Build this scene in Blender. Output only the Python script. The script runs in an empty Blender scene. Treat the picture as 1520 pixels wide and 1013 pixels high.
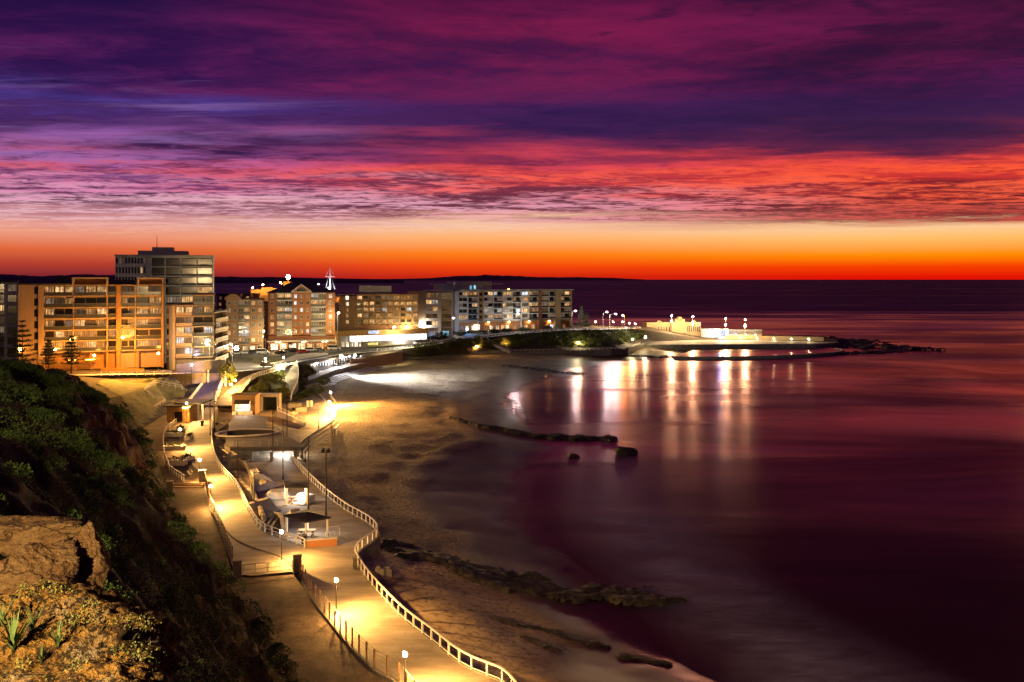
import bpy, math, random
import numpy as np
from mathutils import Vector, Matrix, geometry
R = math.radians
rnd = random.Random(11)
S = bpy.context.scene
COL = S.collection

# ------------------------------------------------------------------ camera
F, CX, HY, H = 1300.0, 760.0, 415.0, 40.0
cam = bpy.data.cameras.new('camera'); camo = bpy.data.objects.new('camera', cam); COL.objects.link(camo)
camo.location = (0, 0, H); camo.rotation_euler = (R(90), 0, 0)
cam.sensor_width = 36; cam.lens = F / 1520 * 36
cam.shift_y = -(506.5 - HY) / 1520
cam.clip_start = 0.3; cam.clip_end = 400000
S.camera = camo
S.view_settings.view_transform = 'Standard'; S.view_settings.look = 'None'
S.view_settings.exposure = 0; S.view_settings.gamma = 1
S.cycles.use_denoising = True
S.cycles.sample_clamp_indirect = 3; S.cycles.sample_clamp_direct = 0
S.cycles.max_bounces = 5; S.cycles.diffuse_bounces = 2; S.cycles.glossy_bounces = 3
S.cycles.caustics_reflective = False; S.cycles.caustics_refractive = False

def lin(c):
    r = []
    for v in c[:3]:
        v = v / 255.0
        r.append(v / 12.92 if v <= 0.04045 else ((v + 0.055) / 1.055) ** 2.4)
    return tuple(r) + (1.0,)

def W(px, py, z):
    D = F * (H - z) / (py - HY)
    return Vector(((px - CX) / F * D, D, z))
def WD(px, py, D):
    return Vector(((px - CX) / F * D, D, H - (py - HY) / F * D))

# ------------------------------------------------------------------ node helper
class NT:
    def __init__(s, tree): s.t = tree; s.n = tree.nodes; s.l = tree.links; s.n.clear()
    def put(s, sock, v):
        if v is None: return
        if isinstance(v, bpy.types.NodeSocket): s.l.new(v, sock)
        else:
            if sock.type == 'RGBA' and not hasattr(v, '__len__'): v = (v, v, v, 1)
            if sock.type == 'RGBA' and len(v) == 3: v = tuple(v) + (1,)
            sock.default_value = v
    def node(s, typ, **kw):
        n = s.n.new(typ)
        for k, v in kw.items(): setattr(n, k, v)
        return n
    def m(s, op, a, b=None, c=None, clamp=False):
        n = s.node('ShaderNodeMath', operation=op, use_clamp=clamp)
        for i, v in enumerate((a, b, c)): s.put(n.inputs[i], v)
        return n.outputs[0]
    def mix(s, f, a, b, blend='MIX'):
        n = s.node('ShaderNodeMix', data_type='RGBA', blend_type=blend)
        s.put(n.inputs[0], f); s.put(n.inputs[6], a); s.put(n.inputs[7], b)
        return n.outputs[2]
    def noise(s, vec, scale, detail=4, rough=0.55, dist=0.0, col=False):
        n = s.node('ShaderNodeTexNoise')
        s.put(n.inputs['Vector'], vec); s.put(n.inputs['Scale'], scale)
        n.inputs['Detail'].default_value = detail; n.inputs['Roughness'].default_value = rough
        n.inputs['Distortion'].default_value = dist
        return n.outputs[1 if col else 0]
    def vor(s, vec, scale, feature='F1', out=0):
        n = s.node('ShaderNodeTexVoronoi', feature=feature)
        s.put(n.inputs['Vector'], vec); s.put(n.inputs['Scale'], scale)
        return n.outputs[out]
    def ramp(s, fac, stops, interp='LINEAR'):
        n = s.node('ShaderNodeValToRGB'); r = n.color_ramp; r.interpolation = interp
        while len(r.elements) < len(stops): r.elements.new(0.5)
        for e, (p, c) in zip(r.elements, sorted(stops, key=lambda q: q[0])):
            e.position = p; e.color = (c, c, c, 1) if not hasattr(c, '__len__') else (tuple(c) + (1,))[:4]
        s.put(n.inputs[0], fac)
        return n.outputs[0]
    def sm(s, v, a, b):
        n = s.node('ShaderNodeMapRange', interpolation_type='SMOOTHSTEP')
        s.put(n.inputs[0], v); n.inputs[1].default_value = a; n.inputs[2].default_value = b
        return n.outputs[0]
    def map(s, vec, scale=(1, 1, 1), rot=(0, 0, 0), loc=(0, 0, 0)):
        n = s.node('ShaderNodeMapping'); s.put(n.inputs[0], vec)
        n.inputs[1].default_value = loc; n.inputs[2].default_value = rot; n.inputs[3].default_value = scale
        return n.outputs[0]
    def pos(s): return s.node('ShaderNodeNewGeometry').outputs[0]
    def obj(s): return s.node('ShaderNodeTexCoord').outputs[3]
    def rand(s): return s.node('ShaderNodeObjectInfo').outputs['Random']
    def attr(s, name):
        return s.node('ShaderNodeAttribute', attribute_name=name).outputs['Fac']
    def bump(s, h, strength=0.5, dist=0.1, normal=None):
        n = s.node('ShaderNodeBump'); s.put(n.inputs['Height'], h)
        n.inputs['Strength'].default_value = strength; n.inputs['Distance'].default_value = dist
        s.put(n.inputs['Normal'], normal)
        return n.outputs[0]

# ------------------------------------------------------------------ world: afterglow sky with cloud deck
world = bpy.data.worlds.new('World'); S.world = world; world.use_nodes = True
w = NT(world.node_tree)
d = w.node('ShaderNodeTexCoord').outputs[0]
sp = w.node('ShaderNodeSeparateXYZ'); w.put(sp.inputs[0], d)
dx, dy, dz = sp.outputs
elev = w.m('MULTIPLY', w.m('ARCSINE', dz), 57.29578)
az = w.m('MULTIPLY', w.m('ARCTAN2', dx, dy), 57.29578)
zz = w.m('ADD', w.m('MAXIMUM', dz, 0.0), 0.018)
cv = w.node('ShaderNodeCombineXYZ')
w.put(cv.inputs[0], w.m('DIVIDE', dx, zz)); w.put(cv.inputs[1], w.m('DIVIDE', dy, zz))
cp = cv.outputs[0]
cpr = w.map(cp, scale=(0.55, 1, 1), rot=(0, 0, R(-14)))
n_big = w.noise(w.map(cpr, loc=(3.7, 1.3, 0)), 0.75, 7, 0.58, 0.5)
n_mid = w.noise(w.map(cpr, loc=(11.2, 4.1, 0)), 1.9, 7, 0.62, 0.7)
n_fa = w.noise(w.map(cp, scale=(0.8, 1, 1), loc=(1.7, 9.1, 0)), 5.0, 7, 0.66, 1.1)
n_fb = w.noise(w.map(cp, scale=(0.38, 1, 1), rot=(0, 0, R(-7)), loc=(4.7, 2.1, 0)), 1.5, 7, 0.62, 0.8)
n_fine = w.m('ADD', w.m('MULTIPLY', n_fa, 0.52), w.m('MULTIPLY', n_fb, 0.48))
n_edge = w.noise(w.map(cp, scale=(0.45, 1, 1), loc=(8.7, 6.1, 0)), 0.55, 5, 0.6)
wob = w.m('MULTIPLY', w.m('SUBTRACT', w.noise(w.map(cp, scale=(0.5, 1, 1), loc=(5, 2, 0)), 0.9, 6, 0.6), 0.5), 5.0)
gate = w.sm(elev, 3.2, 6.5)
# thin wisps hang just under the deck on the left
elev2 = w.m('ADD', elev, w.m('MULTIPLY', wob, gate))
elev2 = w.m('ADD', elev2, w.m('MULTIPLY', w.m('SUBTRACT', n_fine, 0.5), w.m('MULTIPLY', w.sm(elev, 2.5, 4.4), 3.4)))
elev2 = w.m('ADD', elev2, w.m('MULTIPLY', w.m('SUBTRACT', n_edge, 0.5), w.m('MULTIPLY', w.sm(elev, 2.6, 4.0), 2.6)))
def E(py, rad): return math.degrees(math.atan((HY - py) / rad)) / 20.0
def skyramp(tbl, rad):
    st = [(E(p, rad), lin(c)) for p, c in tbl] + [(0.0, lin(tbl[-1][1]))]
    st += [(0.97, lin([v * 0.7 for v in tbl[0][1]]))]
    return w.ramp(w.m('DIVIDE', elev2, 20.0, clamp=True), st)
bL = skyramp([(0,(76,24,84)),(60,(104,34,96)),(105,(92,30,92)),(142,(76,56,140)),(170,(74,40,104)),(205,(140,84,158)),(232,(176,100,160)),(250,(214,92,116)),(272,(222,138,178)),(300,(232,172,194)),(322,(234,180,184)),(345,(240,166,136)),(370,(226,106,62)),(392,(180,62,46)),(411,(122,36,46))], 1415)
dL = skyramp([(0,(30,12,62)),(60,(44,14,70)),(105,(40,14,72)),(150,(40,20,72)),(190,(46,22,70)),(228,(42,22,72)),(250,(104,44,90)),(272,(124,60,108)),(298,(84,46,70)),(318,(170,108,122)),(334,(222,150,146)),(348,(236,150,124)),(370,(226,106,62)),(392,(180,62,46)),(411,(122,36,46))], 1415)
bC = skyramp([(0,(112,20,72)),(60,(132,26,76)),(110,(106,28,78)),(160,(72,30,86)),(200,(72,32,86)),(226,(160,50,84)),(245,(226,70,86)),(262,(255,96,76)),(282,(230,120,132)),(302,(232,166,188)),(320,(236,164,164)),(334,(250,202,172)),(352,(255,180,115)),(376,(255,128,25)),(395,(245,72,10)),(411,(204,38,15))], 1300)
dC = skyramp([(0,(66,14,58)),(60,(72,18,64)),(110,(60,20,72)),(160,(46,22,76)),(200,(44,22,72)),(226,(56,25,72)),(245,(112,36,72)),(262,(196,58,70)),(282,(124,46,66)),(302,(104,46,66)),(320,(128,60,74)),(334,(246,192,162)),(352,(255,180,115)),(376,(255,128,25)),(395,(245,72,10)),(411,(204,38,15))], 1300)
bR = skyramp([(0,(96,20,70)),(50,(112,22,76)),(90,(88,20,76)),(130,(58,22,76)),(170,(64,28,76)),(205,(112,35,66)),(222,(236,70,66)),(250,(255,90,50)),(275,(250,95,60)),(300,(222,84,66)),(322,(196,74,68)),(337,(255,206,152)),(352,(255,190,105)),(377,(255,142,5)),(395,(245,62,0)),(411,(226,15,0))], 1449)
dR = skyramp([(0,(40,10,40)),(50,(46,12,48)),(90,(40,15,55)),(130,(42,20,62)),(170,(48,22,64)),(205,(60,25,62)),(222,(140,38,60)),(250,(214,54,50)),(275,(156,36,45)),(300,(98,28,38)),(322,(124,44,48)),(337,(250,200,150)),(352,(255,190,105)),(377,(255,142,5)),(395,(245,62,0)),(411,(226,15,0))], 1449)
fLC = w.sm(az, -26, -2); fCR = w.sm(az, -2, 26)
B = w.mix(fCR, w.mix(fLC, bL, bC), bR); Dk = w.mix(fCR, w.mix(fLC, dL, dC), dR)
hi = w.sm(w.m('ADD', w.m('ADD', w.m('MULTIPLY', n_big, 0.45), w.m('MULTIPLY', n_mid, 0.25)), w.m('MULTIPLY', n_fine, 0.30)), 0.405, 0.595)
lo = w.sm(w.m('ADD', w.m('MULTIPLY', n_fine, 0.75), w.m('MULTIPLY', n_mid, 0.25)), 0.445, 0.562)
mixf = w.mix(w.sm(elev, 6.2, 9.0), lo, hi)
skyc = w.mix(mixf, Dk, B)
# thin lit wisps in the gaps on the left, and scattered dark scud high on the right
wisp = w.noise(w.map(cp, scale=(0.16, 1, 1), rot=(0, 0, R(-9)), loc=(2.3, 7.7, 0)), 2.1, 6, 0.6, 0.6)
wm_ = w.m('MULTIPLY', w.m('MULTIPLY', w.sm(elev, 5.6, 7.0), w.m('SUBTRACT', 1.0, w.sm(elev, 11.5, 14.0))), w.m('SUBTRACT', 1.0, w.sm(az, -22, -6)))
skyc = w.mix(w.m('MULTIPLY', w.m('MULTIPLY', w.sm(wisp, 0.50, 0.66), wm_), 0.6), skyc, lin((150, 112, 180)))
scud = w.noise(w.map(cp, scale=(0.8, 1, 1), rot=(0, 0, R(12)), loc=(5.3, 3.7, 0)), 3.4, 5, 0.55, 0.5)
skyc = w.mix(w.m('MULTIPLY', w.m('MULTIPLY', w.sm(scud, 0.54, 0.66), w.sm(elev, 12.5, 15.5)), w.m('MULTIPLY', w.sm(az, -10, 12), 0.85)), skyc, lin((42, 14, 52)))
# away from the afterglow the sky is plain deep dusk
away = w.sm(w.m('ABSOLUTE', az), 45, 110)
skyc = w.mix(away, skyc, lin((38, 26, 66)))
skyc = w.mix(w.sm(elev, 18, 40), skyc, lin((48, 22, 66)))
bg = w.node('ShaderNodeBackground'); w.put(bg.inputs[0], skyc); bg.inputs[1].default_value = 1.0
# faint physical twilight on top
nish = w.node('ShaderNodeTexSky', sky_type='NISHITA'); nish.sun_disc = False
nish.sun_elevation = R(0.0); nish.sun_rotation = R(35)
bg2 = w.node('ShaderNodeBackground'); w.put(bg2.inputs[0], nish.outputs[0]); bg2.inputs[1].default_value = 0.002
ad = w.node('ShaderNodeAddShader'); w.l.new(bg.outputs[0], ad.inputs[0]); w.l.new(bg2.outputs[0], ad.inputs[1])
wo = w.node('ShaderNodeOutputWorld'); w.l.new(ad.outputs[0], wo.inputs[0])

# last of the sun below the cloud, off to the right
sl = bpy.data.lights.new('sun', 'SUN'); sl.energy = 0.04; sl.angle = R(8); sl.color = (1, 0.42, 0.2)
so = bpy.data.objects.new('sun', sl); COL.objects.link(so)
so.rotation_euler = (R(85), 0, R(-35 + 180))

# ------------------------------------------------------------------ materials
def mat(name):
    m = bpy.data.materials.new(name); m.use_nodes = True
    return m, NT(m.node_tree)
def finish(t, col, rough=0.7, spec=0.5, metal=0.0, normal=None, emit=None, estr=0.0, ior=None):
    b = t.node('ShaderNodeBsdfPrincipled')
    t.put(b.inputs['Base Color'], col); t.put(b.inputs['Roughness'], rough)
    t.put(b.inputs['Specular IOR Level'], spec); t.put(b.inputs['Metallic'], metal)
    if normal is not None: t.put(b.inputs['Normal'], normal)
    if ior: b.inputs['IOR'].default_value = ior
    if emit is not None:
        t.put(b.inputs['Emission Color'], emit); t.put(b.inputs['Emission Strength'], estr)
    o = t.node('ShaderNodeOutputMaterial'); t.l.new(b.outputs[0], o.inputs[0])
    return b
M = {}
def simple(name, col, rough=0.6, var=0.25, scale=0.6, metal=0.0, bumpd=0.0, spec=0.4, bscale=None):
    m, t = mat(name); p = t.pos()
    n = t.noise(p, scale, 6, 0.6); n2 = t.noise(p, scale * 9, 3, 0.6)
    f = t.m('ADD', t.m('MULTIPLY', n, 0.65), t.m('MULTIPLY', n2, 0.35))
    lo_ = tuple(c * (1 - var) for c in col); hi_ = tuple(min(1, c * (1 + var)) for c in col)
    c = t.mix(t.sm(f, 0.33, 0.67), lo_, hi_)
    nm = t.bump(t.noise(p, bscale or scale * 12, 4, 0.65), 0.6, bumpd) if bumpd else None
    finish(t, c, rough, spec, metal, nm)
    M[name] = m; return m
simple('concrete', (0.27, 0.235, 0.20), 0.75, 0.3, 0.5, bumpd=0.02)
simple('concrete_dark', (0.16, 0.145, 0.13), 0.8, 0.3, 0.4, bumpd=0.02)
simple('concrete_pale', (0.55, 0.52, 0.48), 0.7, 0.18, 0.4, bumpd=0.01)
simple('render_cream', (0.36, 0.27, 0.17), 0.8, 0.1, 0.25)
simple('render_grey', (0.36, 0.35, 0.34), 0.8, 0.1, 0.25)
simple('render_white', (0.5, 0.48, 0.44), 0.75, 0.08, 0.25)
simple('render_brown', (0.22, 0.10, 0.05), 0.8, 0.15, 0.3)
simple('render_ochre', (0.30, 0.17, 0.055), 0.8, 0.12, 0.3)
simple('roof_dark', (0.035, 0.033, 0.035), 0.7, 0.3, 0.5)
simple('roof_slate', (0.07, 0.06, 0.06), 0.7, 0.3, 0.8)
simple('white_paint', (0.78, 0.76, 0.72), 0.45, 0.08, 1.0)
simple('dark_metal', (0.03, 0.028, 0.026), 0.45, 0.2, 1.0, metal=0.3)
simple('grey_metal', (0.25, 0.24, 0.23), 0.4, 0.15, 1.0, metal=0.6)
simple('timber', (0.22, 0.13, 0.07), 0.7, 0.3, 1.0)
simple('trunk_bark', (0.07, 0.05, 0.035), 0.9, 0.3, 1.5)
simple('asphalt', (0.07, 0.065, 0.07), 0.8, 0.25, 0.5, bumpd=0.01)
simple('purple_paving', (0.15, 0.12, 0.17), 0.7, 0.2, 0.6)
simple('lawn', (0.13, 0.13, 0.035), 0.9, 0.4, 0.5, bumpd=0.12, bscale=5)
simple('gravel', (0.105, 0.075, 0.056), 0.95, 0.5, 0.6, bumpd=0.12, bscale=4.0)
simple('soil', (0.055, 0.04, 0.028), 0.95, 0.4, 0.6, bumpd=0.1, bscale=3)
simple('car_white', (0.7, 0.7, 0.7), 0.25, 0.03, 1, spec=0.6)
simple('car_silver', (0.38, 0.39, 0.4), 0.28, 0.03, 1, metal=0.5)
simple('car_dark', (0.025, 0.028, 0.035), 0.22, 0.03, 1, spec=0.6)
simple('car_red', (0.38, 0.02, 0.02), 0.25, 0.03, 1, spec=0.6)
simple('rubber', (0.02, 0.02, 0.02), 0.8, 0.1, 1)

def paving():
    m, t = mat('paving'); p = t.pos()
    n = t.noise(t.map(p, scale=(.22, 1.1, 1)), 0.55, 6, 0.62, 0.5); n2 = t.noise(p, 2.2, 5, 0.7); n3 = t.noise(p, 0.16, 4, 0.6)
    c = t.mix(t.sm(n, 0.34, 0.66), (0.20, 0.165, 0.13), (0.33, 0.285, 0.235)); c = t.mix(t.sm(n2, .55, .75), c, (0.17, 0.135, 0.105)); c = t.mix(t.m('MULTIPLY', t.sm(n3, .5, .68), .6), c, (0.15, 0.12, 0.095))
    sx = t.node('ShaderNodeSeparateXYZ'); t.put(sx.inputs[0], t.map(p, rot=(0, 0, R(24)))); j = t.m('PINGPONG', sx.outputs[1], 3.0); jl = t.m('ADD', .45, t.m('MULTIPLY', t.sm(j, 0.0, 0.03), .55))
    c = t.mix(jl, (0.08, 0.065, 0.05), c)
    finish(t, c, 0.72, 0.4, 0, t.bump(t.m('ADD', t.m('MULTIPLY', n2, .02), t.m('MULTIPLY', jl, .015)), 0.7, 1.0)); M['paving'] = m
paving()
def brick(name, c1, c2, mortar):
    m, t = mat(name); o = t.obj()
    sx = t.node('ShaderNodeSeparateXYZ'); t.put(sx.inputs[0], o)
    cb = t.node('ShaderNodeCombineXYZ'); t.put(cb.inputs[0], t.m('ADD', sx.outputs[0], sx.outputs[1])); t.put(cb.inputs[1], sx.outputs[2])
    b = t.node('ShaderNodeTexBrick'); t.put(b.inputs[0], cb.outputs[0])
    b.inputs['Color1'].default_value = c1 + (1,); b.inputs['Color2'].default_value = c2 + (1,); b.inputs['Mortar'].default_value = mortar + (1,)
    b.inputs['Scale'].default_value = 2.2
    n = t.noise(o, 0.35, 5, 0.6)
    c = t.mix(t.m('MULTIPLY', n, 0.5), b.outputs[0], tuple(v * 0.55 for v in c1))
    finish(t, c, 0.85, 0.3); M[name] = m
brick('brick_orange', (0.42, 0.16, 0.055), (0.33, 0.12, 0.04), (0.36, 0.24, 0.15))
brick('brick_red', (0.27, 0.10, 0.045), (0.21, 0.075, 0.035), (0.26, 0.18, 0.13))
brick('brick_tan', (0.34, 0.20, 0.10), (0.28, 0.155, 0.075), (0.34, 0.24, 0.15))

def glass_mat():
    m, t = mat('glass_dark'); r = t.rand()
    c = t.mix(r, (0.012, 0.012, 0.016), (0.05, 0.045, 0.045))
    finish(t, c, 0.12, 0.6); M['glass'] = m
    m, t = mat('glass_rail'); finish(t, (0.05, 0.055, 0.055), 0.15, 0.6); M['glass_rail'] = m
glass_mat()
def lit(name, c1, c2, s):
    # a room lit behind curtains: folds, a brighter part near the ceiling lamp
    m, t = mat(name); o = t.obj(); r = t.rand()
    off = t.node('ShaderNodeCombineXYZ'); t.put(off.inputs[0], t.m('MULTIPLY', r, 37.0)); t.put(off.inputs[2], t.m('MULTIPLY', r, 11.0))
    v = t.node('ShaderNodeVectorMath', operation='ADD'); t.put(v.inputs[0], o); t.put(v.inputs[1], off.outputs[0])
    folds = t.noise(t.map(v.outputs[0], scale=(3.2, 1, 0.12)), 1.0, 3, 0.6)
    blot = t.noise(v.outputs[0], 0.55, 3, 0.6)
    k = t.m('MULTIPLY', t.sm(folds, 0.30, 0.72), t.sm(blot, 0.25, 0.7))
    k = t.m('ADD', 0.10, t.m('MULTIPLY', k, 1.5))
    st = t.m('MULTIPLY', k, t.m('ADD', 0.35 * s, t.m('MULTIPLY', r, 1.1 * s)))
    finish(t, (0.1, 0.08, 0.06), 0.4, 0.4, emit=t.mix(r, c1, c2), estr=st); M[name] = m
lit('lit_warm', (1.0, 0.46, 0.12), (1.0, 0.60, 0.26), 1.15)
lit('lit_dim', (1.0, 0.55, 0.26), (0.9, 0.65, 0.45), 0.22)
lit('lit_white', (1.0, 0.9, 0.75), (0.85, 0.92, 1.0), 1.3)
lit('lit_blue', (0.25, 0.5, 1.0), (0.4, 0.85, 1.0), 1.0)
lit('lit_bright', (1.0, 0.78, 0.45), (1.0, 0.88, 0.65), 3.0)
def glow(name, col, s):
    m, t = mat(name); finish(t, (0.8, 0.8, 0.8), 0.4, 0.3, emit=col + (1,), estr=s); M[name] = m
    m.cycles.emission_sampling = 'FRONT'

# foliage: colour by leaf position noise only
def foliage(name, a, b, scale=0.9):
    m, t = mat(name); p = t.pos()
    n = t.noise(p, scale, 4, 0.6); n2 = t.noise(p, scale * 14, 2, 0.6)
    c = t.mix(t.sm(t.m('ADD', t.m('MULTIPLY', n, 0.6), t.m('MULTIPLY', n2, 0.4)), 0.32, 0.68), a, b)
    finish(t, c, 0.75, 0.2); M[name] = m
foliage('leaf_cliff', (0.025, 0.055, 0.010), (0.16, 0.21, 0.06), 0.30)
foliage('leaf_cushion', (0.02, 0.06, 0.012), (0.13, 0.21, 0.05), 0.5)
foliage('leaf_hedge', (0.035, 0.05, 0.014), (0.13, 0.14, 0.04), 0.5)
foliage('leaf_pine', (0.016, 0.028, 0.014), (0.04, 0.055, 0.025), 0.8)
foliage('leaf_dark', (0.02, 0.03, 0.015), (0.06, 0.075, 0.03), 0.8)
foliage('leaf_blade', (0.022, 0.05, 0.015), (0.08, 0.12, 0.035), 3.0)

# ------------------------------------------------------------------ mesh builder
class MB:
    def __init__(s): s.v = []; s.f = []; s.m = []
    def face(s, pts, mi=0):
        k = len(s.v); s.v.extend([tuple(p) for p in pts]); s.f.append(tuple(range(k, k + len(pts)))); s.m.append(mi)
    def box(s, x0, y0, z0, x1, y1, z1, mi=0):
        s.hexa([(x0,y0,z0),(x1,y0,z0),(x1,y1,z0),(x0,y1,z0)], [(x0,y0,z1),(x1,y0,z1),(x1,y1,z1),(x0,y1,z1)], mi)
    def hexa(s, lo, hi, mi=0):
        k = len(s.v); n = len(lo); s.v.extend([tuple(p) for p in lo]); s.v.extend([tuple(p) for p in hi])
        s.f.append(tuple(range(k + n - 1, k - 1, -1))); s.f.append(tuple(range(k + n, k + 2 * n))); s.m += [mi, mi]
        for i in range(n):
            j = (i + 1) % n; s.f.append((k + i, k + j, k + n + j, k + n + i)); s.m.append(mi)
    def prism(s, pts, z0, z1, mi=0): s.hexa([(p[0], p[1], z0) for p in pts], [(p[0], p[1], z1) for p in pts], mi)
    def beam(s, a, b, w, h, mi=0):
        a = Vector(a); b = Vector(b); d_ = (b - a)
        if d_.length < 1e-6: return
        d_.normalize(); sd = d_.cross(Vector((0, 0, 1)))
        if sd.length < 1e-4: sd = Vector((1, 0, 0))
        sd.normalize(); up = sd.cross(d_)
        c = [sd * w / 2 * i + up * h / 2 * j for i, j in ((-1,-1),(1,-1),(1,1),(-1,1))]
        s.hexa([a + q for q in c], [b + q for q in c], mi)
    def tube(s, pts, r, n=8, mi=0, cap=True):
        pts = [Vector(p) for p in pts]; rs = r if hasattr(r, '__len__') else [r] * len(pts); k0 = len(s.v); up = Vector((0, 0, 1))
        for i, p in enumerate(pts):
            t_ = (pts[min(i + 1, len(pts) - 1)] - pts[max(i - 1, 0)]).normalized()
            a = t_.cross(up)
            if a.length < 1e-3: a = t_.cross(Vector((0, 1, 0)))
            a.normalize(); b = a.cross(t_)
            for q in range(n):
                th = 2 * math.pi * q / n; s.v.append(tuple(p + (a * math.cos(th) + b * math.sin(th)) * rs[i]))
        for i in range(len(pts) - 1):
            for q in range(n):
                q2 = (q + 1) % n; s.f.append((k0 + i*n + q, k0 + i*n + q2, k0 + (i+1)*n + q2, k0 + (i+1)*n + q)); s.m.append(mi)
        if cap:
            s.f.append(tuple(range(k0, k0 + n))); s.m.append(mi)
            e = k0 + (len(pts) - 1) * n; s.f.append(tuple(range(e + n - 1, e - 1, -1))); s.m.append(mi)
    def ball(s, c, r, seg=8, rings=6, mi=0, sc=(1, 1, 1)):
        k = len(s.v); c = Vector(c)
        s.v.append(tuple(c + Vector((0, 0, r * sc[2]))))
        for i in range(1, rings):
            ph = math.pi * i / rings
            for j in range(seg):
                th = 2 * math.pi * j / seg
                s.v.append((c.x + r*sc[0]*math.sin(ph)*math.cos(th), c.y + r*sc[1]*math.sin(ph)*math.sin(th), c.z + r*sc[2]*math.cos(ph)))
        s.v.append(tuple(c - Vector((0, 0, r * sc[2])))); e = len(s.v) - 1
        for j in range(seg):
            j2 = (j + 1) % seg
            s.f.append((k, k + 1 + j, k + 1 + j2)); s.m.append(mi)
            for i in range(rings - 2):
                a = k + 1 + i * seg; s.f.append((a + j, a + seg + j, a + seg + j2, a + j2)); s.m.append(mi)
            a = k + 1 + (rings - 2) * seg; s.f.append((a + j, e, a + j2)); s.m.append(mi)
    def mesh(s, name, mats):
        me = bpy.data.meshes.new(name); me.from_pydata(s.v, [], s.f)
        for m_ in (mats if isinstance(mats, (list, tuple)) else [mats]): me.materials.append(M[m_] if isinstance(m_, str) else m_)
        if any(s.m): me.polygons.foreach_set('material_index', s.m)
        me.update(); return me
    def build(s, name, mats, parent=None, smooth=False):
        me = s.mesh(name, mats)
        if smooth: me.polygons.foreach_set('use_smooth', [True] * len(me.polygons))
        o = bpy.data.objects.new(name, me); COL.objects.link(o)
        if parent: o.parent = parent
        return o
def npmesh(name, verts, faces, mats, parent=None, smooth=True, mi=None):
    me = bpy.data.meshes.new(name); verts = np.asarray(verts, dtype=np.float32); faces = np.asarray(faces, dtype=np.int32)
    me.vertices.add(len(verts)); me.vertices.foreach_set('co', verts.ravel())
    n = faces.shape[1]; me.loops.add(faces.size); me.loops.foreach_set('vertex_index', faces.ravel())
    me.polygons.add(len(faces)); me.polygons.foreach_set('loop_start', np.arange(0, faces.size, n, dtype=np.int32))
    me.polygons.foreach_set('loop_total', np.full(len(faces), n, dtype=np.int32))
    for m_ in (mats if isinstance(mats, (list, tuple)) else [mats]): me.materials.append(M[m_])
    me.polygons.foreach_set('use_smooth', [smooth] * len(faces))
    if mi is not None: me.polygons.foreach_set('material_index', np.asarray(mi, dtype=np.int32))
    me.update(calc_edges=True); me.validate()
    o = bpy.data.objects.new(name, me); COL.objects.link(o)
    if parent: o.parent = parent
    return o
def link(name, me, parent=None, loc=(0, 0, 0), rz=0.0):
    o = bpy.data.objects.new(name, me); COL.objects.link(o); o.location = loc; o.rotation_euler = (0, 0, rz)
    if parent: o.parent = parent
    return o
def tag(o, label=None, cat=None, group=None, kind=None):
    if label: o['label'] = label
    if cat: o['category'] = cat
    if group: o['group'] = group
    if kind: o['kind'] = kind
    return o
def thing(name, label, cat, loc=(0, 0, 0), rz=0.0, group=None):
    o = bpy.data.objects.new(name, None); COL.objects.link(o); o.location = loc; o.rotation_euler = (0, 0, rz)
    return tag(o, label, cat, group)
def copy_tree(o, parent=None):
    c = o.copy(); COL.objects.link(c); c.parent = parent
    for ch in list(o.children): copy_tree(ch, c)
    return c
def struct(o): o['kind'] = 'structure'; return o

# numpy value noise
def _hash(ix, iy, seed):
    n = (ix * 374761393 + iy * 668265263 + seed * 1442695041) & 0x7fffffff
    n = ((n ^ (n >> 13)) * 1274126177) & 0x7fffffff
    return ((n ^ (n >> 16)) & 0xffff) / 65535.0
def vnoise(x, y, seed=0):
    x = np.asarray(x, float); y = np.asarray(y, float)
    ix = np.floor(x).astype(np.int64); iy = np.floor(y).astype(np.int64); fx = x - ix; fy = y - iy
    fx = fx*fx*(3 - 2*fx); fy = fy*fy*(3 - 2*fy)
    a = _hash(ix, iy, seed); b = _hash(ix+1, iy, seed); c = _hash(ix, iy+1, seed); d_ = _hash(ix+1, iy+1, seed)
    return (a*(1-fx)+b*fx)*(1-fy) + (c*(1-fx)+d_*fx)*fy
def fbm(x, y, oct=5, seed=0, gain=0.5, ridged=False):
    s_ = 0; a = 1; t_ = 0
    for o in range(oct):
        n = vnoise(x * 2**o + 17.3*o, y * 2**o - 9.1*o, seed + o)
        if ridged: n = 1 - np.abs(2*n - 1)
        s_ = s_ + a*n; t_ += a; a *= gain
    return s_ / t_
def polydist(x, y, pts, closed=False):
    """distance to polyline"""
    best = np.full(np.shape(x), 1e9)
    P = list(pts) + ([pts[0]] if closed else [])
    for (ax, ay), (bx, by) in zip(P[:-1], P[1:]):
        dx_, dy_ = bx-ax, by-ay; L = dx_*dx_+dy_*dy_ + 1e-9
        t_ = np.clip(((x-ax)*dx_ + (y-ay)*dy_)/L, 0, 1)
        best = np.minimum(best, np.hypot(x-ax-t_*dx_, y-ay-t_*dy_))
    return best
def inside(x, y, pts):
    r = np.zeros(np.shape(x), bool); n = len(pts)
    for i in range(n):
        ax, ay = pts[i]; bx, by = pts[(i+1) % n]
        c = ((ay > y) != (by > y)) & (x < (bx-ax)*(y-ay)/((by-ay) if by != ay else 1e-9) + ax)
        r ^= c
    return r
def grid_faces(ny, nx):
    i = np.arange(ny-1)[:, None]*nx + np.arange(nx-1)[None, :]
    return np.stack([i, i+1, i+nx+1, i+nx], -1).reshape(-1, 4)
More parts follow.
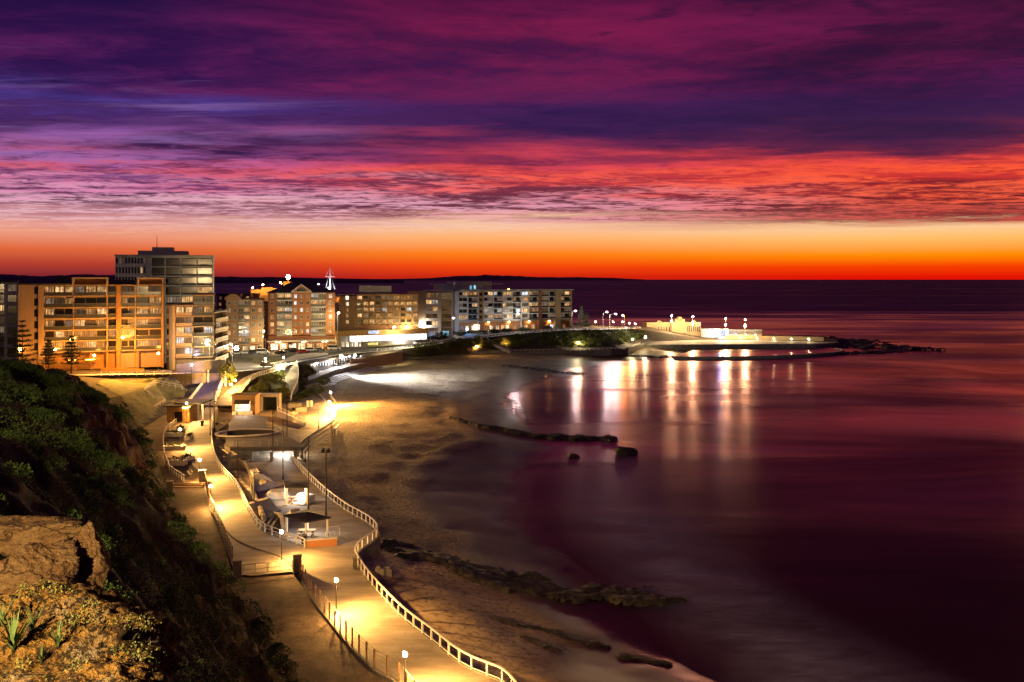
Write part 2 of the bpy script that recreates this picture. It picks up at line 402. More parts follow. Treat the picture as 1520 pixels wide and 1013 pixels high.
def resample(pts, n):
    pts = [Vector(p) for p in pts]; L = [0]
    for a, b in zip(pts, pts[1:]): L.append(L[-1] + (b - a).length)
    out = []
    for k in range(n):
        s_ = L[-1]*k/(n-1); i = 0
        while i < len(L)-2 and L[i+1] < s_: i += 1
        t_ = (s_-L[i])/max(L[i+1]-L[i], 1e-9); out.append(pts[i].lerp(pts[i+1], t_))
    return out
def smooth_line(pts, it=2):
    pts = [Vector(p) for p in pts]
    for _ in range(it):
        q = [pts[0]]
        for a, b in zip(pts, pts[1:]): q += [a.lerp(b, .25), a.lerp(b, .75)]
        pts = q + [pts[-1]]
    return pts
def strip(name, left, right, m_, n=60, cols=6, dz=0.0, skirt=0.0):
    l = resample(left, n); r = resample(right, n); v = []
    for a, b in zip(l, r):
        for c in range(cols+1):
            p = a.lerp(b, c/cols); v.append((p.x, p.y, p.z+dz))
    o = npmesh(name, v, grid_faces(n, cols+1), m_)
    return o
def lit_flat(name, col, s):
    m, t = mat(name); o = t.obj(); n = t.noise(t.map(o, scale=(1, 1, 1)), 0.9, 4, 0.6); n2 = t.vor(t.map(o, scale=(.9, 1, .5)), 1.2)
    st = t.m('MULTIPLY', t.m('ADD', 0.35, t.m('MULTIPLY', t.sm(n, .3, .7), 1.0)), s)
    finish(t, (.3, .3, .3), .4, .4, emit=col + (1,), estr=st); M[name] = m
lit_flat('lit_shop', (1.0, .95, .85), 2.4); lit_flat('sign_blue', (.35, .6, 1.0), .9); lit_flat('sign_yellow', (1.0, .78, .15), .9)
# ================================================================== SETTING
# ------------------------------------------------------------------ sea
def sea_shader(t, flat=False):
    p = t.pos()
    st = t.map(p, scale=(0.35, 1, 1))
    big = t.noise(st, 0.020, 3, 0.5, 0.5)
    mid = t.noise(t.map(p, scale=(0.5, 1, 1), loc=(31, 7, 0)), 0.11, 5, 0.6, 0.8)
    fine = t.noise(t.map(p, scale=(0.6, 1, 1), loc=(3, 57, 0)), 0.75, 4, 0.6, 0.4)
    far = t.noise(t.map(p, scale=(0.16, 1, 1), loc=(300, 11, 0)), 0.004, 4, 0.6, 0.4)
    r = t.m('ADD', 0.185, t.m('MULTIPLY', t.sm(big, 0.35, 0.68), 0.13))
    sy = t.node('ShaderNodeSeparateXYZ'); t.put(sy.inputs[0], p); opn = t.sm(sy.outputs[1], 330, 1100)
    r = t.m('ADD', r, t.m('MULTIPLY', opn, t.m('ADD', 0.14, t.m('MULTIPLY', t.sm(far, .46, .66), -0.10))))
    patch = t.sm(t.noise(t.map(p, scale=(0.45, 1, 1), rot=(0, 0, R(8)), loc=(70, 17, 0)), 0.012, 5, 0.55, 0.9), 0.36, 0.66)
    h = t.m('ADD', t.m('MULTIPLY', mid, 0.05), t.m('MULTIPLY', fine, 0.004))
    h = t.m('ADD', h, t.m('MULTIPLY', big, 2.2))
    nm = None if flat else t.bump(h, 0.55, 0.35)
    g = t.node('ShaderNodeBsdfGlossy'); g.distribution = 'GGX'
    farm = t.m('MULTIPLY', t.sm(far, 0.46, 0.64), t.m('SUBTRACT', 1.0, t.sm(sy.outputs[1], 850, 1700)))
    tone = t.mix(opn, t.mix(patch, (0.34, 0.21, 0.26), (1.0, 0.66, 0.62)), t.mix(farm, (0.17, 0.14, 0.24), (0.80, 0.55, 0.60)))  # patches and streaks of reflected sky painted into the gloss colour
    t.put(g.inputs['Color'], tone); t.put(g.inputs['Roughness'], r); t.put(g.inputs['Normal'], nm)
    df = t.node('ShaderNodeBsdfDiffuse'); t.put(df.inputs[0], (0.03, 0.010, 0.016)); t.put(df.inputs['Normal'], nm)
    fr = t.node('ShaderNodeFresnel'); fr.inputs[0].default_value = 1.33; t.put(fr.inputs['Normal'], nm)
    k = t.m('MINIMUM', t.m('ADD', t.m('MULTIPLY', fr.outputs[0], 1.6), 0.03), 0.92)
    mx = t.node('ShaderNodeMixShader'); t.put(mx.inputs[0], k); t.l.new(df.outputs[0], mx.inputs[1]); t.l.new(g.outputs[0], mx.inputs[2])
    return mx.outputs[0]
m_, t_ = mat('sea'); o_ = t_.node('ShaderNodeOutputMaterial'); t_.l.new(sea_shader(t_), o_.inputs[0]); M['sea'] = m_
b = MB(); b.face([(-90000, -200, 0), (90000, -200, 0), (160000, 160000, 0), (-160000, 160000, 0)])
struct(b.build('sea', 'sea'))

# hills far along the coast, low on the horizon
def ridge(name, pts, D, mtl='hill'):
    v = []; f = []
    base = [(px, h_) for px, h_ in pts]
    xs = np.linspace(pts[0][0], pts[-1][0], 160); hs = np.interp(xs, [p[0] for p in pts], [p[1] for p in pts])
    hs = hs * (0.82 + 0.36 * fbm(xs / 9.0, xs * 0 + 3, 4, 5))
    rows = [(0.0, 0.0), (0.5, 0.06), (1.0, 0.12), (0.4, 0.2), (0.0, 0.26)]
    for k, dd in rows:
        for x, h_ in zip(xs, hs): v.append(((x - CX) / F * D * (1 + dd), D * (1 + dd), h_ / F * D * k * (1 + dd) - (4 if k == 0 else 0) + H * (k > 0) * 0.9))
    return struct(npmesh(name, v, grid_faces(len(rows), 160), mtl))
simple('hill', (0.035, 0.03, 0.04), 0.9, 0.3, 0.0005)
ridge('distant_hills', [(520, .3), (600, 1.2), (640, 2.2), (660, 4), (690, 5.6), (720, 6.6), (745, 6), (775, 5), (800, 3.6), (850, 3.4), (900, 2.8), (930, 1.2), (955, .2)], 30000)
ridge('distant_coast', [(-320, 3), (-100, 8), (0, 9), (60, 5), (110, 8), (180, 6.5), (300, 5), (400, 4), (500, 2.2), (560, 1), (600, .2)], 9000)

# ------------------------------------------------------------------ sand
WL = [(1090,1050),(1020,1000),(968,958),(915,905),(872,856),(800,790),(764,742),(788,692),(836,664),(806,640),(772,612),(764,594),(790,573),(840,553),(900,541),(935,535),(985,531),(1018,527),(1034,521),(1046,515),(1050,508)]
wl = [tuple(W(x, y, 0)[:2]) for x, y in WL]
wl = [tuple(p[:2]) for p in smooth_line([Vector((x, y, 0)) for x, y in wl], 2)]
land_poly = wl + [(wl[-1][0], 700), (-400, 700), (-400, 10), (60, 10)]
ys = [24.0]
while ys[-1] < 560: ys.append(ys[-1] * 1.0105 + 0.05)
ys = np.array(ys); xs = np.arange(-150, 150, 1.1)
X, Y = np.meshgrid(xs, ys)
sd = polydist(X, Y, wl) * np.where(inside(X, Y, land_poly), 1, -1)
sd = sd + 4.0*(fbm(X/9, Y/9, 4, 101)-.5) + 1.6*(fbm(X/2.4, Y/2.4, 3, 103)-.5)
Z = np.where(sd > 0, 0.012*np.maximum(sd, 0) + 3.4 * (1 - np.exp(-(np.maximum(sd, 0) / 26.0)**1.7)), sd * 0.05)
Z = np.maximum(Z, -2.5)
dry = np.clip((sd - np.where(Y < 135, 9, 17) - 12 * (fbm(X / 16, Y / 16, 4, 3) - 0.5)) / 9.0, 0, 1)
Z += dry * ((fbm(X / 5, Y / 5, 4, 8) - 0.5) * 0.55) + (fbm(X / 22, Y / 22, 3, 12) - 0.5) * 0.12 * np.clip(sd / 6, 0, 1)
Z -= 0.13 * np.exp(-((sd - 24 - 6 * (fbm(X / 30, Y / 30, 3, 77) - .5)) / 1.6) ** 2) * (Y < 300)
OUTX = [(748,1013),(686,990),(641,951),(586,908),(544,860),(533,842),(532,818),(561,797)]
ow = [tuple(W(x, y, 6)[:2]) for x, y in [(800,1075)] + OUTX]
dw = polydist(X, Y, ow); bank = np.clip((122 - Y)/14.0, 0, 1)
Zb = 4.9 - 0.16*dw - 0.9*np.clip((dw-6)/10, 0, 1) + (fbm(X/7, Y/7, 4, 55)-.5)*.5
Z = np.where((bank > 0) & (Zb > Z), Z + (Zb - Z)*bank, Z)
foots = dry * (1 - 0.94*np.clip((120 - Y)/12.0, 0, 1))
def sand_material():
    m, t = mat('sand'); p = t.pos(); dr = t.attr('dry')
    n = t.noise(p, 0.12, 6, 0.6); n2 = t.noise(p, 1.3, 4, 0.7)
    drc = t.mix(t.sm(n, 0.3, 0.7), (0.30, 0.22, 0.14), (0.46, 0.36, 0.24))
    drc = t.mix(t.sm(n2, 0.46, 0.66), drc, (0.17, 0.12, 0.07))
    wc = t.mix(t.sm(t.noise(t.map(p, scale=(.4, 1, 1)), 0.2, 5, 0.6), .3, .7), (0.10, 0.068, 0.046), (0.19, 0.13, 0.085))
    weed = t.sm(t.noise(t.map(p, scale=(.6, 1, 1), loc=(9, 4, 0)), 0.11, 6, 0.68), 0.60, 0.68)
    wet = t.attr('wet'); wc = t.mix(t.m('MULTIPLY', wet, wet), wc, (0.03, 0.015, 0.016)); c = t.mix(dr, wc, drc); c = t.mix(t.m('MULTIPLY', t.m('MULTIPLY', weed, dr), 0.75), c, (0.07, 0.05, 0.035))
    foot = t.m('SUBTRACT', 1.0, t.sm(t.vor(t.map(p, scale=(1, .8, 1)), 1.5), 0.05, 0.55))
    hh = t.m('ADD', t.m('MULTIPLY', foot, -0.34), t.m('MULTIPLY', t.noise(p, 1.7, 5, 0.7), 0.85))
    hh = t.m('MULTIPLY', hh, t.attr('foots'))
    hh = t.m('ADD', hh, t.m('MULTIPLY', t.noise(t.map(p, scale=(.5, 1, 1)), 0.9, 3, 0.5), 0.012))
    nm = t.bump(hh, 1.0, 1.0)
    r = t.mix(dr, t.m('ADD', t.m('SUBTRACT', 0.46, t.m('MULTIPLY', wet, 0.18)), t.m('MULTIPLY', n, 0.16)), 0.95)
    finish(t, c, r, t.mix(dr, t.m('ADD', 0.10, t.m('MULTIPLY', wet, 0.03)), 0.15), 0, nm); M['sand'] = m
    outn = [n_ for n_ in t.n if n_.type == 'OUTPUT_MATERIAL'][0]; bs = [n_ for n_ in t.n if n_.type == 'BSDF_PRINCIPLED'][0]
    film = t.node('ShaderNodeMixShader'); t.put(film.inputs[0], t.sm(t.attr('film'), 0.0, 1.0)); t.l.new(bs.outputs[0], film.inputs[1]); t.l.new(sea_shader(t, True), film.inputs[2]); t.l.new(film.outputs[0], outn.inputs[0])
sand_material()
so_ = npmesh('beach_sand', np.stack([X, Y, Z], -1).reshape(-1, 3), grid_faces(len(ys), len(xs)), 'sand')
a = so_.data.attributes.new('dry', 'FLOAT', 'POINT'); a.data.foreach_set('value', dry.ravel().astype(np.float32))
a = so_.data.attributes.new('foots', 'FLOAT', 'POINT'); a.data.foreach_set('value', foots.ravel().astype(np.float32))
a = so_.data.attributes.new('wet', 'FLOAT', 'POINT'); a.data.foreach_set('value', np.clip(1.12 - (sd + 12*(fbm(X/11, Y/11, 4, 15)-.5))/np.where(Y < 260, 24.0, 14.0), 0, 1).ravel().astype(np.float32))
a = so_.data.attributes.new('film', 'FLOAT', 'POINT'); a.data.foreach_set('value', np.clip(1.0 - (sd + 6*(fbm(X/13, Y/8, 4, 215)-.5))/7.0, 0, 1).ravel().astype(np.float32))
struct(so_)
def sand_z(x, y):
    i = min(max(int(np.searchsorted(ys, y))-1, 0), len(ys)-2); jx = min(max(int((x-xs[0])/1.1), 0), len(xs)-2); fy = (y-ys[i])/(ys[i+1]-ys[i]); fx = (x-xs[jx])/1.1
    return float((Z[i,jx]*(1-fx)+Z[i,jx+1]*fx)*(1-fy) + (Z[i+1,jx]*(1-fx)+Z[i+1,jx+1]*fx)*fy)

# thin wash of foam left by the swell
def foam_material():
    m, t = mat('foam'); p = t.pos(); e = t.attr('edge')
    n = t.noise(t.map(p, scale=(.6, 1, 1)), 0.09, 7, 0.62, 1.2); n2 = t.noise(t.map(p, scale=(.5, 1, 1), loc=(7, 3, 0)), 0.5, 6, 0.65, 0.6)
    f = t.m('MULTIPLY', t.sm(t.m('ADD', t.m('MULTIPLY', n, .65), t.m('MULTIPLY', n2, .35)), 0.40, 0.70), e)
    tr = t.node('ShaderNodeBsdfTransparent'); df = t.node('ShaderNodeBsdfDiffuse'); t.put(df.inputs[0], (0.7, 0.68, 0.7))
    mx = t.node('ShaderNodeMixShader'); t.put(mx.inputs[0], t.m('MULTIPLY', f, 0.75)); t.l.new(tr.outputs[0], mx.inputs[1]); t.l.new(df.outputs[0], mx.inputs[2])
    o = t.node('ShaderNodeOutputMaterial'); t.l.new(mx.outputs[0], o.inputs[0]); M['foam'] = m
foam_material()
def surf_mist():
    m, t = mat('surf_mist'); p = t.pos(); e = t.attr('edge'); n = t.noise(t.map(p, scale=(.5, 1, 1), rot=(0, 0, R(-20))), 0.10, 6, 0.62, .8); n2 = t.noise(t.map(p, scale=(.35, 1, 1)), 0.9, 4, .6)
    f = t.m('MULTIPLY', e, t.m('ADD', .25, t.m('MULTIPLY', t.sm(t.m('ADD', t.m('MULTIPLY', n, .75), t.m('MULTIPLY', n2, .25)), .32, .70), .75)))
    tr = t.node('ShaderNodeBsdfTransparent'); df = t.node('ShaderNodeBsdfDiffuse'); t.put(df.inputs[0], (0.56, 0.54, 0.80))
    mx = t.node('ShaderNodeMixShader'); t.put(mx.inputs[0], t.m('MULTIPLY', f, 0.60)); t.l.new(tr.outputs[0], mx.inputs[1]); t.l.new(df.outputs[0], mx.inputs[2])
    o = t.node('ShaderNodeOutputMaterial'); t.l.new(mx.outputs[0], o.inputs[0]); M['surf_mist'] = m
surf_mist()
A_ = resample(smooth_line([W(x, y, .035) for x, y in [(835,668),(800,720),(815,778),(868,845),(925,898),(985,955),(1040,1030)]], 2), 80); B_ = resample(smooth_line([W(x, y, .035) for x, y in [(1000,655),(1030,720),(1080,790),(1170,862),(1280,928),(1390,978),(1500,1035)]], 2), 80)
v = []; e = []
for i, (a, c) in enumerate(zip(A_, B_)):
    for k in range(25):
        f_ = k/24; p = a.lerp(c, f_); v.append(tuple(p)); e.append(min(1, f_/.35)*(0.35+.65*f_) * (1 if f_ < .5 else max(0, (1-f_)/.5)**1.3) * min(1, i/26))
fo = npmesh('surf_mist', v, grid_faces(80, 25), 'surf_mist'); a = fo.data.attributes.new('edge', 'FLOAT', 'POINT'); a.data.foreach_set('value', np.array(e, np.float32)); tag(fo, kind='stuff')
def foam_sheet(name, line, wdt, n=70, cols=10, k=1.0, z=0.03):
    pts = resample(smooth_line([W(x, y, z) for x, y in line], 2), n); v = []; e = []
    for i, p in enumerate(pts):
        tg = (pts[min(i+1, n-1)] - pts[max(i-1, 0)]).normalized(); sd_ = tg.cross(Vector((0, 0, 1)))
        ww = wdt * (0.7 + 0.6 * float(vnoise(i / 9.0, 2.0, 4)))
        for c in range(cols+1):
            q = c/cols - 0.5; pp = p + sd_ * ww * q; v.append((pp.x, pp.y, z)); e.append(k * (1 - abs(2*q)**1.6) * min(1, i/8, (n-1-i)/8))
    o = npmesh(name, v, grid_faces(n, cols+1), 'foam')
    a = o.data.attributes.new('edge', 'FLOAT', 'POINT'); a.data.foreach_set('value', np.array(e, np.float32))
    return tag(o, kind='stuff')
foam_sheet('sea_foam', [(780,625),(766,604),(760,590),(775,580)], 3.5, k=1.6, z=0.05)
foam_sheet('sea_foam', [(826,562),(850,551),(890,545),(930,538)], 16, k=1.7, z=0.05)

# ------------------------------------------------------------------ promenade levels
PL = [(640,1075),(589,1013),(556,996),(529,969),(508,945),(483,914),(462,887),(447,857),(439,848),(420,850),(390,853),(362,856),(346,846),(340,825),(331,798),(320,772),(311,751),(307,730),(303,711),(297,702),(285,690),(274,665),(273,648),(279,633),(294,618),(306,605)]
PR = [(800,1075),(748,1013),(686,990),(662,969),(641,951),(611,930),(586,908),(559,878),(544,860),(533,842),(525,830),(490,821),(452,813),(415,799),(389,790),(375,772),(364,751),(354,727),(339,711),(325,695),(316,674),(314,656),(313,635),(316,620),(324,606)]
pl = smooth_line([W(x, y, 6) for x, y in PL], 2); pr = smooth_line([W(x, y, 6) for x, y in PR], 2)
struct(strip('promenade_path', pl, pr, 'paving', 140, 6))
INN = [(452,813),(415,799),(389,790),(375,772),(364,751),(354,727),(339,711),(325,695),(316,674),(314,656),(313,635),(315,622),(322,609)]
inn = smooth_line([W(x, y, 6) for x, y in INN], 2)
OUT = [(748,1013,6),(686,990,6),(641,951,6),(611,930,6),(586,908,6),(559,878,6),(544,860,6),(533,842,6),(525,830,6),(532,818,5.9),(550,806,5.75),(561,797,5.55),(559,789,5.4),(550,780,5.25),(532,769,5.05),(514,760,4.9),(478,732,4.6),(444,697,4.3),(431,680,4.2)]
out = smooth_line([W(*p) for p in OUT], 2)
# skate terrace: runs down from the path towards the bowl
terr_in = [W(p[0], p[1], 6) for p in INN]
zin = [5.96, 5.6, 5.3, 5.0, 4.75, 4.55, 4.4, 4.3, 4.2, 4.2, 4.2, 4.2, 4.2]
terr_in = [Vector((p.x, p.y, z)) for p, z in zip(terr_in, zin)]
terr_in += [W(345,603,4.2), W(380,606,4.2), W(420,603,4.2), W(443,596,4.2), W(456,588,4.2)]
terr_out = [Vector((p.x, p.y, min(p.z, 5.97))) for p in [W(*q) for q in OUT[8:]]] + [W(447,655,4.2), W(470,640,4.2), W(492,625,4.2), W(500,617,4.2), W(501,602,4.2), W(473,585,4.2)]
struct(strip('skate_terrace', smooth_line(terr_in, 1), smooth_line(terr_out, 1), 'paving', 120, 8, dz=-0.01))
# gravel flat under the cliff
gl = [W(330,1100,5.6), W(395,1013,5.6), W(340,900,5.6), W(330,850,5.6), W(290,800,5.7), W(240,745,5.8), W(205,690,5.8), W(190,650,5.8), W(195,625,5.8)]
gl = [p + Vector((-9, -5, 0)) for p in gl]
gr_ = [W(640,1075,5.75), W(589,1013,5.75), W(529,969,5.75), W(483,914,5.75), W(447,857,5.8), W(436,850,5.85), W(346,858,5.85), W(331,798,5.9), W(311,751,5.9), W(298,705,5.9), W(276,668,5.9), W(275,640,5.9), W(300,606,5.9)]
struct(strip('gravel_ground', gl, gr_, 'gravel', 90, 14))
b = MB()
def wall_line(b, pts, th, ztop_add, zbot, mi=0, side=0.0):
    pts = [Vector(p) for p in pts]; n = len(pts); L = []; Rr = []
    for i, p in enumerate(pts):
        tg = (pts[min(i+1, n-1)] - pts[max(i-1, 0)]); tg.z = 0; tg.normalize(); sd_ = Vector((tg.y, -tg.x, 0))
        L.append(p + sd_ * (side - th/2)); Rr.append(p + sd_ * (side + th/2))
    for i in range(n-1):
        zb0 = zbot(i) if callable(zbot) else zbot; zb1 = zbot(i+1) if callable(zbot) else zbot
        b.hexa([(L[i].x,L[i].y,zb0),(Rr[i].x,Rr[i].y,zb0),(Rr[i+1].x,Rr[i+1].y,zb1),(L[i+1].x,L[i+1].y,zb1)],
               [(L[i].x,L[i].y,L[i].z+ztop_add),(Rr[i].x,Rr[i].y,Rr[i].z+ztop_add),(Rr[i+1].x,Rr[i+1].y,Rr[i+1].z+ztop_add),(L[i+1].x,L[i+1].y,L[i+1].z+ztop_add)], mi)
wall_line(b, resample([W(820,1100,6)] + [p for p in out], 110), 0.45, 0.09, 0.4, side=0.12)
tag(b.build('sea_wall', 'concrete_dark'), 'long grey concrete sea wall between the lit path and the sand', 'sea wall')
b = MB(); ii = resample(inn, 60)
wall_line(b, ii, 0.3, 0.06, 3.6, side=0.16)
tag(b.build('retaining_wall', 'concrete_dark'), 'curved retaining wall beside the skate terrace below the path', 'retaining wall')

# ------------------------------------------------------------------ upland (built land behind the beach)
RF = [(-60,558,14),(120,557,14),(254,555,13.5),(325,553,12.6),(372,550,12.0),(410,545,12.0),(440,537,12.0),(500,527,11.3),(560,522,10.6),(600,517.5,10.5),(675,506.5,11.5),(750,497.5,12.2),(825,491,13),(862,490,13.2),(905,489,12.4),(950,488.7,11)]
rf = [W(*p) for p in RF]
def offset(pts, dist, dz=0):
    o = []; n = len(pts)
    for i, p in enumerate(pts):
        tg = (pts[min(i+1, n-1)] - pts[max(i-1, 0)]); tg.z = 0; tg.normalize(); o.append(p + Vector((-tg.y, tg.x, 0)) * dist + Vector((0, 0, dz)))
    return o
rb = offset(rf, 9.0)
rb[4] = rf[4] + Vector((-4, 12, 0)); rb[5] = rf[5] + Vector((-4, 12, 0)); rb[6] = rf[6] + Vector((-3, 11, 0))
BLT = [(473,585,3.2),(482,583,3.2),(498,577,3.2),(515,571,3.1),(551,559,3.0),(587,548,3.0),(608,541,3.0)]
blt_lo = [W(*p) for p in BLT]; blt_hi = offset(blt_lo, 6.0); blt_hi = [Vector((p.x, p.y, 5.6)) for p in blt_hi]
walk_hi = [p + Vector((-1.0, 5.0, 0)) for p in blt_hi]
front = [Vector((-190, 150, 14)), Vector((-100, 182, 11.5)), W(205,640,5.9), W(232,624,5.9), W(250,612,5.9), W(275,605,5.95), W(306,604,5.95), W(326,604,5.95), W(345,604,5.9), W(347,600,5.8), W(382,604,4.1), W(420,604,4.1), W(441,597,4.1), W(455,588,4.1)]
front += [p + Vector((0, 0.3, -0.05)) for p in walk_hi]
front += [W(x, y, 4.5) for x, y in ((640,530.5),(700,526),(762,523),(850,521),(925,519),(950,512),(968,507))]
front += [W(1050,505,3.5), W(1130,505.5,3.3), W(1210,507.5,3.0), W(1245,508.5,2.6)]
back = [W(1240,503,2.6), W(1130,497,3.3), W(1040,494.5,4), W(985,488,8), W(958,485.5,11), W(880,483,13), Vector((62, 545, 12)), Vector((20, 620, 10)), Vector((-40, 700, 10)), Vector((-100, 800, 8)), Vector((-330, 800, 6)), Vector((-420, 500, 12)), Vector((-330, 250, 14))]
outer = front + back
inner = [W(230,572,11.3), W(262,577,9.2), W(247,594,7.3), W(212,600,9.2), W(190,585,11.6), W(400,575,8.2), W(415,560,9.6), W(455,560,7.4), W(470,556,7.4), W(500,545,7.4), W(540,536,7.4), W(575,531,7.6), W(440,575,6.4), W(372,566,9.6), W(352,585,7.2), W(335,596,6.2)]
inner += [Vector((-150, 420, 12)), Vector((-100, 360, 11.5)), Vector((-60, 380, 11)), Vector((-30, 440, 12)), Vector((0, 480, 12.5)), Vector((-205, 690, 27)), Vector((-172, 675, 29)), Vector((-140, 690, 28)), Vector((-175, 720, 28)), Vector((-120, 670, 17)), Vector((-240, 680, 12)), Vector((-180, 620, 13)), Vector((-40, 600, 11)), Vector((-250, 300, 13)), Vector((-180, 300, 13.5))]
rl = [W(277,603,6.05), W(288,588,7.6), W(301,571,9.6), W(307,560,11.6), W(309,555,12.7)]; rr = [W(318,603,6.05), W(322,588,7.6), W(328,571,9.6), W(333,560,11.6), W(335,555.5,12.6)]
ul = [W(310,603,6.0), W(330,588,7.2), W(346,574,8.8), W(360,563,10.4), W(376,555,11.6)]; ur = [W(344,603,6.0), W(354,589,7.2), W(366,574,8.9), W(382,560,10.7), W(398,552.5,11.7)]
inner += [p + Vector((0,.1,-.1)) for p in rl[:4] + rr[1:4] + ul[1:4] + ur[1:4]]
allp = outer + rf + rb + inner
no, nr = len(outer), len(rf)
edges = [(i, (i+1) % no) for i in range(no)] + [(no+i, no+i+1) for i in range(nr-1)] + [(no+nr+i, no+nr+i+1) for i in range(nr-1)]
co, ed, fc, ov, oe, of = geometry.delaunay_2d_cdt([p.to_2d() for p in allp], edges, [], 1, 1e-4)
zs = [sum(allp[i].z for i in src)/max(len(src), 1) if src else None for src in ov]
for i, z in enumerate(zs):
    if z is None:
        q = sorted(range(len(allp)), key=lambda k: (allp[k].to_2d() - co[i]).length)[:2]; zs[i] = (allp[q[0]].z + allp[q[1]].z) / 2
b = MB()
for f_ in fc: b.face([(co[i].x, co[i].y, zs[i]) for i in f_])
upl = struct(b.build('upland_ground', 'soil'))
TIN = [tuple((co[i].x, co[i].y, zs[i]) for i in f_) for f_ in fc]
def tin_z(x, y):
    for A, B_, C_ in TIN:
        d_ = (B_[1]-C_[1])*(A[0]-C_[0]) + (C_[0]-B_[0])*(A[1]-C_[1])
        if abs(d_) < 1e-9: continue
        l1 = ((B_[1]-C_[1])*(x-C_[0]) + (C_[0]-B_[0])*(y-C_[1]))/d_; l2 = ((C_[1]-A[1])*(x-C_[0]) + (A[0]-C_[0])*(y-C_[1]))/d_
        if l1 >= -1e-4 and l2 >= -1e-4 and l1+l2 <= 1.0001: return l1*A[2]+l2*B_[2]+(1-l1-l2)*C_[2]
    return None
def skirt(name, pts, z0, m_, label, cat, th=0.4, top=0.0):
    b = MB(); wall_line(b, pts, th, top, z0); return tag(b.build(name, m_), label, cat)
prom_front = [walk_hi[-1]] + [W(x, y, 4.5) for x, y in ((640,530.5),(700,526),(762,523),(850,521),(925,519),(950,512),(968,507))]
prom_front[0] = Vector((prom_front[0].x, prom_front[0].y, 4.7))
skirt('promenade_wall', smooth_line(prom_front, 1), 1.5, 'concrete_dark', 'low dark wall along the sand under the shrubby embankment', 'sea wall', 0.5, 0.25)
# roads lie a little above the land
road = MB()
def ribbon(A, B_, dz=0.05, n=3, b=None):
    for (a0, a1), (b0, b1) in zip(zip(A, A[1:]), zip(B_, B_[1:])):
        b.face([a0 + Vector((0,0,dz)), a1 + Vector((0,0,dz)), b1 + Vector((0,0,dz)), b0 + Vector((0,0,dz))])
ribbon(rf, rb, 0.06, b=road); struct(road.build('road', 'asphalt'))
road = MB(); ribbon(offset(rf, -2.4, 0.0), offset(rf, -0.05, 0), 0.18, b=road); ribbon(offset(rf, -0.05, 0), offset(rf, 0, 0), 0.18, b=road)
struct(road.build('footpath', 'concrete_pale'))
mk = MB()
cl = resample(offset(rf[6:], 4.5), 90)
for i in range(0, 88, 3): mk.beam(cl[i] + Vector((0,0,.075)), cl[i+1] + Vector((0,0,.075)), 0.16, 0.01)
struct(mk.build('road_marking', 'white_paint'))
lower = MB(); pf = smooth_line(prom_front, 1); ribbon(pf, offset(pf, 3.4), 0.03, b=lower)
struct(lower.build('lower_promenade', 'concrete_pale'))
# car park apron and island lawn in front of the brick blocks
def sheet(name, pts, m_, dz=0.1):
    b = MB(); b.face([(p.x, p.y, p.z + dz) for p in pts]); return struct(b.build(name, m_))
sheet('car_park', [W(338,538,12), W(420,536,12), W(470,527,11.7), W(512,521,11.5), W(505,516,11.6), W(400,523,12), W(340,526,12.2)], 'asphalt', 0.12)
sheet('island_lawn', [W(372,537.5,12), W(392,539,12), W(416,536,12), W(419,532,12), W(400,530.5,12), W(378,532,12)], 'lawn', 0.2)
sheet('forecourt', [W(398,541,12), W(440,536,12), W(487,528,11.5), W(487,523.5,11.5), W(440,527,11.8), W(415,537,12)], 'concrete_pale', 0.22)
sheet('verge_lawn', [W(546,516,11), W(598,513,11), W(636,509,11.3), W(634,506,11.3), W(596,509,11), W(548,511.5,11)], 'lawn', 0.25)
# sloping lawn on the left, lit by the street lamp
def tinpatch(name, poly, m_, dz, step=0.9, amp=0.15):
    P2 = [tuple(p[:2]) for p in poly]; x0 = min(p[0] for p in P2); x1 = max(p[0] for p in P2); y0 = min(p[1] for p in P2); y1 = max(p[1] for p in P2)
    gx = np.arange(x0, x1, step); gy = np.arange(y0, y1, step); GX, GY = np.meshgrid(gx, gy); ok = inside(GX, GY, P2)
    zz_ = np.zeros_like(GX); idx = -np.ones(GX.shape, int); v = []
    for i in range(GX.shape[0]):
        for j in range(GX.shape[1]):
            if ok[i, j]:
                z = tin_z(GX[i, j], GY[i, j])
                if z is None: continue
                idx[i, j] = len(v); v.append((GX[i, j], GY[i, j], z + dz + amp * (float(vnoise(GX[i, j]/3, GY[i, j]/3, 6)) )))
    fs = [(idx[i,j], idx[i,j+1], idx[i+1,j+1], idx[i+1,j]) for i in range(GX.shape[0]-1) for j in range(GX.shape[1]-1) if min(idx[i,j], idx[i,j+1], idx[i+1,j+1], idx[i+1,j]) >= 0]
    return npmesh(name, v, fs, m_), v
lawn_poly = [W(150,560,13.8), W(254,556.5,13.4), W(300,556,12.6), W(290,568,11), W(268,578,10), W(246,595,7.8), W(232,622,6), W(205,640,6), W(180,600,10), W(140,570,13)]
lo_, _ = tinpatch('sloping_lawn', lawn_poly, 'lawn', 0.06); struct(lo_)
for nm, poly in (('green_slope', [W(348,600,6), W(366,575,9), W(384,560,10.6), W(424,546,11.4), W(428,575,8), W(432,594,4.4), W(384,603,4.3)]),
                 ('green_slope', [W(446,578,6), W(444,556,9.6), W(452,550,8.6), W(486,556,7.4), W(462,574,6), W(456,587,4.4), W(440,594,4.4)])):
    o, _ = tinpatch(nm, poly, 'lawn', 0.05, 0.8, 0.3); struct(o)

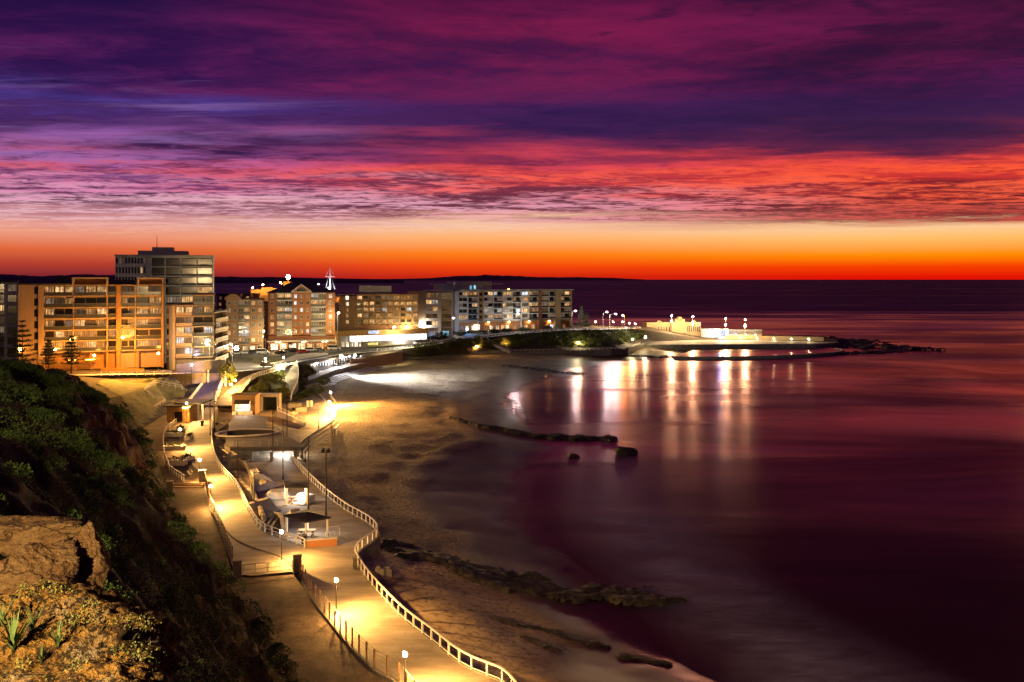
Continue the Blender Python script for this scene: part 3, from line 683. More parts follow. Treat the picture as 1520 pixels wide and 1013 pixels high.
# purple ramp with white parapets, climbing from the path to the road
struct(strip('ramp_path', [p + Vector((0,0,.14)) for p in rl], [p + Vector((0,0,.14)) for p in rr], 'purple_paving', 20, 3))
for ln, lb in ((rl, 'pale parapet wall on the cliff side of the purple ramp'), (rr, 'pale parapet wall on the beach side of the purple ramp')):
    b = MB(); wall_line(b, resample(ln, 14), 0.4, 1.0, lambda i: 4.5); tag(b.build('ramp_parapet', 'white_paint'), lb, 'parapet', 'parapets of the purple ramp')
# upper path to the right, up to the road
struct(strip('upper_path', [p + Vector((0,0,.16)) for p in ul], [p + Vector((0,0,.16)) for p in ur], 'paving', 30, 4))
# curling path down to the plaza
cl_ = [W(416,541.5,11.8), W(414,552,10.4), W(418,564,8.8), W(423,576,7.0), W(419,587,5.2), W(418,597,4.3)]; cr_ = [W(440,541,11.8), W(443,553,10.4), W(443,565,8.8), W(440,576,7.0), W(433,588,5.2), W(432,597,4.3)]
cl_ = smooth_line(cl_, 2); cr_ = smooth_line(cr_, 2)
struct(strip('curling_path', [p + Vector((0,0,.5)) for p in cl_], [p + Vector((0,0,.5)) for p in cr_], 'concrete_dark', 30, 3))
# beach steps
b = MB(); ns = 7; L0 = resample(smooth_line(blt_lo, 2), 40); L1 = resample(smooth_line(blt_hi, 2), 40)
for s_ in range(ns):
    t0, t1 = s_/ns, (s_+1)/ns; z0 = 2.0; 
    for i in range(39):
        zt = 3.1 + (5.6-3.1)*(s_+1)/ns
        q = [L0[i].lerp(L1[i], t0), L0[i+1].lerp(L1[i+1], t0), L0[i+1].lerp(L1[i+1], t1), L0[i].lerp(L1[i], t1)]
        b.hexa([(p.x, p.y, z0) for p in q], [(p.x, p.y, zt) for p in q])
tag(b.build('beach_steps', 'concrete_pale'), 'broad curved flight of pale concrete seating steps down to the sand', 'steps')
struct(strip('steps_walkway', [Vector((p.x,p.y,5.6)) for p in blt_hi], [Vector((p.x,p.y,5.6)) for p in walk_hi], 'concrete_pale', 40, 2, dz=0.01))
b = MB(); wall_line(b, resample([Vector((p.x, p.y, 7.3)) for p in walk_hi[:-1]], 30), 0.4, 0.1, 4.0)
tag(b.build('plaza_wall', 'concrete_dark'), 'dark curving wall behind the walkway above the beach steps', 'wall')
sheet('surf_club_forecourt', [W(458,566,7.4), W(500,549,7.4), W(560,535.5,7.4), W(548,531,7.5), W(500,538,7.5), W(456,553,7.5)], 'concrete_pale', 0.15)

# ------------------------------------------------------------------ cliff
AU = np.array([0.49, -0.8717]); AV = np.array([0.8717, 0.49]); T0 = np.array([-20.5, 74.0])
us = [98.0]
while us[-1] > -150: us.append(us[-1] - max(0.16, min(1.1, abs(us[-1] - 70) * 0.009)))
us = np.array(us); vs = np.arange(-52, 6.01, 0.3)
U, V = np.meshgrid(us, vs, indexing='ij')
def cliff_h(U, V):
    CXx = T0[0] + U*AU[0] + V*AV[0]; CY = T0[1] + U*AU[1] + V*AV[1]
    gul = fbm(U / 9.0, V / 60.0, 4, 21)             # gullies run straight down the face
    vt = 0.6 + (fbm(U / 7, U * 0, 4, 31) - 0.5) * 2.4 + (gul - 0.5) * 3.0
    s = vt - V; sp_ = np.maximum(s, 0)
    nearf = np.clip((U + 95) / 70, 0, 1); nearf = nearf*nearf*(3-2*nearf)
    pf_ = 10.5 * (1 - np.exp(-sp_ / 2.2)) + 0.72 * sp_
    pn_ = 1.32 * sp_
    top_ = 19.0 + 12.2 * np.clip((U + 106) / 180, 0, 1.05)
    h = pf_ * (1 - nearf) + pn_ * nearf
    soft = 3.0; h = top_ - soft * np.log1p(np.exp((top_ - h) / soft)) + 0.06 * np.maximum(sp_ - 20, 0)
    h = np.where(s > 0, np.maximum(h, 0.0), s * 1.2)
    z = 6.0 + h
    hgt = np.clip(h / 6, 0, 1)
    z += hgt * ((fbm(U / 6, V / 6, 5, 41) - 0.5) * 2.4 - 0.6 + (fbm(U / 3.4, V / 3.0, 5, 45, .55, True) - 0.5) * 2.2)
    z += hgt * ((gul - 0.5) * 4.0 - 0.4)
    # rock ledges: step the height where rock crops out
    rk = np.clip((fbm(U / 13, V / 10, 4, 51) - 0.545) * 11, 0, 1)
    def blob(px, py, D, ru, rv):
        p = WD(px, py, D); d0 = np.array([p.x, p.y]) - T0; return np.exp(-(((U - d0 @ AU)/ru)**2 + ((V - d0 @ AV)/rv)**2))
    rk = rk * np.clip((-U - 15)/30, 0.0, 1) * np.clip((-V)/5, .25, 1)
    rk = np.clip(rk + 1.3*blob(175, 605, 170, 9, 7) + 1.2*blob(150, 650, 150, 8, 5) + 1.5*blob(70, 820, 25, 3.2, 2.6) + 1.0*blob(200, 640, 165, 8, 5), 0, 1)
    zq = z + 0.5 * fbm(U / 3, V / 3, 3, 61); st = 2.6; ph = zq / st; fr_ = ph - np.floor(ph)
    zst = (np.floor(ph) + np.clip((fr_ - 0.62) / 0.38, 0, 1)) * st
    z = z * (1 - 0.8*rk) + 0.8*rk * (zst + (fbm(U / .9, V / .9, 4, 71) - .5) * 0.7)
    # far end: drops to the lawn
    e = np.clip((U + 128 + 10 * (fbm(V / 9, U * 0 + 3, 3, 91) - 0.5)) / 11.0, 0, 1); e = e*e*(3-2*e)
    z = z * e + (1 - e) * np.minimum(z, 4.5)
    # clear ground under the viewpoint, rising to the lit boulder in front of it
    dc = np.hypot(CXx - 0, CY - 0); cap = 36.6 + 0.0 * dc
    z = np.where(dc < 9, np.minimum(z, 36.4 + (fbm(CXx / 1.5, CY / 1.5, 3, 5) - .5)*0.5), z)
    return CXx, CY, z, rk
CXx, CY, CZ, RK = cliff_h(U, V)
def cliff_material():
    m, t = mat('cliff'); p = t.pos(); rk = t.attr('rock')
    n = t.noise(p, 0.8, 7, 0.62); n2 = t.noise(t.map(p, scale=(1, 1, 3)), 1.6, 6, 0.65); n3 = t.noise(p, 7.0, 4, 0.7)
    rc = t.mix(t.sm(n2, 0.32, 0.68), (0.125, 0.068, 0.026), (0.21, 0.135, 0.062)); rc = t.mix(t.sm(n, 0.52, 0.72), rc, (0.13, 0.07, 0.04))
    sc = t.mix(t.sm(n, 0.35, 0.65), (0.03, 0.024, 0.015), (0.075, 0.055, 0.033)); sc = t.mix(t.sm(n3, 0.5, 0.7), sc, (0.06, 0.07, 0.025))
    c = t.mix(t.sm(rk, 0.25, 0.55), sc, rc)
    pw_ = t.node('ShaderNodeVectorMath', operation='MULTIPLY_ADD'); t.put(pw_.inputs[0], t.noise(p, 0.9, 4, .6, col=True)); pw_.inputs[1].default_value = (3.0, 3.0, 1.6); t.put(pw_.inputs[2], p)
    cr = t.vor(t.map(pw_.outputs[0], scale=(.33, .33, .8)), 1.0, 'DISTANCE_TO_EDGE'); crk = t.sm(cr, 0.0, 0.035)
    h = t.m('ADD', t.m('MULTIPLY', n3, 0.30), t.m('MULTIPLY', n2, 0.6)); n5 = t.noise(t.map(p, scale=(1, 1, 2.4)), 19.0, 4, .7); h = t.m('ADD', h, t.m('MULTIPLY', n5, .14)); rc = t.mix(t.sm(n5, .55, .7), rc, (0.09, 0.05, 0.025)); c = t.mix(t.sm(rk, 0.25, 0.55), sc, rc); h = t.m('ADD', h, t.m('MULTIPLY', crk, 0.15))
    c = t.mix(t.m('MULTIPLY', t.m('SUBTRACT', 1.0, crk), t.sm(rk, .3, .6)), c, (0.06, 0.035, 0.02))
    finish(t, c, 0.92, 0.2, 0, t.bump(h, 0.9, 0.5)); M['cliff'] = m
cliff_material()
co_ = npmesh('cliff_terrain', np.stack([CXx, CY, CZ], -1).reshape(-1, 3), grid_faces(len(us), len(vs)), 'cliff')
a = co_.data.attributes.new('rock', 'FLOAT', 'POINT'); a.data.foreach_set('value', RK.ravel().astype(np.float32)); struct(co_)

# leaf litter of faces: generic scatter of small tilted quads
def leafmesh(name, P, size, mtl, seed=1, up=0.5, aspect=1.7, per=1, spread=0.0, nrm=None, parent=None):
    r = np.random.default_rng(seed); P = np.repeat(np.asarray(P, float), per, 0); sz = np.repeat(np.broadcast_to(np.asarray(size, float), (len(P)//per,)), per)
    n = len(P)
    P = P + r.normal(size=(n, 3)) * (sz * spread)[:, None]
    a = r.normal(size=(n, 3)); a[:, 2] = np.abs(a[:, 2]) * 0.7 + up * 0.3; a /= np.linalg.norm(a, axis=1)[:, None]
    b_ = np.cross(a, r.normal(size=(n, 3))); b_ /= np.linalg.norm(b_, axis=1)[:, None] + 1e-9
    L = sz * r.uniform(.6, 1.3, n); Wd = L / aspect
    q = np.stack([P - b_*(Wd/2)[:, None]*0.25, P + a*(L*.45)[:, None] - b_*(Wd/2)[:, None], P + a*L[:, None], P + a*(L*.45)[:, None] + b_*(Wd/2)[:, None]], 1)
    return npmesh(name, q.reshape(-1, 3), np.arange(n*4).reshape(-1, 4), mtl, parent, smooth=False)
r_ = np.random.default_rng(3)
ui = r_.integers(0, len(us)-1, 560000); vi = r_.integers(0, len(vs)-1, 560000)
fu = r_.random(560000); 
px_ = CXx[ui, vi] + (CXx[ui+1, vi]-CXx[ui, vi])*fu; py_ = CY[ui, vi] + (CY[ui+1, vi+1]-CY[ui, vi])*fu; pz_ = CZ[ui, vi]*(1-fu) + CZ[ui+1, vi]*fu
Ug, Vg = us[ui], vs[vi]
cover = fbm(Ug / 4.5, Vg / 3.2, 4, 81); cover2 = fbm(Ug / 14, Vg / 12, 3, 83)
dist = np.hypot(px_, py_); cv_ = cover*0.6 + cover2*0.4
base = (RK[ui, vi] < 0.45) & (CZ[ui, vi] > 6.0) & (py_ > 5) & (dist > 13)
ok = base & (cv_ > 0.45)
P = np.stack([px_, py_, pz_ + 0.02], -1)[ok][:240000]; dd = dist[ok][:240000]
tag(leafmesh('cliff_vegetation', P, np.clip(0.014 + dd*0.0016, 0.03, 0.28), 'leaf_cliff', 5, up=1.2, per=3, spread=0.9), 'low green scrub covering the dark cliff face', 'ground cover', kind='stuff')
# rounded cushions of denser scrub
ok = np.flatnonzero(base & (cover > 0.44))[:2600]; cu = []; cs = []
for q in ok:
    rr = r_.uniform(.45, 1.5) * (0.6 + min(dist[q], 120)/150); m = int(60 + 90*rr); dv_ = r_.normal(size=(m, 3)); dv_ /= np.linalg.norm(dv_, axis=1)[:, None]; dv_[:, 2] = np.abs(dv_[:, 2])
    cu.append(np.array([px_[q], py_[q], pz_[q]-.1]) + dv_*rr*r_.uniform(.75, 1.0, (m, 1))*np.array([1, 1, .75])); cs.append(np.full(m, min(.28, .016 + .0017*dist[q])*1.1))
tag(leafmesh('cliff_bushes', np.concatenate(cu), np.concatenate(cs), 'leaf_cushion', 6, up=1.0, per=2, spread=.35), 'rounded green cushions of scrub on the cliff face', 'ground cover', kind='stuff')

# boulders in front of the viewpoint, golden light and crevice shade in their colour
def boulder_material():
    m, t = mat('boulder'); p = t.pos()
    n = t.noise(p, 1.1, 6, 0.65); n3 = t.noise(p, 9.0, 5, 0.72); n4 = t.noise(p, 22.0, 4, 0.7)
    c = t.mix(t.sm(n, 0.50, 0.70), (0.26, 0.145, 0.03), (0.25, 0.21, 0.14)); c = t.mix(t.sm(n3, 0.46, 0.56), c, (0.022, 0.014, 0.006)); c = t.mix(t.sm(t.noise(p, 2.3, 5, .65), .53, .62), c, (0.05, 0.028, 0.012))  # dark mottling paints crevice shade into the golden rock colour
    c = t.mix(t.sm(n4, .60, .7), c, (0.36, 0.29, 0.15))
    h = t.m('ADD', t.m('MULTIPLY', n3, 1.0), t.m('MULTIPLY', n4, 0.5))
    finish(t, c, 0.95, 0.15, 0, t.bump(h, 1.0, 0.35)); M['boulder'] = m
boulder_material()
def boulder(name, label, c, r, seed, mtl='boulder', rough=0.25, n=(64, 44), freq=1.0, flat=1.0, facets=0):
    th = np.linspace(0, 2*np.pi, n[0]+1)[:-1]; ph = np.linspace(0.02, np.pi-0.02, n[1]); PH, TH = np.meshgrid(ph, th, indexing='ij')
    dx_, dy_, dz_ = np.sin(PH)*np.cos(TH), np.sin(PH)*np.sin(TH), np.cos(PH)
    f1 = fbm(dx_*1.6*freq + seed, dy_*1.6*freq + dz_*1.3*freq, 4, seed); f2 = fbm(dx_*6*freq + seed, dy_*6*freq + dz_*6*freq, 5, seed+3, 0.6, True)
    f3 = fbm(dx_*15*freq + seed*2, dy_*15*freq + dz_*13*freq, 4, seed+7, .6, True)
    k = 1 + rough*1.7*(f1-.5) + rough*0.7*(f2-.5) + rough*.28*(f3-.5)
    if facets:
        q_ = np.random.default_rng(seed); N_ = q_.normal(size=(facets, 3)); N_ /= np.linalg.norm(N_, axis=1)[:, None]; dd_ = q_.uniform(.72, 1.0, facets)
        kk = np.full(dx_.shape, 1.25)
        for (a_, b_, c_), d0 in zip(N_, dd_):
            dt = dx_*a_ + dy_*b_ + dz_*c_; kk = np.minimum(kk, np.where(dt > .15, d0/np.maximum(dt, .15), 9))
        k = kk * (1 + .35*(k-1))
    k = np.minimum(k, 1.02 / np.maximum(1e-3, np.abs(dz_)**flat * 1.0 + 0.0) if flat < 1 else 9)
    v = np.stack([dx_*k*r[0], dy_*k*r[1], dz_*k*r[2]], -1)
    fs = []
    for i in range(n[1]-1):
        for j in range(n[0]): fs.append((i*n[0]+j, (i+1)*n[0]+j, (i+1)*n[0]+(j+1) % n[0], i*n[0]+(j+1) % n[0]))
    o = npmesh(name, v.reshape(-1, 3), fs, mtl); o.location = c
    return tag(o, label, 'rock')
b1 = boulder('boulder', 'broad golden boulder at the bottom left corner', WD(45, 1010, 12.5), (1.75, 2.0, 1.12), 4, n=(120, 80), rough=.3)
b2 = boulder('boulder', 'grey crusted rounded boulder at the foot of the golden boulder', WD(165, 1058, 10.5), (0.72, .8, .58), 9, n=(100, 70), rough=.22)
b3 = boulder('boulder', 'blocky ochre sandstone outcrop behind the golden boulder', WD(56, 862, 22), (1.12, 1.5, .95), 18, 'cliff', n=(190, 130), rough=.8, facets=26)
b4 = boulder('boulder', 'smaller broken sandstone block at the right end of the ochre outcrop', WD(128, 842, 23.5), (.62, .9, .95), 41, 'cliff', n=(110, 80), rough=.8, facets=20)
b5 = boulder('boulder', 'low sandstone ledge above the ochre outcrop at the left edge', WD(28, 792, 25.5), (1.5, 1.2, .55), 47, 'cliff', n=(120, 80), rough=.8, facets=20)
for b_ in (b3, b4, b5):
    a = b_.data.attributes.new('rock', 'FLOAT', 'POINT'); a.data.foreach_set('value', np.ones(len(b_.data.vertices), np.float32))

# ------------------------------------------------------------------ reefs
def reef_material():
    m, t = mat('reef'); p = t.pos(); n = t.noise(p, 0.7, 6, 0.65); n2 = t.noise(p, 3.5, 5, 0.7)
    c = t.mix(t.sm(n, .4, .66), (0.018, 0.015, 0.013), (0.06, 0.05, 0.04)); c = t.mix(t.sm(n2, .56, .7), c, (0.12, 0.095, 0.07))
    finish(t, c, 0.7, 0.35, 0, t.bump(t.m('ADD', n, t.m('MULTIPLY', n2, .4)), 0.9, 0.5)); M['reef'] = m
reef_material()
def reef(label, line, width, hmax, seed, step=0.45, z0=0.0):
    pts = [W(x, y, z0) for x, y in line]; P2 = [tuple(p[:2]) for p in pts]; wmax = max(width)
    wm_ = wmax*1.9; x0 = min(p[0] for p in P2)-wm_; x1 = max(p[0] for p in P2)+wm_; y0 = min(p[1] for p in P2)-wm_; y1 = max(p[1] for p in P2)+wm_
    GX, GY = np.meshgrid(np.arange(x0, x1, step), np.arange(y0, y1, step))
    dmin = np.full(GX.shape, 9.0)
    for (A, B_), (w0, w1) in zip(zip(P2, P2[1:]), zip(width, width[1:])):
        ex, ey = B_[0]-A[0], B_[1]-A[1]; t_ = np.clip(((GX-A[0])*ex + (GY-A[1])*ey)/(ex*ex+ey*ey), 0, 1)
        dmin = np.minimum(dmin, np.hypot(GX-A[0]-t_*ex, GY-A[1]-t_*ey)/(w0+(w1-w0)*t_))
    k = 0.85 - dmin + (fbm(GX/3.6, GY/3.0, 5, seed, .62) - 0.5)*2.6
    bz = np.array([[sand_z(GX[i, j], GY[i, j]) if dmin[i, j] < 1.8 else 0 for j in range(GX.shape[1])] for i in range(GX.shape[0])])
    rg = fbm(GX/2.6 + GY/5, GY/0.9, 5, seed+5, .62, True); lv0 = fbm(GX/4, GY/2.2, 4, seed+9)*1.3 + rg*.5; lv = .45*np.floor(lv0*4)/4 + .55*(lv0-.12)
    hz = np.clip(k*3.2, -0.4, 1)*hmax*(0.12 + 0.62*lv + 0.35*(rg-.5)) + np.maximum(bz, 0) - 0.05
    use = (k > -0.12) & (dmin < 1.8); idx = -np.ones(GX.shape, int); idx[use] = np.arange(use.sum())
    v = np.stack([GX[use], GY[use], hz[use]], -1)
    f4 = np.stack([idx[:-1, :-1], idx[:-1, 1:], idx[1:, 1:], idx[1:, :-1]], -1).reshape(-1, 4); f4 = f4[(f4 >= 0).all(1)]
    return tag(npmesh('rock_reef', v, f4, 'reef'), label, 'rock reef')
reef('long dark rock shelf running from the sea wall out into the water', [(580,832),(640,855),(700,872),(780,878),(860,884),(940,888),(1012,892)], [2.0,3.6,4.6,4.2,3.6,3.0,1.2], 0.85, 3, 0.33)
reef('narrow weedy rock strip on the wet sand below the long shelf', [(735,952),(800,955),(860,962),(902,970)], [.9,1.0,1.0,.5], 0.4, 13, 0.25)
reef('ragged dark rock patch at the water edge near the bottom', [(926,986),(955,986),(990,992)], [.7,1.2,.7], 0.4, 23, 0.25)
reef('small weedy rock patch in front of the railing shadow', [(775,980),(800,985),(828,992)], [.8,.9,.6], 0.4, 29, 0.3)
reef('dark rock tongue reaching from the mid beach into the bay', [(668,634),(720,642),(780,648),(840,651),(903,652)], [.9,2.0,3.0,3.2,2.4], 1.0, 33, 0.4)
reef('low rock ledge on the sand at the head of the beach', [(748,552),(800,552),(866,556)], [2.2,4.5,2.0], 0.8, 43, 0.8)
reef('dark rock bank in front of the ocean pool', [(930,531),(990,530),(1060,531),(1150,528),(1250,524)], [3,5,4,3.5,3], 1.0, 53, 1.0)
reef('low dark rock platform beyond the ocean pool', [(1120,506),(1190,510),(1260,514),(1330,517),(1392,520)], [8,16,20,14,5], 1.8, 63, 1.6)
reef('dark rocks behind the end of the breakwater wall', [(1130,500),(1200,503),(1270,508),(1320,511)], [10,20,18,6], 1.8, 73, 2.0)
reef('low rock skirt in front of the tip of the ocean pool', [(1150,525),(1230,526),(1300,523),(1350,521)], [3,7,7,3], 1.0, 83, 1.2)
boulder('boulder', 'dark squat boulder standing alone in the bay off the rock tongue', W(929,672,0.2), (2.3, 2.0, 1.35), 19, 'reef', n=(48, 34), rough=.5, freq=1.3, facets=14)
boulder('boulder', 'small flat rock awash beside the rock tongue', W(850,678,0.0), (1.5, 1.0, .6), 27, 'reef', n=(30, 20), rough=.35, facets=12)
# ================================================================== LAMPS
GM = {}
def glowmat(col, S_):
    k = (col, round(S_))
    if k not in GM:
        nm = 'glow_%d' % len(GM); glow(nm, COLS[col], S_); GM[k] = nm
    return GM[k]
COLS = {'warm': (1.0, 0.50, 0.12), 'white': (1.0, 0.90, 0.78), 'sodium': (1.0, 0.36, 0.045), 'yellow': (1.0, 0.80, 0.40), 'amber': (1.0, 0.66, 0.30), 'blue': (0.12, 0.42, 1.0), 'cool': (0.86, 0.90, 1.0), 'lilac': (0.80, 0.70, 1.0)}
def globe_lamp(base, h, col, I, label, group, r=0.2, pole='dark_metal', cat='lamp', throw=None):
    t = thing('lamp_post', label, cat, base, 0, group)
    b = MB(); b.tube([(0,0,0),(0,0,.35),(0,0,.36),(0,0,h-r*1.1)], [.11,.10,.055,.05], 8); b.tube([(0,0,h-r*1.35),(0,0,h-r*.7)], [.06, r*.7], 8); b.build('post', pole, t)
    k = 1.0 if throw is None else (0.45 if I < 5000 else .1)
    b = MB(); b.ball((0,0,h), r, 8, 6); b.build('globe', glowmat(col, I*k/(math.pi*r*r)), t, True)
    if throw is not None:      # reflector on the cliff side throws the light over the path
        b = MB(); n = 8; dv = Vector(throw); dv.z = 0; a0 = math.atan2(-dv.y, -dv.x)
        for i in range(n):
            p_ = [(math.cos(a0-1.2+2.4*q/n)*r*1.25, math.sin(a0-1.2+2.4*q/n)*r*1.25) for q in (i, i+1)]
            b.face([(p_[0][0],p_[0][1],h-r*.9),(p_[1][0],p_[1][1],h-r*.9),(p_[1][0]*.8,p_[1][1]*.8,h+r*1.1),(p_[0][0]*.8,p_[0][1]*.8,h+r*1.1)])
        b.build('reflector', pole, t)
        l = bpy.data.lights.new('lamp_beam', 'SPOT'); l.energy = I*12.57*.8; l.spot_size = R(150); l.spot_blend = .75; l.shadow_soft_size = .12; l.color = COLS[col]
        o = bpy.data.objects.new('lamp_beam', l); COL.objects.link(o); o.parent = t; d0 = Vector(throw).normalized(); o.location = (d0.x*r*1.6, d0.y*r*1.6, h-.1)
        o.rotation_euler = d0.to_track_quat('-Z', 'Y').to_euler()
    return t
def street_lamp(base, h, arm, col, I, label, group, r=0.26, pole='grey_metal', lit_=True):
    t = thing('street_lamp', label, 'street lamp', base, 0, group); ax = Vector(arm)
    b = MB(); b.tube([(0,0,0),(0,0,h*.5),(0,0,h*.9)], [.14,.11,.08], 8); b.build('pole', pole, t)
    b = MB(); b.tube([(0,0,h*.9),ax*.3+Vector((0,0,h*.96)),ax*.7+Vector((0,0,h)),ax+Vector((0,0,h))], [.07,.06,.055,.05], 6); b.build('arm', pole, t)
    b = MB(); e = ax + Vector((0,0,h)); dn = ax.normalized(); b.beam(e - dn*.1, e + dn*.75, .32, .14); b.build('lamp_head', pole, t)
    if lit_:
        b = MB(); b.ball(e + dn*.4 - Vector((0,0,.17)), r, 8, 6, sc=(1,1,.7)); b.build('lens', glowmat(col, I/(math.pi*r*r)), t, True)
    return t
GP = 'globe lamps along the lit path'
for px, py, z, ph, I, lab in [
    (601,1030,6,972,1240,'globe lamp post by the left fence at the bottom edge of the photo'),
    (499,912,6,862,1240,'globe lamp post by the left fence below the gate'),
    (418,833,6,790,744,'globe lamp post standing just behind the metal gate'),
    (313,753,6,722,1162,'globe lamp post at the upper fence above the gate, opposite the white railing bend'),
    (296,714,6,683,1007,'globe lamp post on the path edge beside the lowest planter'),
    (267,668,6,638,1162,'globe lamp post among the planters of the left terrace'),
    (277,629,6,599,1395,'globe lamp post in front of the flat roofed kiosk')]:
    p = W(px, py, z); globe_lamp(p, (py-ph)/F*p.y, 'warm', I*1.15, lab, GP, throw=(.75,-.1,-.8))
for px, py, z, ph, I, col, lab in [
    (343,584,7.6,571,800,'warm','front globe lamp of the pair on the upper path'), (349,579,8.2,565,700,'warm','rear globe lamp of the pair on the upper path'),
    (489,620,4.2,597,4200,'warm','lamp beside the white beach stair, nearer of two'), (491,603,3.6,583,17000,'warm','lamp beside the white beach stair, farther of two'),
    (394,543,12.1,533,1100,'yellow','globe lamp on the traffic island lawn'), (421,541,12.1,531,1300,'yellow','globe lamp where the curling path leaves the road'),
    (351,541,12.2,517,260,'cool','large white globe lamp by the bend of the road'), (595,513,11,506.5,500,'white','globe lamp on the lawn in front of the bright podium')]:
    p = W(px, py, z); globe_lamp(p, (py-ph)/F*p.y, col, I, lab, 'globe lamps on the upper paths', 0.24 if px != 351 else 0.7, throw=(.85,-.35,-.16) if px == 491 else None)
for k, (px, ph, lab) in enumerate([(666,516,'promenade lamp under the hedge, first from the beach steps'), (708,515,'promenade lamp left of the diagonal beach stair'), (751,512,'promenade lamp right of the diagonal beach stair'), (801,510,'promenade lamp under the middle of the shrubby bank'), (859,509,'promenade lamp under the tall end of the bank'), (939,504,'promenade lamp where the sea wall reaches the baths'), (958,501,'lamp at the near corner of the baths pavilion')]):
    p = W(px, ph + 10.5, 4.5); globe_lamp(p, 10.5/F*p.y, 'warm' if k < 3 else 'yellow', 620, lab, 'lamps along the lower promenade', 0.26, 'grey_metal')
p = W(421, 562, 9.2); globe_lamp(p, 3.0, 'yellow', 420, 'globe lamp added on the bend to light the curling path', 'globe lamps on the upper paths', .22)  # lamp added here to give the curling path its yellow light
for px, ph, lab in [(884,478,'low lamp on the crest beside the pine'), (910,478,'low crest lamp under the double street lamps'), (924,478,'low crest lamp under the orange street lamp'), (934,480,'low crest lamp, second from the baths'), (943,481,'low crest lamp nearest the baths')]:
    p = WD(px, 487, 512); p.z = 12 if px < 900 else 11.2; globe_lamp(p, H-(ph-HY)/F*512-p.z, 'warm', 350, lab, 'low lamps on the crest of the road', 0.28, 'grey_metal')
for k, (px, py, z, lab) in enumerate([(441,519,11.8,'small cafe light under the gabled block, leftmost'),(456,518,11.8,'small cafe light behind the red car'),(471,516.5,11.8,'small cafe light before the middle of the arcade'),(489,514,11.7,'small cafe light at the right end of the arcade'),(372,520,12,'small light at the foot of the small brick building'),(338,527,12.1,'small light at the corner of the angled wing'),(517,513,11.3,'small light at the podium entrance'),(404,524,12,'small light at the left end of the arcade'),(421,522,11.9,'small light behind the silver car'),(358,523,12,'small light behind the white cars of the car park'),(612,505,11.2,'small light beside the right end of the podium'),(640,500,11.5,'small light among the shrubs below the beige block'),(720,491,12.2,'small garden light before the long block, left of three'),(742,489.5,12.5,'small garden light before the long block, middle of three'),(790,487.5,12.9,'small garden light before the long block, right of three')]):
    p = W(px, py, z); globe_lamp(p, 2.3, 'warm', 110, lab, 'small cafe lights', .17)
SG = 'street lamps of the beachfront road'
SLK = 2.2
def sl_at(px, pyb, z, ph, armpx, col, I, lab, lit_=True, r=.26, pole='grey_metal'):
    p = W(px, pyb, z); h = (pyb-ph)/F*p.y; tl_ = street_lamp(p, h, (armpx/F*p.y, -.6, 0), col, I*SLK, lab, SG, r, pole, lit_)
    if px == 200:        # extra spot added to brighten the lawn below the lamp
        l = bpy.data.lights.new('lamp_beam', 'SPOT'); l.energy = 60000; l.spot_size = R(135); l.spot_blend = .8; l.shadow_soft_size = .2; l.color = (1.0, .48, .08)
        o = bpy.data.objects.new('lamp_beam', l); COL.objects.link(o); o.parent = tl_; o.location = (armpx/F*p.y*.9, -1.4, h-.5); o.rotation_euler = Vector((.3, -.75, -.6)).to_track_quat('-Z', 'Y').to_euler()
sl_at(200,555,13.6,500,-14,'sodium',1900,'tall sodium street lamp at the end of the white fence before the orange block', pole='render_ochre')
sl_at(311,552,12.6,510,-1.5,'yellow',420,'yellow street lamp below the corner of the beige balcony block')
sl_at(345,540,12.2,510,-1,'yellow',380,'yellow street lamp between the balcony block and the brick building')
sl_at(386,525,12,491,5,'yellow',300,'white street lamp in front of the small brick building')
sl_at(394,527,12,500,-3,'white',0,'unlit curved street lamp beside the brick corner', False)
sl_at(479,516,11.6,488,4,'yellow',420,'street lamp in front of the gabled brick block')
sl_at(501,522,11.4,464,1.5,'yellow',600,'tall street lamp between the gabled block and the hotel')
sl_at(580,514,11,485,4.5,'yellow',450,'street lamp on the lawn before the podium, nearer the burst of light')
sl_at(612,512,11,485,-6,'yellow',450,'street lamp at the right end of the podium lawn')
sl_at(622,502,11.4,481,3,'white',420,'street lamp before the blank end wall of the beige block')
sl_at(669,499,11.7,472,3,'white',330,'white street lamp at the foot of the beige block')
sl_at(766,493,12.4,465,2,'white',300,'street lamp before the long apartment block')
sl_at(849,487,13.1,461,4,'white',450,'street lamp at the seaward end of the long block')
sl_at(895,488,12.5,463,5,'white',700,'street lamp on the crest, first past the pine')
sl_at(905,488,12.3,466,8,'white',800,'street lamp on the crest with a raised slanting arm')
sl_at(927,487.6,11.5,468,-2,'sodium',700,'orange street lamp on the crest nearest the baths')
sl_at(706,486,12.3,478,1,'yellow',700,'yellow lamp by the bright doorway of the long block')
sl_at(650,497,12,486,1,'blue',220,'blue lamp beside the left foot of the long block'); sl_at(692,496,12.2,488,1,'blue',200,'blue lamp at the cafe front of the long block')
sl_at(824,487,13.1,480,1,'yellow',500,'lamp at the garden wall on the seaward end of the long block')
# sodium lamps among the pines in front of the orange block
for px, ph, lab in [(82,519,'sodium lamp among the pines below the orange block'), (105,505,'sodium lamp behind the tallest of the roadside pines'), (140,528,'sodium lamp at the entrance of the orange block'), (30,520,'sodium lamp beside the far left pine'), (235,525,'sodium lamp at the right end of the orange block')]:
    p = WD(px, 545, 246); p.z = 14; globe_lamp(p, max(3, H-(ph-HY)/F*246-14), 'sodium', 210, lab, 'sodium lamps before the orange block', 0.3, 'grey_metal')
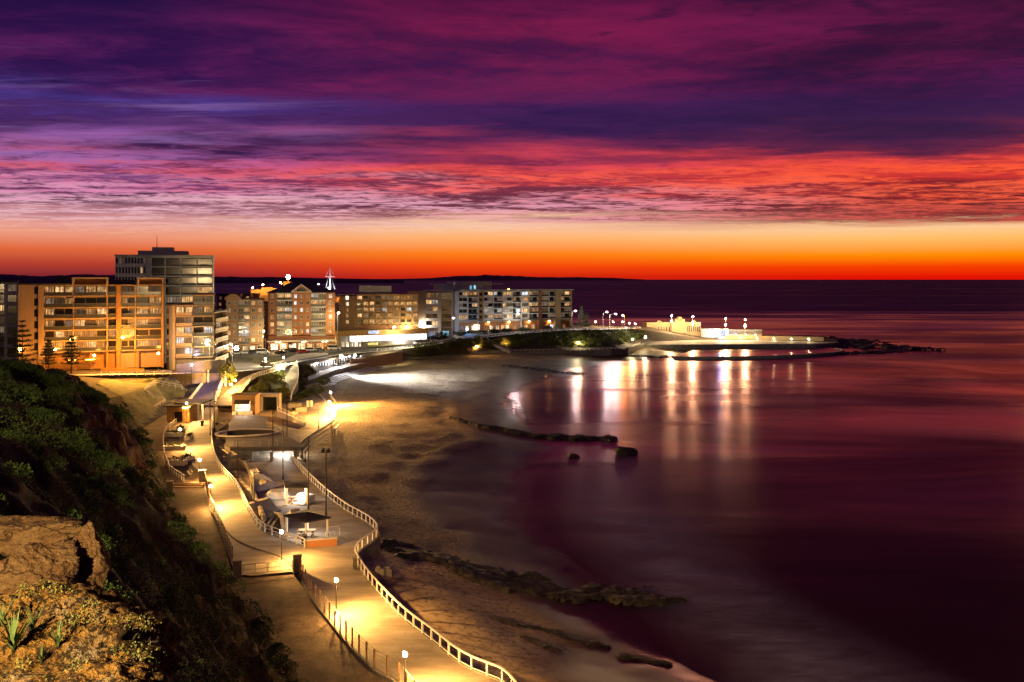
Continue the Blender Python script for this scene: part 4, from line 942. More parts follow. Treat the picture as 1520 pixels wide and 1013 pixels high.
# floodlight on the surf club: lights the head of the beach
def floodlight(p, h, aim, watt, lab, col='cool', ball=.45, I=1100, cone=105):
    t = thing('floodlight_mast', lab, 'floodlight', p)
    b = MB(); b.tube([(0,0,0),(0,0,h)], [.13,.09], 8); b.build('pole', 'grey_metal', t)
    b = MB(); b.box(-.5,-.12,h-.05,.5,.3,h+.6); b.build('housing', 'grey_metal', t)
    b = MB(); b.ball((0,-.3,h+.28), ball, 10, 7, sc=(1,.6,.8)); b.build('lens', glowmat(col, I/(math.pi*ball*ball)), t, True)
    if watt:
        l = bpy.data.lights.new('flood_beam', 'SPOT'); l.energy = watt; l.spot_size = R(cone); l.spot_blend = 1.0; l.shadow_soft_size = .4; l.color = COLS[col]
        o = bpy.data.objects.new('flood_beam', l); COL.objects.link(o); o.parent = t; o.location = (0,-1.0,h+.2)
        dv = Vector(aim) - (Vector(p) + Vector((0,0,h))); o.rotation_euler = dv.to_track_quat('-Z', 'Y').to_euler()
    return t
p = W(507, 546, 7.5); floodlight(p, 16/F*p.y, W(700, 570, 1.5), 560000, 'blazing white floodlight mast above the surf club')
p = W(527, 538, 7.5); floodlight(p, 9/F*p.y, W(600, 560, 3), 0, 'small white floodlight right of the blazing mast', I=500, ball=.3)

# tall unlit poles around the bowl
for px, pt, pb, z, kind, lab in [(312,594,646,6,1,'dark pole with crossarm beside the path, nearer of the pair'), (318,577,640,6,1,'dark pole with crossarm beside the path, farther of the pair'), (353,655,710,4.4,0,'dark pole rising against the deck edge'), (377,699,762,4.8,1,'dark pole at the foot of the inner white railing'), (405,608,682,4.3,0,'dark pole at the seaward edge of the bowl deck'), (420,622,712,4.5,0,'dark pole before the lit underpass'), (426,583,652,4.2,0,'dark pole on the plaza behind the deck'), (458,648,756,4.9,0,'tallest dark pole behind the small dark shelter'), (484,668,766,5.0,2,'dark floodlight pole at the outer railing with twin heads'), (473,612,636,4.2,0,'short dark column on the plaza by the pipe rails'), (275,551,588,10,0,'slim pole at the foot of the purple ramp'), (284,542,568,11,0,'slim pole beside the purple ramp')]:
    p = W(px, pb, z); h = (pb-pt)/F*p.y; t = thing('light_pole', lab, 'pole', p, 0, 'tall dark poles around the skate terrace')
    b = MB(); b.tube([(0,0,0),(0,0,.5),(0,0,.52),(0,0,h)], [.16,.15,.10,.075], 8); b.build('pole', 'dark_metal', t)
    if kind == 1:
        b = MB(); b.beam((-.1,0,h-.25),(1.1,0,h-.25),.09,.09); b.box(.75,-.15,h-.42,1.25,.15,h-.28); b.build('crossarm', 'dark_metal', t)
    if px == 284:  # lilac globe added to brighten the ramp; the pole itself is unlit
        b = MB(); b.ball((.2,-.2,h), .22, 8, 6); b.build('globe', glowmat('lilac', 160/.152), t, True)
    if kind == 2:
        b = MB(); b.beam((-1.0,0,h-.4),(.55,0,h-.4),.1,.1); b.build('crossarm', 'dark_metal', t)
        for sx in (-.4,.4):
            b = MB(); b.tube([(sx,-.25,h-.15),(sx,.2,h+.12)],[.3,.17],10); b.build('floodlight', 'dark_metal', t)

# ================================================================== RAILINGS
def railing(name, label, pts, spacing, hgt, post, rails, m_post, m_rail, cat='railing', group=None, flat=False, post_h=None):
    pts = [Vector(p) for p in pts]; L = sum((q-p).length for p, q in zip(pts, pts[1:])); n = max(2, int(L/spacing)+1)
    P = resample(pts, n); o0 = P[0].copy(); t = thing(name, label, cat, o0, 0, group)
    b = MB(); ph = post_h or hgt; b.box(-post/2,-post/2,-.05,post/2,post/2,ph); me = b.mesh('post', m_post)
    for i, p in enumerate(P):
        tg = P[min(i+1, n-1)] - P[max(i-1, 0)]; link('post', me, t, p - o0, math.atan2(tg.y, tg.x))
    fine = resample(pts, max(n, min(160, int(L/0.9)+2)))
    for z, wd, ht in rails:
        b = MB()
        for a, c in zip(fine, fine[1:]):
            d_ = (c-a).normalized()*.01; b.beam(a-o0+Vector((0,0,z))-d_, c-o0+Vector((0,0,z))+d_, wd, ht)
        b.build('rail', m_rail, t)
    return t
def down(pts, dz): return [p + Vector((0,0,dz)) for p in pts]
railing('railing', 'long white railing along the seaward edge of the path and round the terrace', down(resample([W(800,1075,6)] + out, 90), .08), 1.85, 1.1, .15, [(1.1,.16,.12),(.12,.05,.05)], 'white_paint', 'white_paint', group='white railings of the promenade')
railing('railing', 'curved white two rail fence between the path and the skate terrace', down(inn, .05), 1.9, 1.1, .14, [(1.08,.12,.1),(.6,.07,.1)], 'white_paint', 'white_paint', group='white railings of the promenade')
fl1 = [W(x, y, 5.95) for x, y in [(640,1075),(589,1013),(556,996),(529,969),(508,945),(483,914),(462,887),(447,857),(440,848)]]
railing('wire_fence', 'timber post and wire fence below the gate', fl1, 1.75, 1.9, .13, [(.3,.03,.03),(.7,.03,.03),(1.1,.03,.03),(1.5,.03,.03),(1.85,.03,.03)], 'timber', 'grey_metal', 'fence', 'post and wire fences of the path')
fl2 = [W(x, y, 5.95) for x, y in [(345,834),(331,798),(320,772),(311,751),(307,730),(303,713)]]
railing('wire_fence', 'timber post and wire fence above the gate', fl2, 1.75, 1.9, .13, [(.3,.03,.03),(.7,.03,.03),(1.1,.03,.03),(1.5,.03,.03),(1.85,.03,.03)], 'timber', 'grey_metal', 'fence', 'post and wire fences of the path')
b = MB(); wall_line(b, down(resample(fl1 + [], 60), 0), .35, .12, 4.8); wall_line(b, down(resample(fl2, 30), 0), .35, .12, 4.8)
tag(b.build('kerb_wall', 'concrete_dark'), 'low kerb wall carrying the wire fences', 'kerb')
railing('railing', 'white slatted rail along the near edge of the left terrace', [W(x, y, 5.95) for x, y in [(273,715),(252,700),(244,680),(242,655),(247,640),(262,628)]], 1.6, 1.05, .1, [(1.05,.1,.08),(.5,.05,.05)], 'white_paint', 'white_paint', group='white railings of the promenade')
def tl(pts): return [W(*p) for p in pts]
railing('rail_fence', 'white rail fence beside the road above the sloping lawn', tl([(150,558.3,13.9),(200,558,13.7),(254,556.6,13.4)]), 2.2, 1.15, .2, [(1.1,.18,.16),(.55,.08,.1)], 'white_paint', 'white_paint', 'fence', 'white rail fences of the lawn')
railing('rail_fence', 'white rail fence round the top of the lawn terrace', tl([(214,584,10.4),(230,570.5,11.5),(270,578.5,10.1)]), 1.7, 1.2, .16, [(1.15,.14,.14),(.6,.08,.1)], 'white_paint', 'white_paint', 'fence', 'white rail fences of the lawn')
railing('rail_fence', 'white stair rail going down beside the kiosk roof', tl([(214,584.5,10.3),(229,593,9),(246,598,8),(229,609,7)]), 1.5, 1.1, .12, [(1.05,.12,.12),(.6,.07,.08)], 'white_paint', 'white_paint', 'fence', 'white rail fences of the lawn')
railing('balustrade', 'pale balustrade of the upper path along the green slope', tl([(363,576,8.9),(371,566,10.0),(382,559,11.0),(400,554,11.6),(426,545,12)]), .9, 1.15, .22, [(1.15,.34,.18),(.1,.3,.2)], 'concrete_pale', 'concrete_pale', 'balustrade', 'balustrades of the upper paths')
cr3 = [p + Vector((0,0,.5)) for p in cr_]
railing('balustrade', 'curling pale balustrade of the path down to the plaza', cr3, 1.2, 1.0, .14, [(1.0,.16,.12),(.5,.07,.08)], 'white_paint', 'white_paint', 'balustrade', 'balustrades of the upper paths')
b = MB(); wall_line(b, resample([p + Vector((0,0,.48)) for p in cr_], 24), .35, 0, lambda i: 3.5, side=.2); wall_line(b, resample([p + Vector((0,0,.48)) for p in cl_], 24), .35, 0, lambda i: 3.5, side=-.2)
tag(b.build('path_wall', 'concrete_dark'), 'curved wall carrying the curling path', 'wall')
rr2 = smooth_line([p + Vector((0,-.3,.3)) for p in rf[8:]], 0)
railing('railing', 'pale guard rail along the crest road above the shrubs', rr2, 3.0, .95, .14, [(.9,.12,.2)], 'white_paint', 'white_paint', 'railing')
railing('railing', 'white rail on the sea wall of the lower promenade', [p + Vector((0,0,.25)) for p in resample(prom_front[1:-1], 40)], 2.4, .9, .1, [(.88,.1,.1),(.45,.06,.06)], 'white_paint', 'white_paint', 'railing')
# diagonal stair from the road to the lower promenade
a0, a1 = W(712, 502.5, 11.6), W(757, 523, 4.6)
t = thing('stairway', 'pale diagonal stairway running down through the shrubs', 'stairs', a0); b = MB(); n = 26
for i in range(n):
    q = a0.lerp(a1, i/n) - a0; q2 = a0.lerp(a1, (i+1)/n) - a0; b.hexa([(q.x,q.y-.9,q2.z-.6),(q2.x,q2.y-.9,q2.z-.6),(q2.x,q2.y+.9,q2.z-.6),(q.x,q.y+.9,q2.z-.6)],[(q.x,q.y-.9,q.z+.5),(q2.x,q2.y-.9,q.z+.5),(q2.x,q2.y+.9,q.z+.5),(q.x,q.y+.9,q.z+.5)])
b.build('steps', 'concrete_pale', t); b = MB(); d_ = a1 - a0
for sy in (-.9,.9): b.beam((0,sy,1.45),(d_.x,d_.y+sy,d_.z+1.45),.1,.1)
b.build('handrail', 'white_paint', t)
# gate and pillars
def pillar(px, py, z, lab, h=1.9, w_=.95):
    p = W(px, py, z); t = thing('gate_pillar', lab, 'pillar', p, R(20), 'concrete pillars of the gate'); b = MB(); b.box(-w_/2,-w_/2,-.4,w_/2,w_/2,h); b.build('shaft', 'concrete_dark', t)
    b = MB(); b.box(-w_/2-.06,-w_/2-.06,h,w_/2+.06,w_/2+.06,h+.14); b.build('cap', 'concrete', t)
pillar(352,857,5.9,'concrete pillar at the cliff end of the gate'); pillar(441,850,5.9,'dark concrete pillar between the gate and the lower fence', 2.1)
pillar(526,845,5.95,'short pale pillar at the seaward railing corner',1.3,.5); pillar(300,716,5.95,'dark concrete pillar at the top of the upper fence', 1.9)
pillar(252,735,5.9,'concrete pillar at the corner of the left terrace', 2.1)
p0, p1 = W(360,855,5.95), W(434,847,5.95); t = thing('metal_gate', 'two leaf steel pipe gate across the side entrance', 'gate', p0); d_ = p1-p0
for k in (0,1):
    q0 = d_*(.01+.5*k); q1 = d_*(.49+.5*k); b = MB()
    for z in (.15,.65,1.25): b.beam(q0+Vector((0,0,z)), q1+Vector((0,0,z)), .06, .06)
    for f_ in (0,.5,1): q = q0.lerp(q1,f_); b.beam(q+Vector((0,0,.15)), q+Vector((0.001,0,1.25)), .06,.06)
    b.build('gate_leaf', 'grey_metal', t)
b = MB(); wall_line(b, smooth_line([W(327,775,6.004), W(343,798,6.004), W(370,812,6.004), W(400,821,6.004), W(422,829,6.004), W(438,844,6.004)], 2), .18, .10, 5.5); tag(b.build('kerb', 'concrete_dark'), 'thin dark kerb curving from the fence to the gate', 'kerb')

# ================================================================== SHELTERS, BOWL, KIOSKS
def shelter(label, corners, zr, zfloor, rise, posts, lightI):
    lightI *= .6
    P = [W(x, y, zr) for x, y in corners]; c = sum(P, Vector())/4; t = thing('beach_shelter', label, 'shelter', Vector((c.x, c.y, zfloor)), 0, 'shelters on the skate terrace'); o0 = Vector((c.x, c.y, zfloor))
    b = MB(); top = c + Vector((0,0,rise)) - o0; q = [p - o0 for p in P]; q2 = [p + Vector((0,0,.22)) for p in q]
    for i in range(4):
        j = (i+1)%4; b.face([q[i], q[j], q2[j], q2[i]], 0); b.face([q2[i], q2[j], top + Vector((0,0,.22))], 0)
    b.face(q[::-1], 1); b.build('roof', ['roof_dark','render_white'], t)
    me = MB(); me.box(-.13,-.13,0,.13,.13,zr-zfloor); me = me.mesh('post', 'white_paint')
    for i in range(4):
        pq = q[i].lerp(c-o0, .14); link('post', me, t, (pq.x, pq.y, 0))
    b = MB(); b.box(-.9,-.12,zr-zfloor-.12,.9,.12,zr-zfloor-.03); S_ = lightI/(1.8*.24); b.build('ceiling_light', glowmat('white', S_), t)
    b = MB(); b.box(-1.2,-.45,.72,1.2,.45,.8); b.box(-.9,-.1,0,-.7,.1,.72); b.box(.7,-.1,0,.9,.1,.72); b.build('table', 'timber', t)
    b = MB(); b.box(-1.2,-1.0,.42,1.2,-.7,.48); b.box(-.9,-.95,0,-.75,-.75,.42); b.box(.75,-.95,0,.9,-.75,.42); b.build('bench', 'timber', t)
    return t
shelter('dark hip roofed shelter on pale posts at the corner of the path', [(420.5,767),(454,777),(491,770),(457,758)], 8.1, 5.62, .5, 4, 130)
shelter('smaller flat dark roofed shelter behind the corner shelter', [(423,725),(459,725),(456,715.5),(421,715.5)], 7.4, 4.75, .12, 4, 150)
o0 = W(452, 812, 5.9); d1 = W(500, 809, 5.75) - o0
t = thing('seat_wall', 'low orange brick seat wall at the terrace corner', 'seat wall', o0); b = MB(); b.beam(Vector((0,0,.35)), d1 + Vector((0,0,.45)), .6, .9); b.build('wall', 'brick_orange', t); b = MB(); b.beam(Vector((0,0,.85)), d1 + Vector((0,0,.95)), .7, .1); b.build('coping', 'concrete_pale', t)
for x0, x1, y0, lab in [(486,504,797,'white tube hoop rail beside the corner shelter'), (483,497,800,'lower white tube hoop rail by the seat wall')]:
    a = W(x0, y0, 5.6); c = W(x1, y0-2, 5.55); t = thing('hoop_rail', lab, 'rail', a, 0, 'white hoop rails'); b = MB(); d_ = c-a
    hh = 1.25 if x0 == 486 else .8; b.tube([(0,0,0),(0,0,hh-.15),d_*.08+Vector((0,0,hh)),d_*.92+Vector((0,0,hh)),d_+Vector((0,0,hh-.15)),d_], .05, 6); b.build('tube', 'white_paint', t)
# skate obstacles
def qpipe(label, px, py, z, w_, h, L, rz, m_='concrete'):
    t = thing('quarter_pipe', label, 'skate ramp', W(px, py, z), R(rz), 'skate obstacles'); b = MB(); n = 8; prof = [(L*(i/n), h*(1-math.cos(i/n*math.pi/2)) if True else 0) for i in range(n+1)]
    for (x0, z0), (x1, z1) in zip(prof, prof[1:]): b.hexa([(x0,-w_/2,-.2),(x1,-w_/2,-.2),(x1,w_/2,-.2),(x0,w_/2,-.2)], [(x0,-w_/2,z0),(x1,-w_/2,z1),(x1,w_/2,z1),(x0,w_/2,z0)])
    b.build('ramp', m_, t); b = MB(); b.box(L,-w_/2,-.2,L+1.1,w_/2,h); b.build('platform', m_, t); b = MB(); b.tube([(L,-w_/2,h),(L,w_/2,h)], .05, 6); b.build('coping', 'grey_metal', t)
def bank(label, px, py, z, w_, d_, h, rz, m_='concrete_pale'):
    t = thing('funbox', label, 'skate ramp', W(px, py, z), R(rz), 'skate obstacles'); b = MB()
    b.hexa([(-w_/2,-d_/2,-.2),(w_/2,-d_/2,-.2),(w_/2,d_/2,-.2),(-w_/2,d_/2,-.2)], [(-w_/4,-d_/4,h),(w_/4,-d_/4,h),(w_/4,d_/4,h),(-w_/4,d_/4,h)]); b.build('bank', m_, t)
    b = MB(); b.box(-w_/4,-.25,h,w_/4,.25,h+.35); b.build('ledge', 'concrete', t)
qpipe('pale quarter pipe beside the dark pole under the deck', 404, 712, 4.5, 4.5, 1.7, 2.4, 205, 'concrete_pale')
qpipe('dark quarter pipe in the shade behind the corner shelter', 402, 762, 5.0, 4.2, 1.5, 2.2, 150, 'concrete')
qpipe('small quarter pipe beside the smaller shelter', 440, 748, 4.9, 2.6, 1.1, 1.6, 60, 'concrete_pale')
bank('low pyramid skate bank in the middle of the terrace', 412, 736, 4.75, 4.5, 3.6, .8, 15)
bank('long low skate bank near the inner railing', 392, 722, 4.65, 3.2, 5.5, .7, -30)
bank('small ledge block in front of the smaller shelter', 438, 765, 5.1, 2.8, 1.6, .6, 25)
b = MB(); cw = smooth_line([W(340,695,4.5), W(362,690,4.5), W(372,704,4.5), W(374,728,4.7), W(380,752,4.9), W(392,776,5.2)], 3)
wall_line(b, resample([p + Vector((0,0,1.1)) for p in cw], 40), .45, 0, 4.0); tag(b.build('curved_wall', 'concrete'), 'sinuous low concrete wall through the skate terrace', 'wall')
b = MB(); cw = smooth_line([W(388,772,5.1), W(404,766,5.05), W(418,770,5.2), W(420,788,5.6)], 3)
wall_line(b, resample([p + Vector((0,0,.7)) for p in cw], 30), .5, 0, 4.2); tag(b.build('curved_wall', 'concrete'), 'short curved block wall beside the corner shelter', 'wall')
for i in range(3):
    a, c = W(384+i*9, 789-i*1, 5.5), W(396+i*9, 772-i*1, 5.2); b = MB(); b.beam(a+Vector((0,0,.2)), c+Vector((0,0,.2)), .35, .4)
    tag(b.build('seat_block', 'concrete'), ['low seat block nearest the white fence bend', 'low seat block in the middle of three', 'low seat block nearest the corner shelter'][i], 'seat', 'seat blocks by the white fence')

# bowl deck
dk = [(333,664),(446,664),(447,658),(397,634),(394,617),(345,617),(338,640)]; zd = 6.8; DK = [W(x, y, zd) for x, y in dk]; c0 = W(366, 643, zd)
t = thing('bowl_deck', 'raised concrete deck with a dark oval skate bowl sunk in it', 'deck', Vector((c0.x, c0.y, 4.2))); o0 = Vector((c0.x, c0.y, 4.2))
ea, eb = 5.6, 4.6; n = 64; ell = []; outp = []
for i in range(n):
    th = 2*math.pi*i/n; dr = Vector((math.cos(th), math.sin(th), 0)); k = 1 + .12*math.sin(2*th+.8) + .06*math.cos(3*th); ell.append(Vector((dr.x*ea*k, dr.y*eb*k, 0)))
    best = 1e9
    for A, B_ in zip(DK, DK[1:]+DK[:1]):
        r2 = geometry.intersect_line_line_2d((c0.x, c0.y), (c0.x+dr.x*200, c0.y+dr.y*200), (A.x, A.y), (B_.x, B_.y))
        if r2: best = min(best, math.hypot(r2[0]-c0.x, r2[1]-c0.y))
    outp.append(dr*(best if best < 1e8 else 12))
b = MB(); zt = zd-4.2
for i in range(n):
    j = (i+1)%n; b.face([ell[i]*1.09+Vector((0,0,zt)), outp[i]+Vector((0,0,zt)), outp[j]+Vector((0,0,zt)), ell[j]*1.09+Vector((0,0,zt))]); b.face([outp[i]+Vector((0,0,zt)), outp[i]+Vector((0,0,zt-.75)), outp[j]+Vector((0,0,zt-.75)), outp[j]+Vector((0,0,zt))])
    b.face([outp[i]+Vector((0,0,zt-.75)), ell[i]*1.09+Vector((0,0,zt-.75)), ell[j]*1.09+Vector((0,0,zt-.75)), outp[j]+Vector((0,0,zt-.75))])
b.build('deck_slab', 'concrete_dark', t)
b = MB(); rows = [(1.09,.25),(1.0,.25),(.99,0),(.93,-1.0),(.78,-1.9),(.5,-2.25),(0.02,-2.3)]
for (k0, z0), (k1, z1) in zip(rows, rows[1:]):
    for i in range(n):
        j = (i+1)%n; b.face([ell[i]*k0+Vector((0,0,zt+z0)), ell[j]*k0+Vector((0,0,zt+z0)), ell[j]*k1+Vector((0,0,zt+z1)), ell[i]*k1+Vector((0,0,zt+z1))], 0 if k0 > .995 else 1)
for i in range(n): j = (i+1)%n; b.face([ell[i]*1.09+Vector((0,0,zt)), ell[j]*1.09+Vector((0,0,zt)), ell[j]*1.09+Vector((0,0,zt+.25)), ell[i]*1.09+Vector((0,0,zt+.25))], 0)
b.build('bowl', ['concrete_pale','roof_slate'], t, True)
for px, py in [(340,666),(372,666),(402,666),(437,664.5),(441,660)]:
    q = W(px, py, zd) - o0; b = MB(); b.box(q.x-.25,q.y+.3,0,q.x+.25,q.y+.8,zt-.75); b.build('column', 'concrete', t)
b = MB(); q0 = W(335,655,zd)-o0; q1 = W(404,655,zd)-o0; b.hexa([(q0.x,q0.y,0),(q1.x,q1.y,0),(q1.x,q1.y+.4,0),(q0.x,q0.y+.4,0)], [(q0.x,q0.y,zt-.76),(q1.x,q1.y,zt-.76),(q1.x,q1.y+.4,zt-.76),(q0.x,q0.y+.4,zt-.76)]); b.build('inner_wall', 'render_grey', t)
for px, I in ((421,260),(428,200)):
    q = W(px, 656, zd) - o0; b = MB(); b.box(q.x-.8,q.y-.15,zt-.9,q.x+.8,q.y+.15,zt-.78); b.build('underpass_light', glowmat('white', I/.48), t)
railing('railing', 'guard rail with pale posts along the front edge of the bowl deck', [W(336,662.5,zd), W(380,662.5,zd), W(412,662.5,zd)], 1.5, 1.15, .14, [(1.12,.07,.07),(.6,.04,.04)], 'concrete_pale', 'grey_metal')
railing('railing', 'grey guard rail along the seaward edge of the bowl deck', [W(397,635,zd), W(420,646,zd), W(445,657.5,zd)], 1.4, 1.1, .06, [(1.08,.06,.06),(.75,.03,.03),(.45,.03,.03)], 'grey_metal', 'grey_metal')
b = MB(); q = W(559, 838, 6)
for x_, w_ in ((0, .35), (1.1, .35)): b.box(q.x+x_-.2, q.y+.6, .3, q.x+x_+w_, q.y+1.2, 5.4)
b.box(q.x-.4, q.y+.65, 4.3, q.x+1.7, q.y+1.15, 5.2); tag(b.build('buttress', 'concrete'), 'pale concrete buttress frame against the sea wall below the railing corner', 'buttress')
# bins and signs that stand about the terraces
for k, (px, py, z) in enumerate([(322,634,6),(451,807,5.9),(436,611,4.25),(300,632,6)]):
    t = thing('litter_bin', ['dark litter bin beside the path above the deck', 'dark litter bin at the end of the brick seat wall', 'litter bin on the plaza behind the ramp wall', 'litter bin beside the left kiosk'][k], 'bin', W(px, py, z), 0, 'litter bins'); b = MB(); b.tube([(0,0,0),(0,0,1.05)], [.32,.36], 10); b.build('bin_body', 'dark_metal', t); b = MB(); b.tube([(0,0,1.06),(0,0,1.16),(0,0,1.3)], [.4,.4,.1], 10); b.build('bin_lid', 'grey_metal', t)
# stair and landing between the deck and the path
t = thing('stairway', 'dark stair dropping from the path to the deck edge', 'stairs', W(333, 634, 6.0), R(-30)); b = MB()
for k in range(9): b.box(-1.4, -.32*(k+1), -2, 1.4, -.32*k, 1.0-.17*k)
b.build('steps', 'concrete', t)
for sx in (-1.45, 1.45):
    b = MB(); b.beam((sx,0,2.0),(sx,-2.9,.5),.07,.07); b.beam((sx,0,1.0),(sx,0.001,2.0),.07,.07); b.beam((sx,-2.9,-.4),(sx,-2.899,.5),.07,.07); b.build('handrail', 'grey_metal', t)
for k, (a, c, lab) in enumerate([((327,672,4.35),(372,681,4.35),'low pale ramp wall below the deck, upper of two'),((331,684,4.4),(384,676,4.35),'low pale ramp wall below the deck, lower of two')]):
    a, c = W(*a), W(*c); t = thing('ramp_wall', lab, 'ramp wall', a, 0, 'ramp walls below the deck'); b = MB(); d_ = c-a; b.beam(Vector((0,0,.35)), d_+Vector((0,0,.35)), .25, .8); b.build('wall', 'concrete', t); b = MB(); b.beam(Vector((0,0,1.2)), d_+Vector((0,0,1.2)), .07,.07)
    for q in range(6): e = d_*(q/5); b.beam(e+Vector((0,0,.7)), e+Vector((.001,0,1.2)), .06,.06)
    b.build('handrail', 'grey_metal', t)
# stair and pipe rails on the beach side
for i, (pts, lab) in enumerate([([(440,690,4.2),(447,659,6.6),(492,628,6.2),(497,622,5.6)],'upper dark pipe rail running out to the sand'), ([(444,693,4.2),(449,662,6.4),(494,633,5.8),(500,627,5.2)],'middle dark pipe rail running out to the sand'), ([(449,697,4.0),(453,666,6.2),(497,638,5.4),(504,631,4.8)],'lower dark pipe rail running out to the sand')]):
    P = [W(*p) for p in pts]; P[0] = Vector((P[1].x, P[1].y, 3.2)); t = thing('pipe_rail', lab, 'rail', P[0], 0, 'dark pipe rails at the deck'); b = MB(); b.tube([p-P[0] for p in smooth_line(P, 1)], .15, 8); b.build('pipe', 'dark_metal', t)
    q = P[2]; b = MB(); b.tube([(q.x-P[0].x,q.y-P[0].y,-.8),(q.x-P[0].x,q.y-P[0].y,q.z-P[0].z)], .1, 8); b.build('support', 'dark_metal', t)
for x0,y0,x1,y1,lab in [(471,583,500,617,'left white cheek wall of the beach stair by the two lamps'), (491,589,502,604,'right white cheek wall of the beach stair by the two lamps')]:
    a, c = W(x0,y0,4.6), W(x1,y1,2.9); t = thing('stair_wall', lab, 'stair wall', a, 0, 'cheek walls of the beach stair'); b = MB(); d_ = c-a; b.beam(Vector((0,0,-.4)), d_+Vector((0,0,-.4)), .35, 1.7); b.build('wall', 'white_paint', t)
    b = MB(); b.beam(Vector((0,0,1.0)), d_+Vector((0,0,1.0)), .1,.1); b.build('handrail', 'grey_metal', t)
a, c = W(412,612,5.4), W(453,631,4.5); t = thing('ramp_wall', 'bright white ramp wall stepping down to the plaza', 'ramp wall', a); b = MB(); d_ = c-a; b.beam(Vector((0,0,-.3)), d_+Vector((0,0,-.3)), .35, 1.8); b.build('wall', 'white_paint', t); b = MB()
for k in range(8): q = d_*(k/7); b.beam(q+Vector((0,0,.6)), q+Vector((.001,0,1.5)), .08,.08)
b.beam(Vector((0,0,1.5)), d_+Vector((0,0,1.5)), .1,.1); b.build('handrail', 'white_paint', t)
for k, px in enumerate((457, 462)):
    p = W(px, 604, 4.2); b = MB(); b.tube([(p.x,p.y,4.1),(p.x,p.y,5.9)], .42, 12); tag(b.build('bollard', 'white_paint'), ['stout white bollard on the plaza, left of two', 'stout white bollard on the plaza, right of two'][k], 'bollard', 'white bollards on the plaza')
for k, (px, py, sx, sy, h, rz) in enumerate([(438,606,3.4,2.2,1.3,20),(446,611,3,1.8,1.1,30),(434,616,2.6,1.6,.9,25)]):
    t = thing('planter', ['terraced planter box at the foot of the green slope', 'planter box beside the white bollards', 'low planter box behind the bright ramp wall'][k], 'planter', W(px, py, 4.2), R(rz), 'planters on the plaza'); b = MB(); b.box(-sx/2,-sy/2,-.3,sx/2,sy/2,h); b.build('box', 'concrete', t); b = MB(); b.box(-sx/2+.2,-sy/2+.2,h,sx/2-.2,sy/2-.2,h+.12); b.build('soil_bed', 'lawn', t)
# left kiosk
c0 = W(265, 627, 6); t = thing('kiosk', 'flat roofed kiosk with a yellow lit wall on the left terrace', 'kiosk', c0, R(-4)); b = MB()
b.box(-2.9,0,0,-1.6,5,3.7); b.box(.9,0,0,2.6,5,3.7); b.box(-1.6,1.4,0,.9,5,3.7); b.box(-1.6,0,2.5,.9,1.4,3.7); b.build('walls', 'render_ochre', t)
b = MB(); b.box(-3.3,-1.0,3.7,3.3,6.5,4.0); b.box(-2,2,4.0,4.6,9,4.3); b.build('roof', 'roof_dark', t)
b = MB(); b.box(-1.5,1.32,0,.8,1.4,2.4); b.build('shutter', 'dark_metal', t)
b = MB(); b.box(1.2,-.5,3.45,2.4,.0,3.65); b.build('awning_light', glowmat('warm', 70), t)
for x_ in (3.2, 4.4): b = MB(); b.box(x_,3.0,0,x_+.35,3.35,3.7); b.box(x_,3.0,3.7,x_+.35,9.2,3.98); b.build('column', 'white_paint', t)
# right kiosk
c0 = W(361.5, 616, 6.8); t = thing('kiosk', 'boxy cafe kiosk with a dark awning and bright white counter', 'kiosk', c0, R(2)); b = MB()
b.box(-2.8,0,0,-2.1,4.5,4.6); b.box(1.6,0,0,2.8,4.5,4.6); b.box(-2.1,2.4,0,1.6,4.5,4.6); b.box(-2.1,0,3.6,1.6,2.4,4.6); b.build('walls', 'brick_tan', t)
b = MB(); b.box(-3.1,-.3,4.6,3.1,4.9,4.9); b.build('roof', 'render_ochre', t)
b = MB(); b.hexa([(-2.1,-.9,2.7),(1.6,-.9,2.7),(1.6,0,3.6),(-2.1,0,3.6)], [(-2.1,-.9,2.8),(1.6,-.9,2.8),(1.6,0,3.7),(-2.1,0,3.7)]); b.build('awning', 'roof_dark', t)
b = MB(); b.box(-1.6,-.2,0,1.1,.5,1.1); b.box(-2.6,-.6,0,-1.8,.0,.8); b.box(1.3,-.6,0,2.2,.0,.8); b.build('counter', 'white_paint', t)
b = MB(); b.box(-1.5,1.2,2.45,1.0,1.5,2.55); b.build('ceiling_light', glowmat('white', 260), t)
# portal frame on the plaza
c0 = W(399, 611, 4.2); t = thing('portal_frame', 'square concrete portal frame open to the plaza', 'portal', c0, R(3)); b = MB(); b.box(-2.8,0,0,-2.1,3,3.9); b.box(2.1,0,0,2.8,3,3.9); b.box(-2.8,0,3.9,2.8,3,4.7); b.build('frame', 'concrete', t); b = MB(); b.box(-2.1,2.6,0,2.1,2.75,3.88); b.build('back_panel', 'dark_metal', t)
# planters and seats of the left terrace
for k, (px, py, sx, sy, h, rz) in enumerate([(259,648,3.6,1.2,.8,5),(258,668,4.2,1.6,.9,3),(262,690,3.6,1.6,.9,-8),(276,684,1.6,3.0,.7,-20),(281,652,1.0,4.0,.7,8),(268,640,1.8,1.0,.7,0)]):
    t = thing('planter', ['long pale planter at the top of the left terrace', 'wide pale planter in the middle of the left terrace', 'front planter of the left terrace full of shrubs', 'slanted planter next to the path on the left terrace', 'narrow kerbed planter along the path edge', 'small planter before the kiosk'][k], 'planter', W(px, py, 5.9), R(rz), 'planters on the left terrace')
    b = MB(); b.box(-sx/2,-sy/2,-.3,sx/2,sy/2,h); b.build('box', 'concrete_pale', t)
    P = np.random.default_rng(k).uniform((-sx/2+.2,-sy/2+.2,h-.05),(sx/2-.2,sy/2-.2,h+.25),(70,3)); leafmesh('foliage', P, .35, 'leaf_hedge', k, up=1.5, per=2, spread=.4, parent=t)
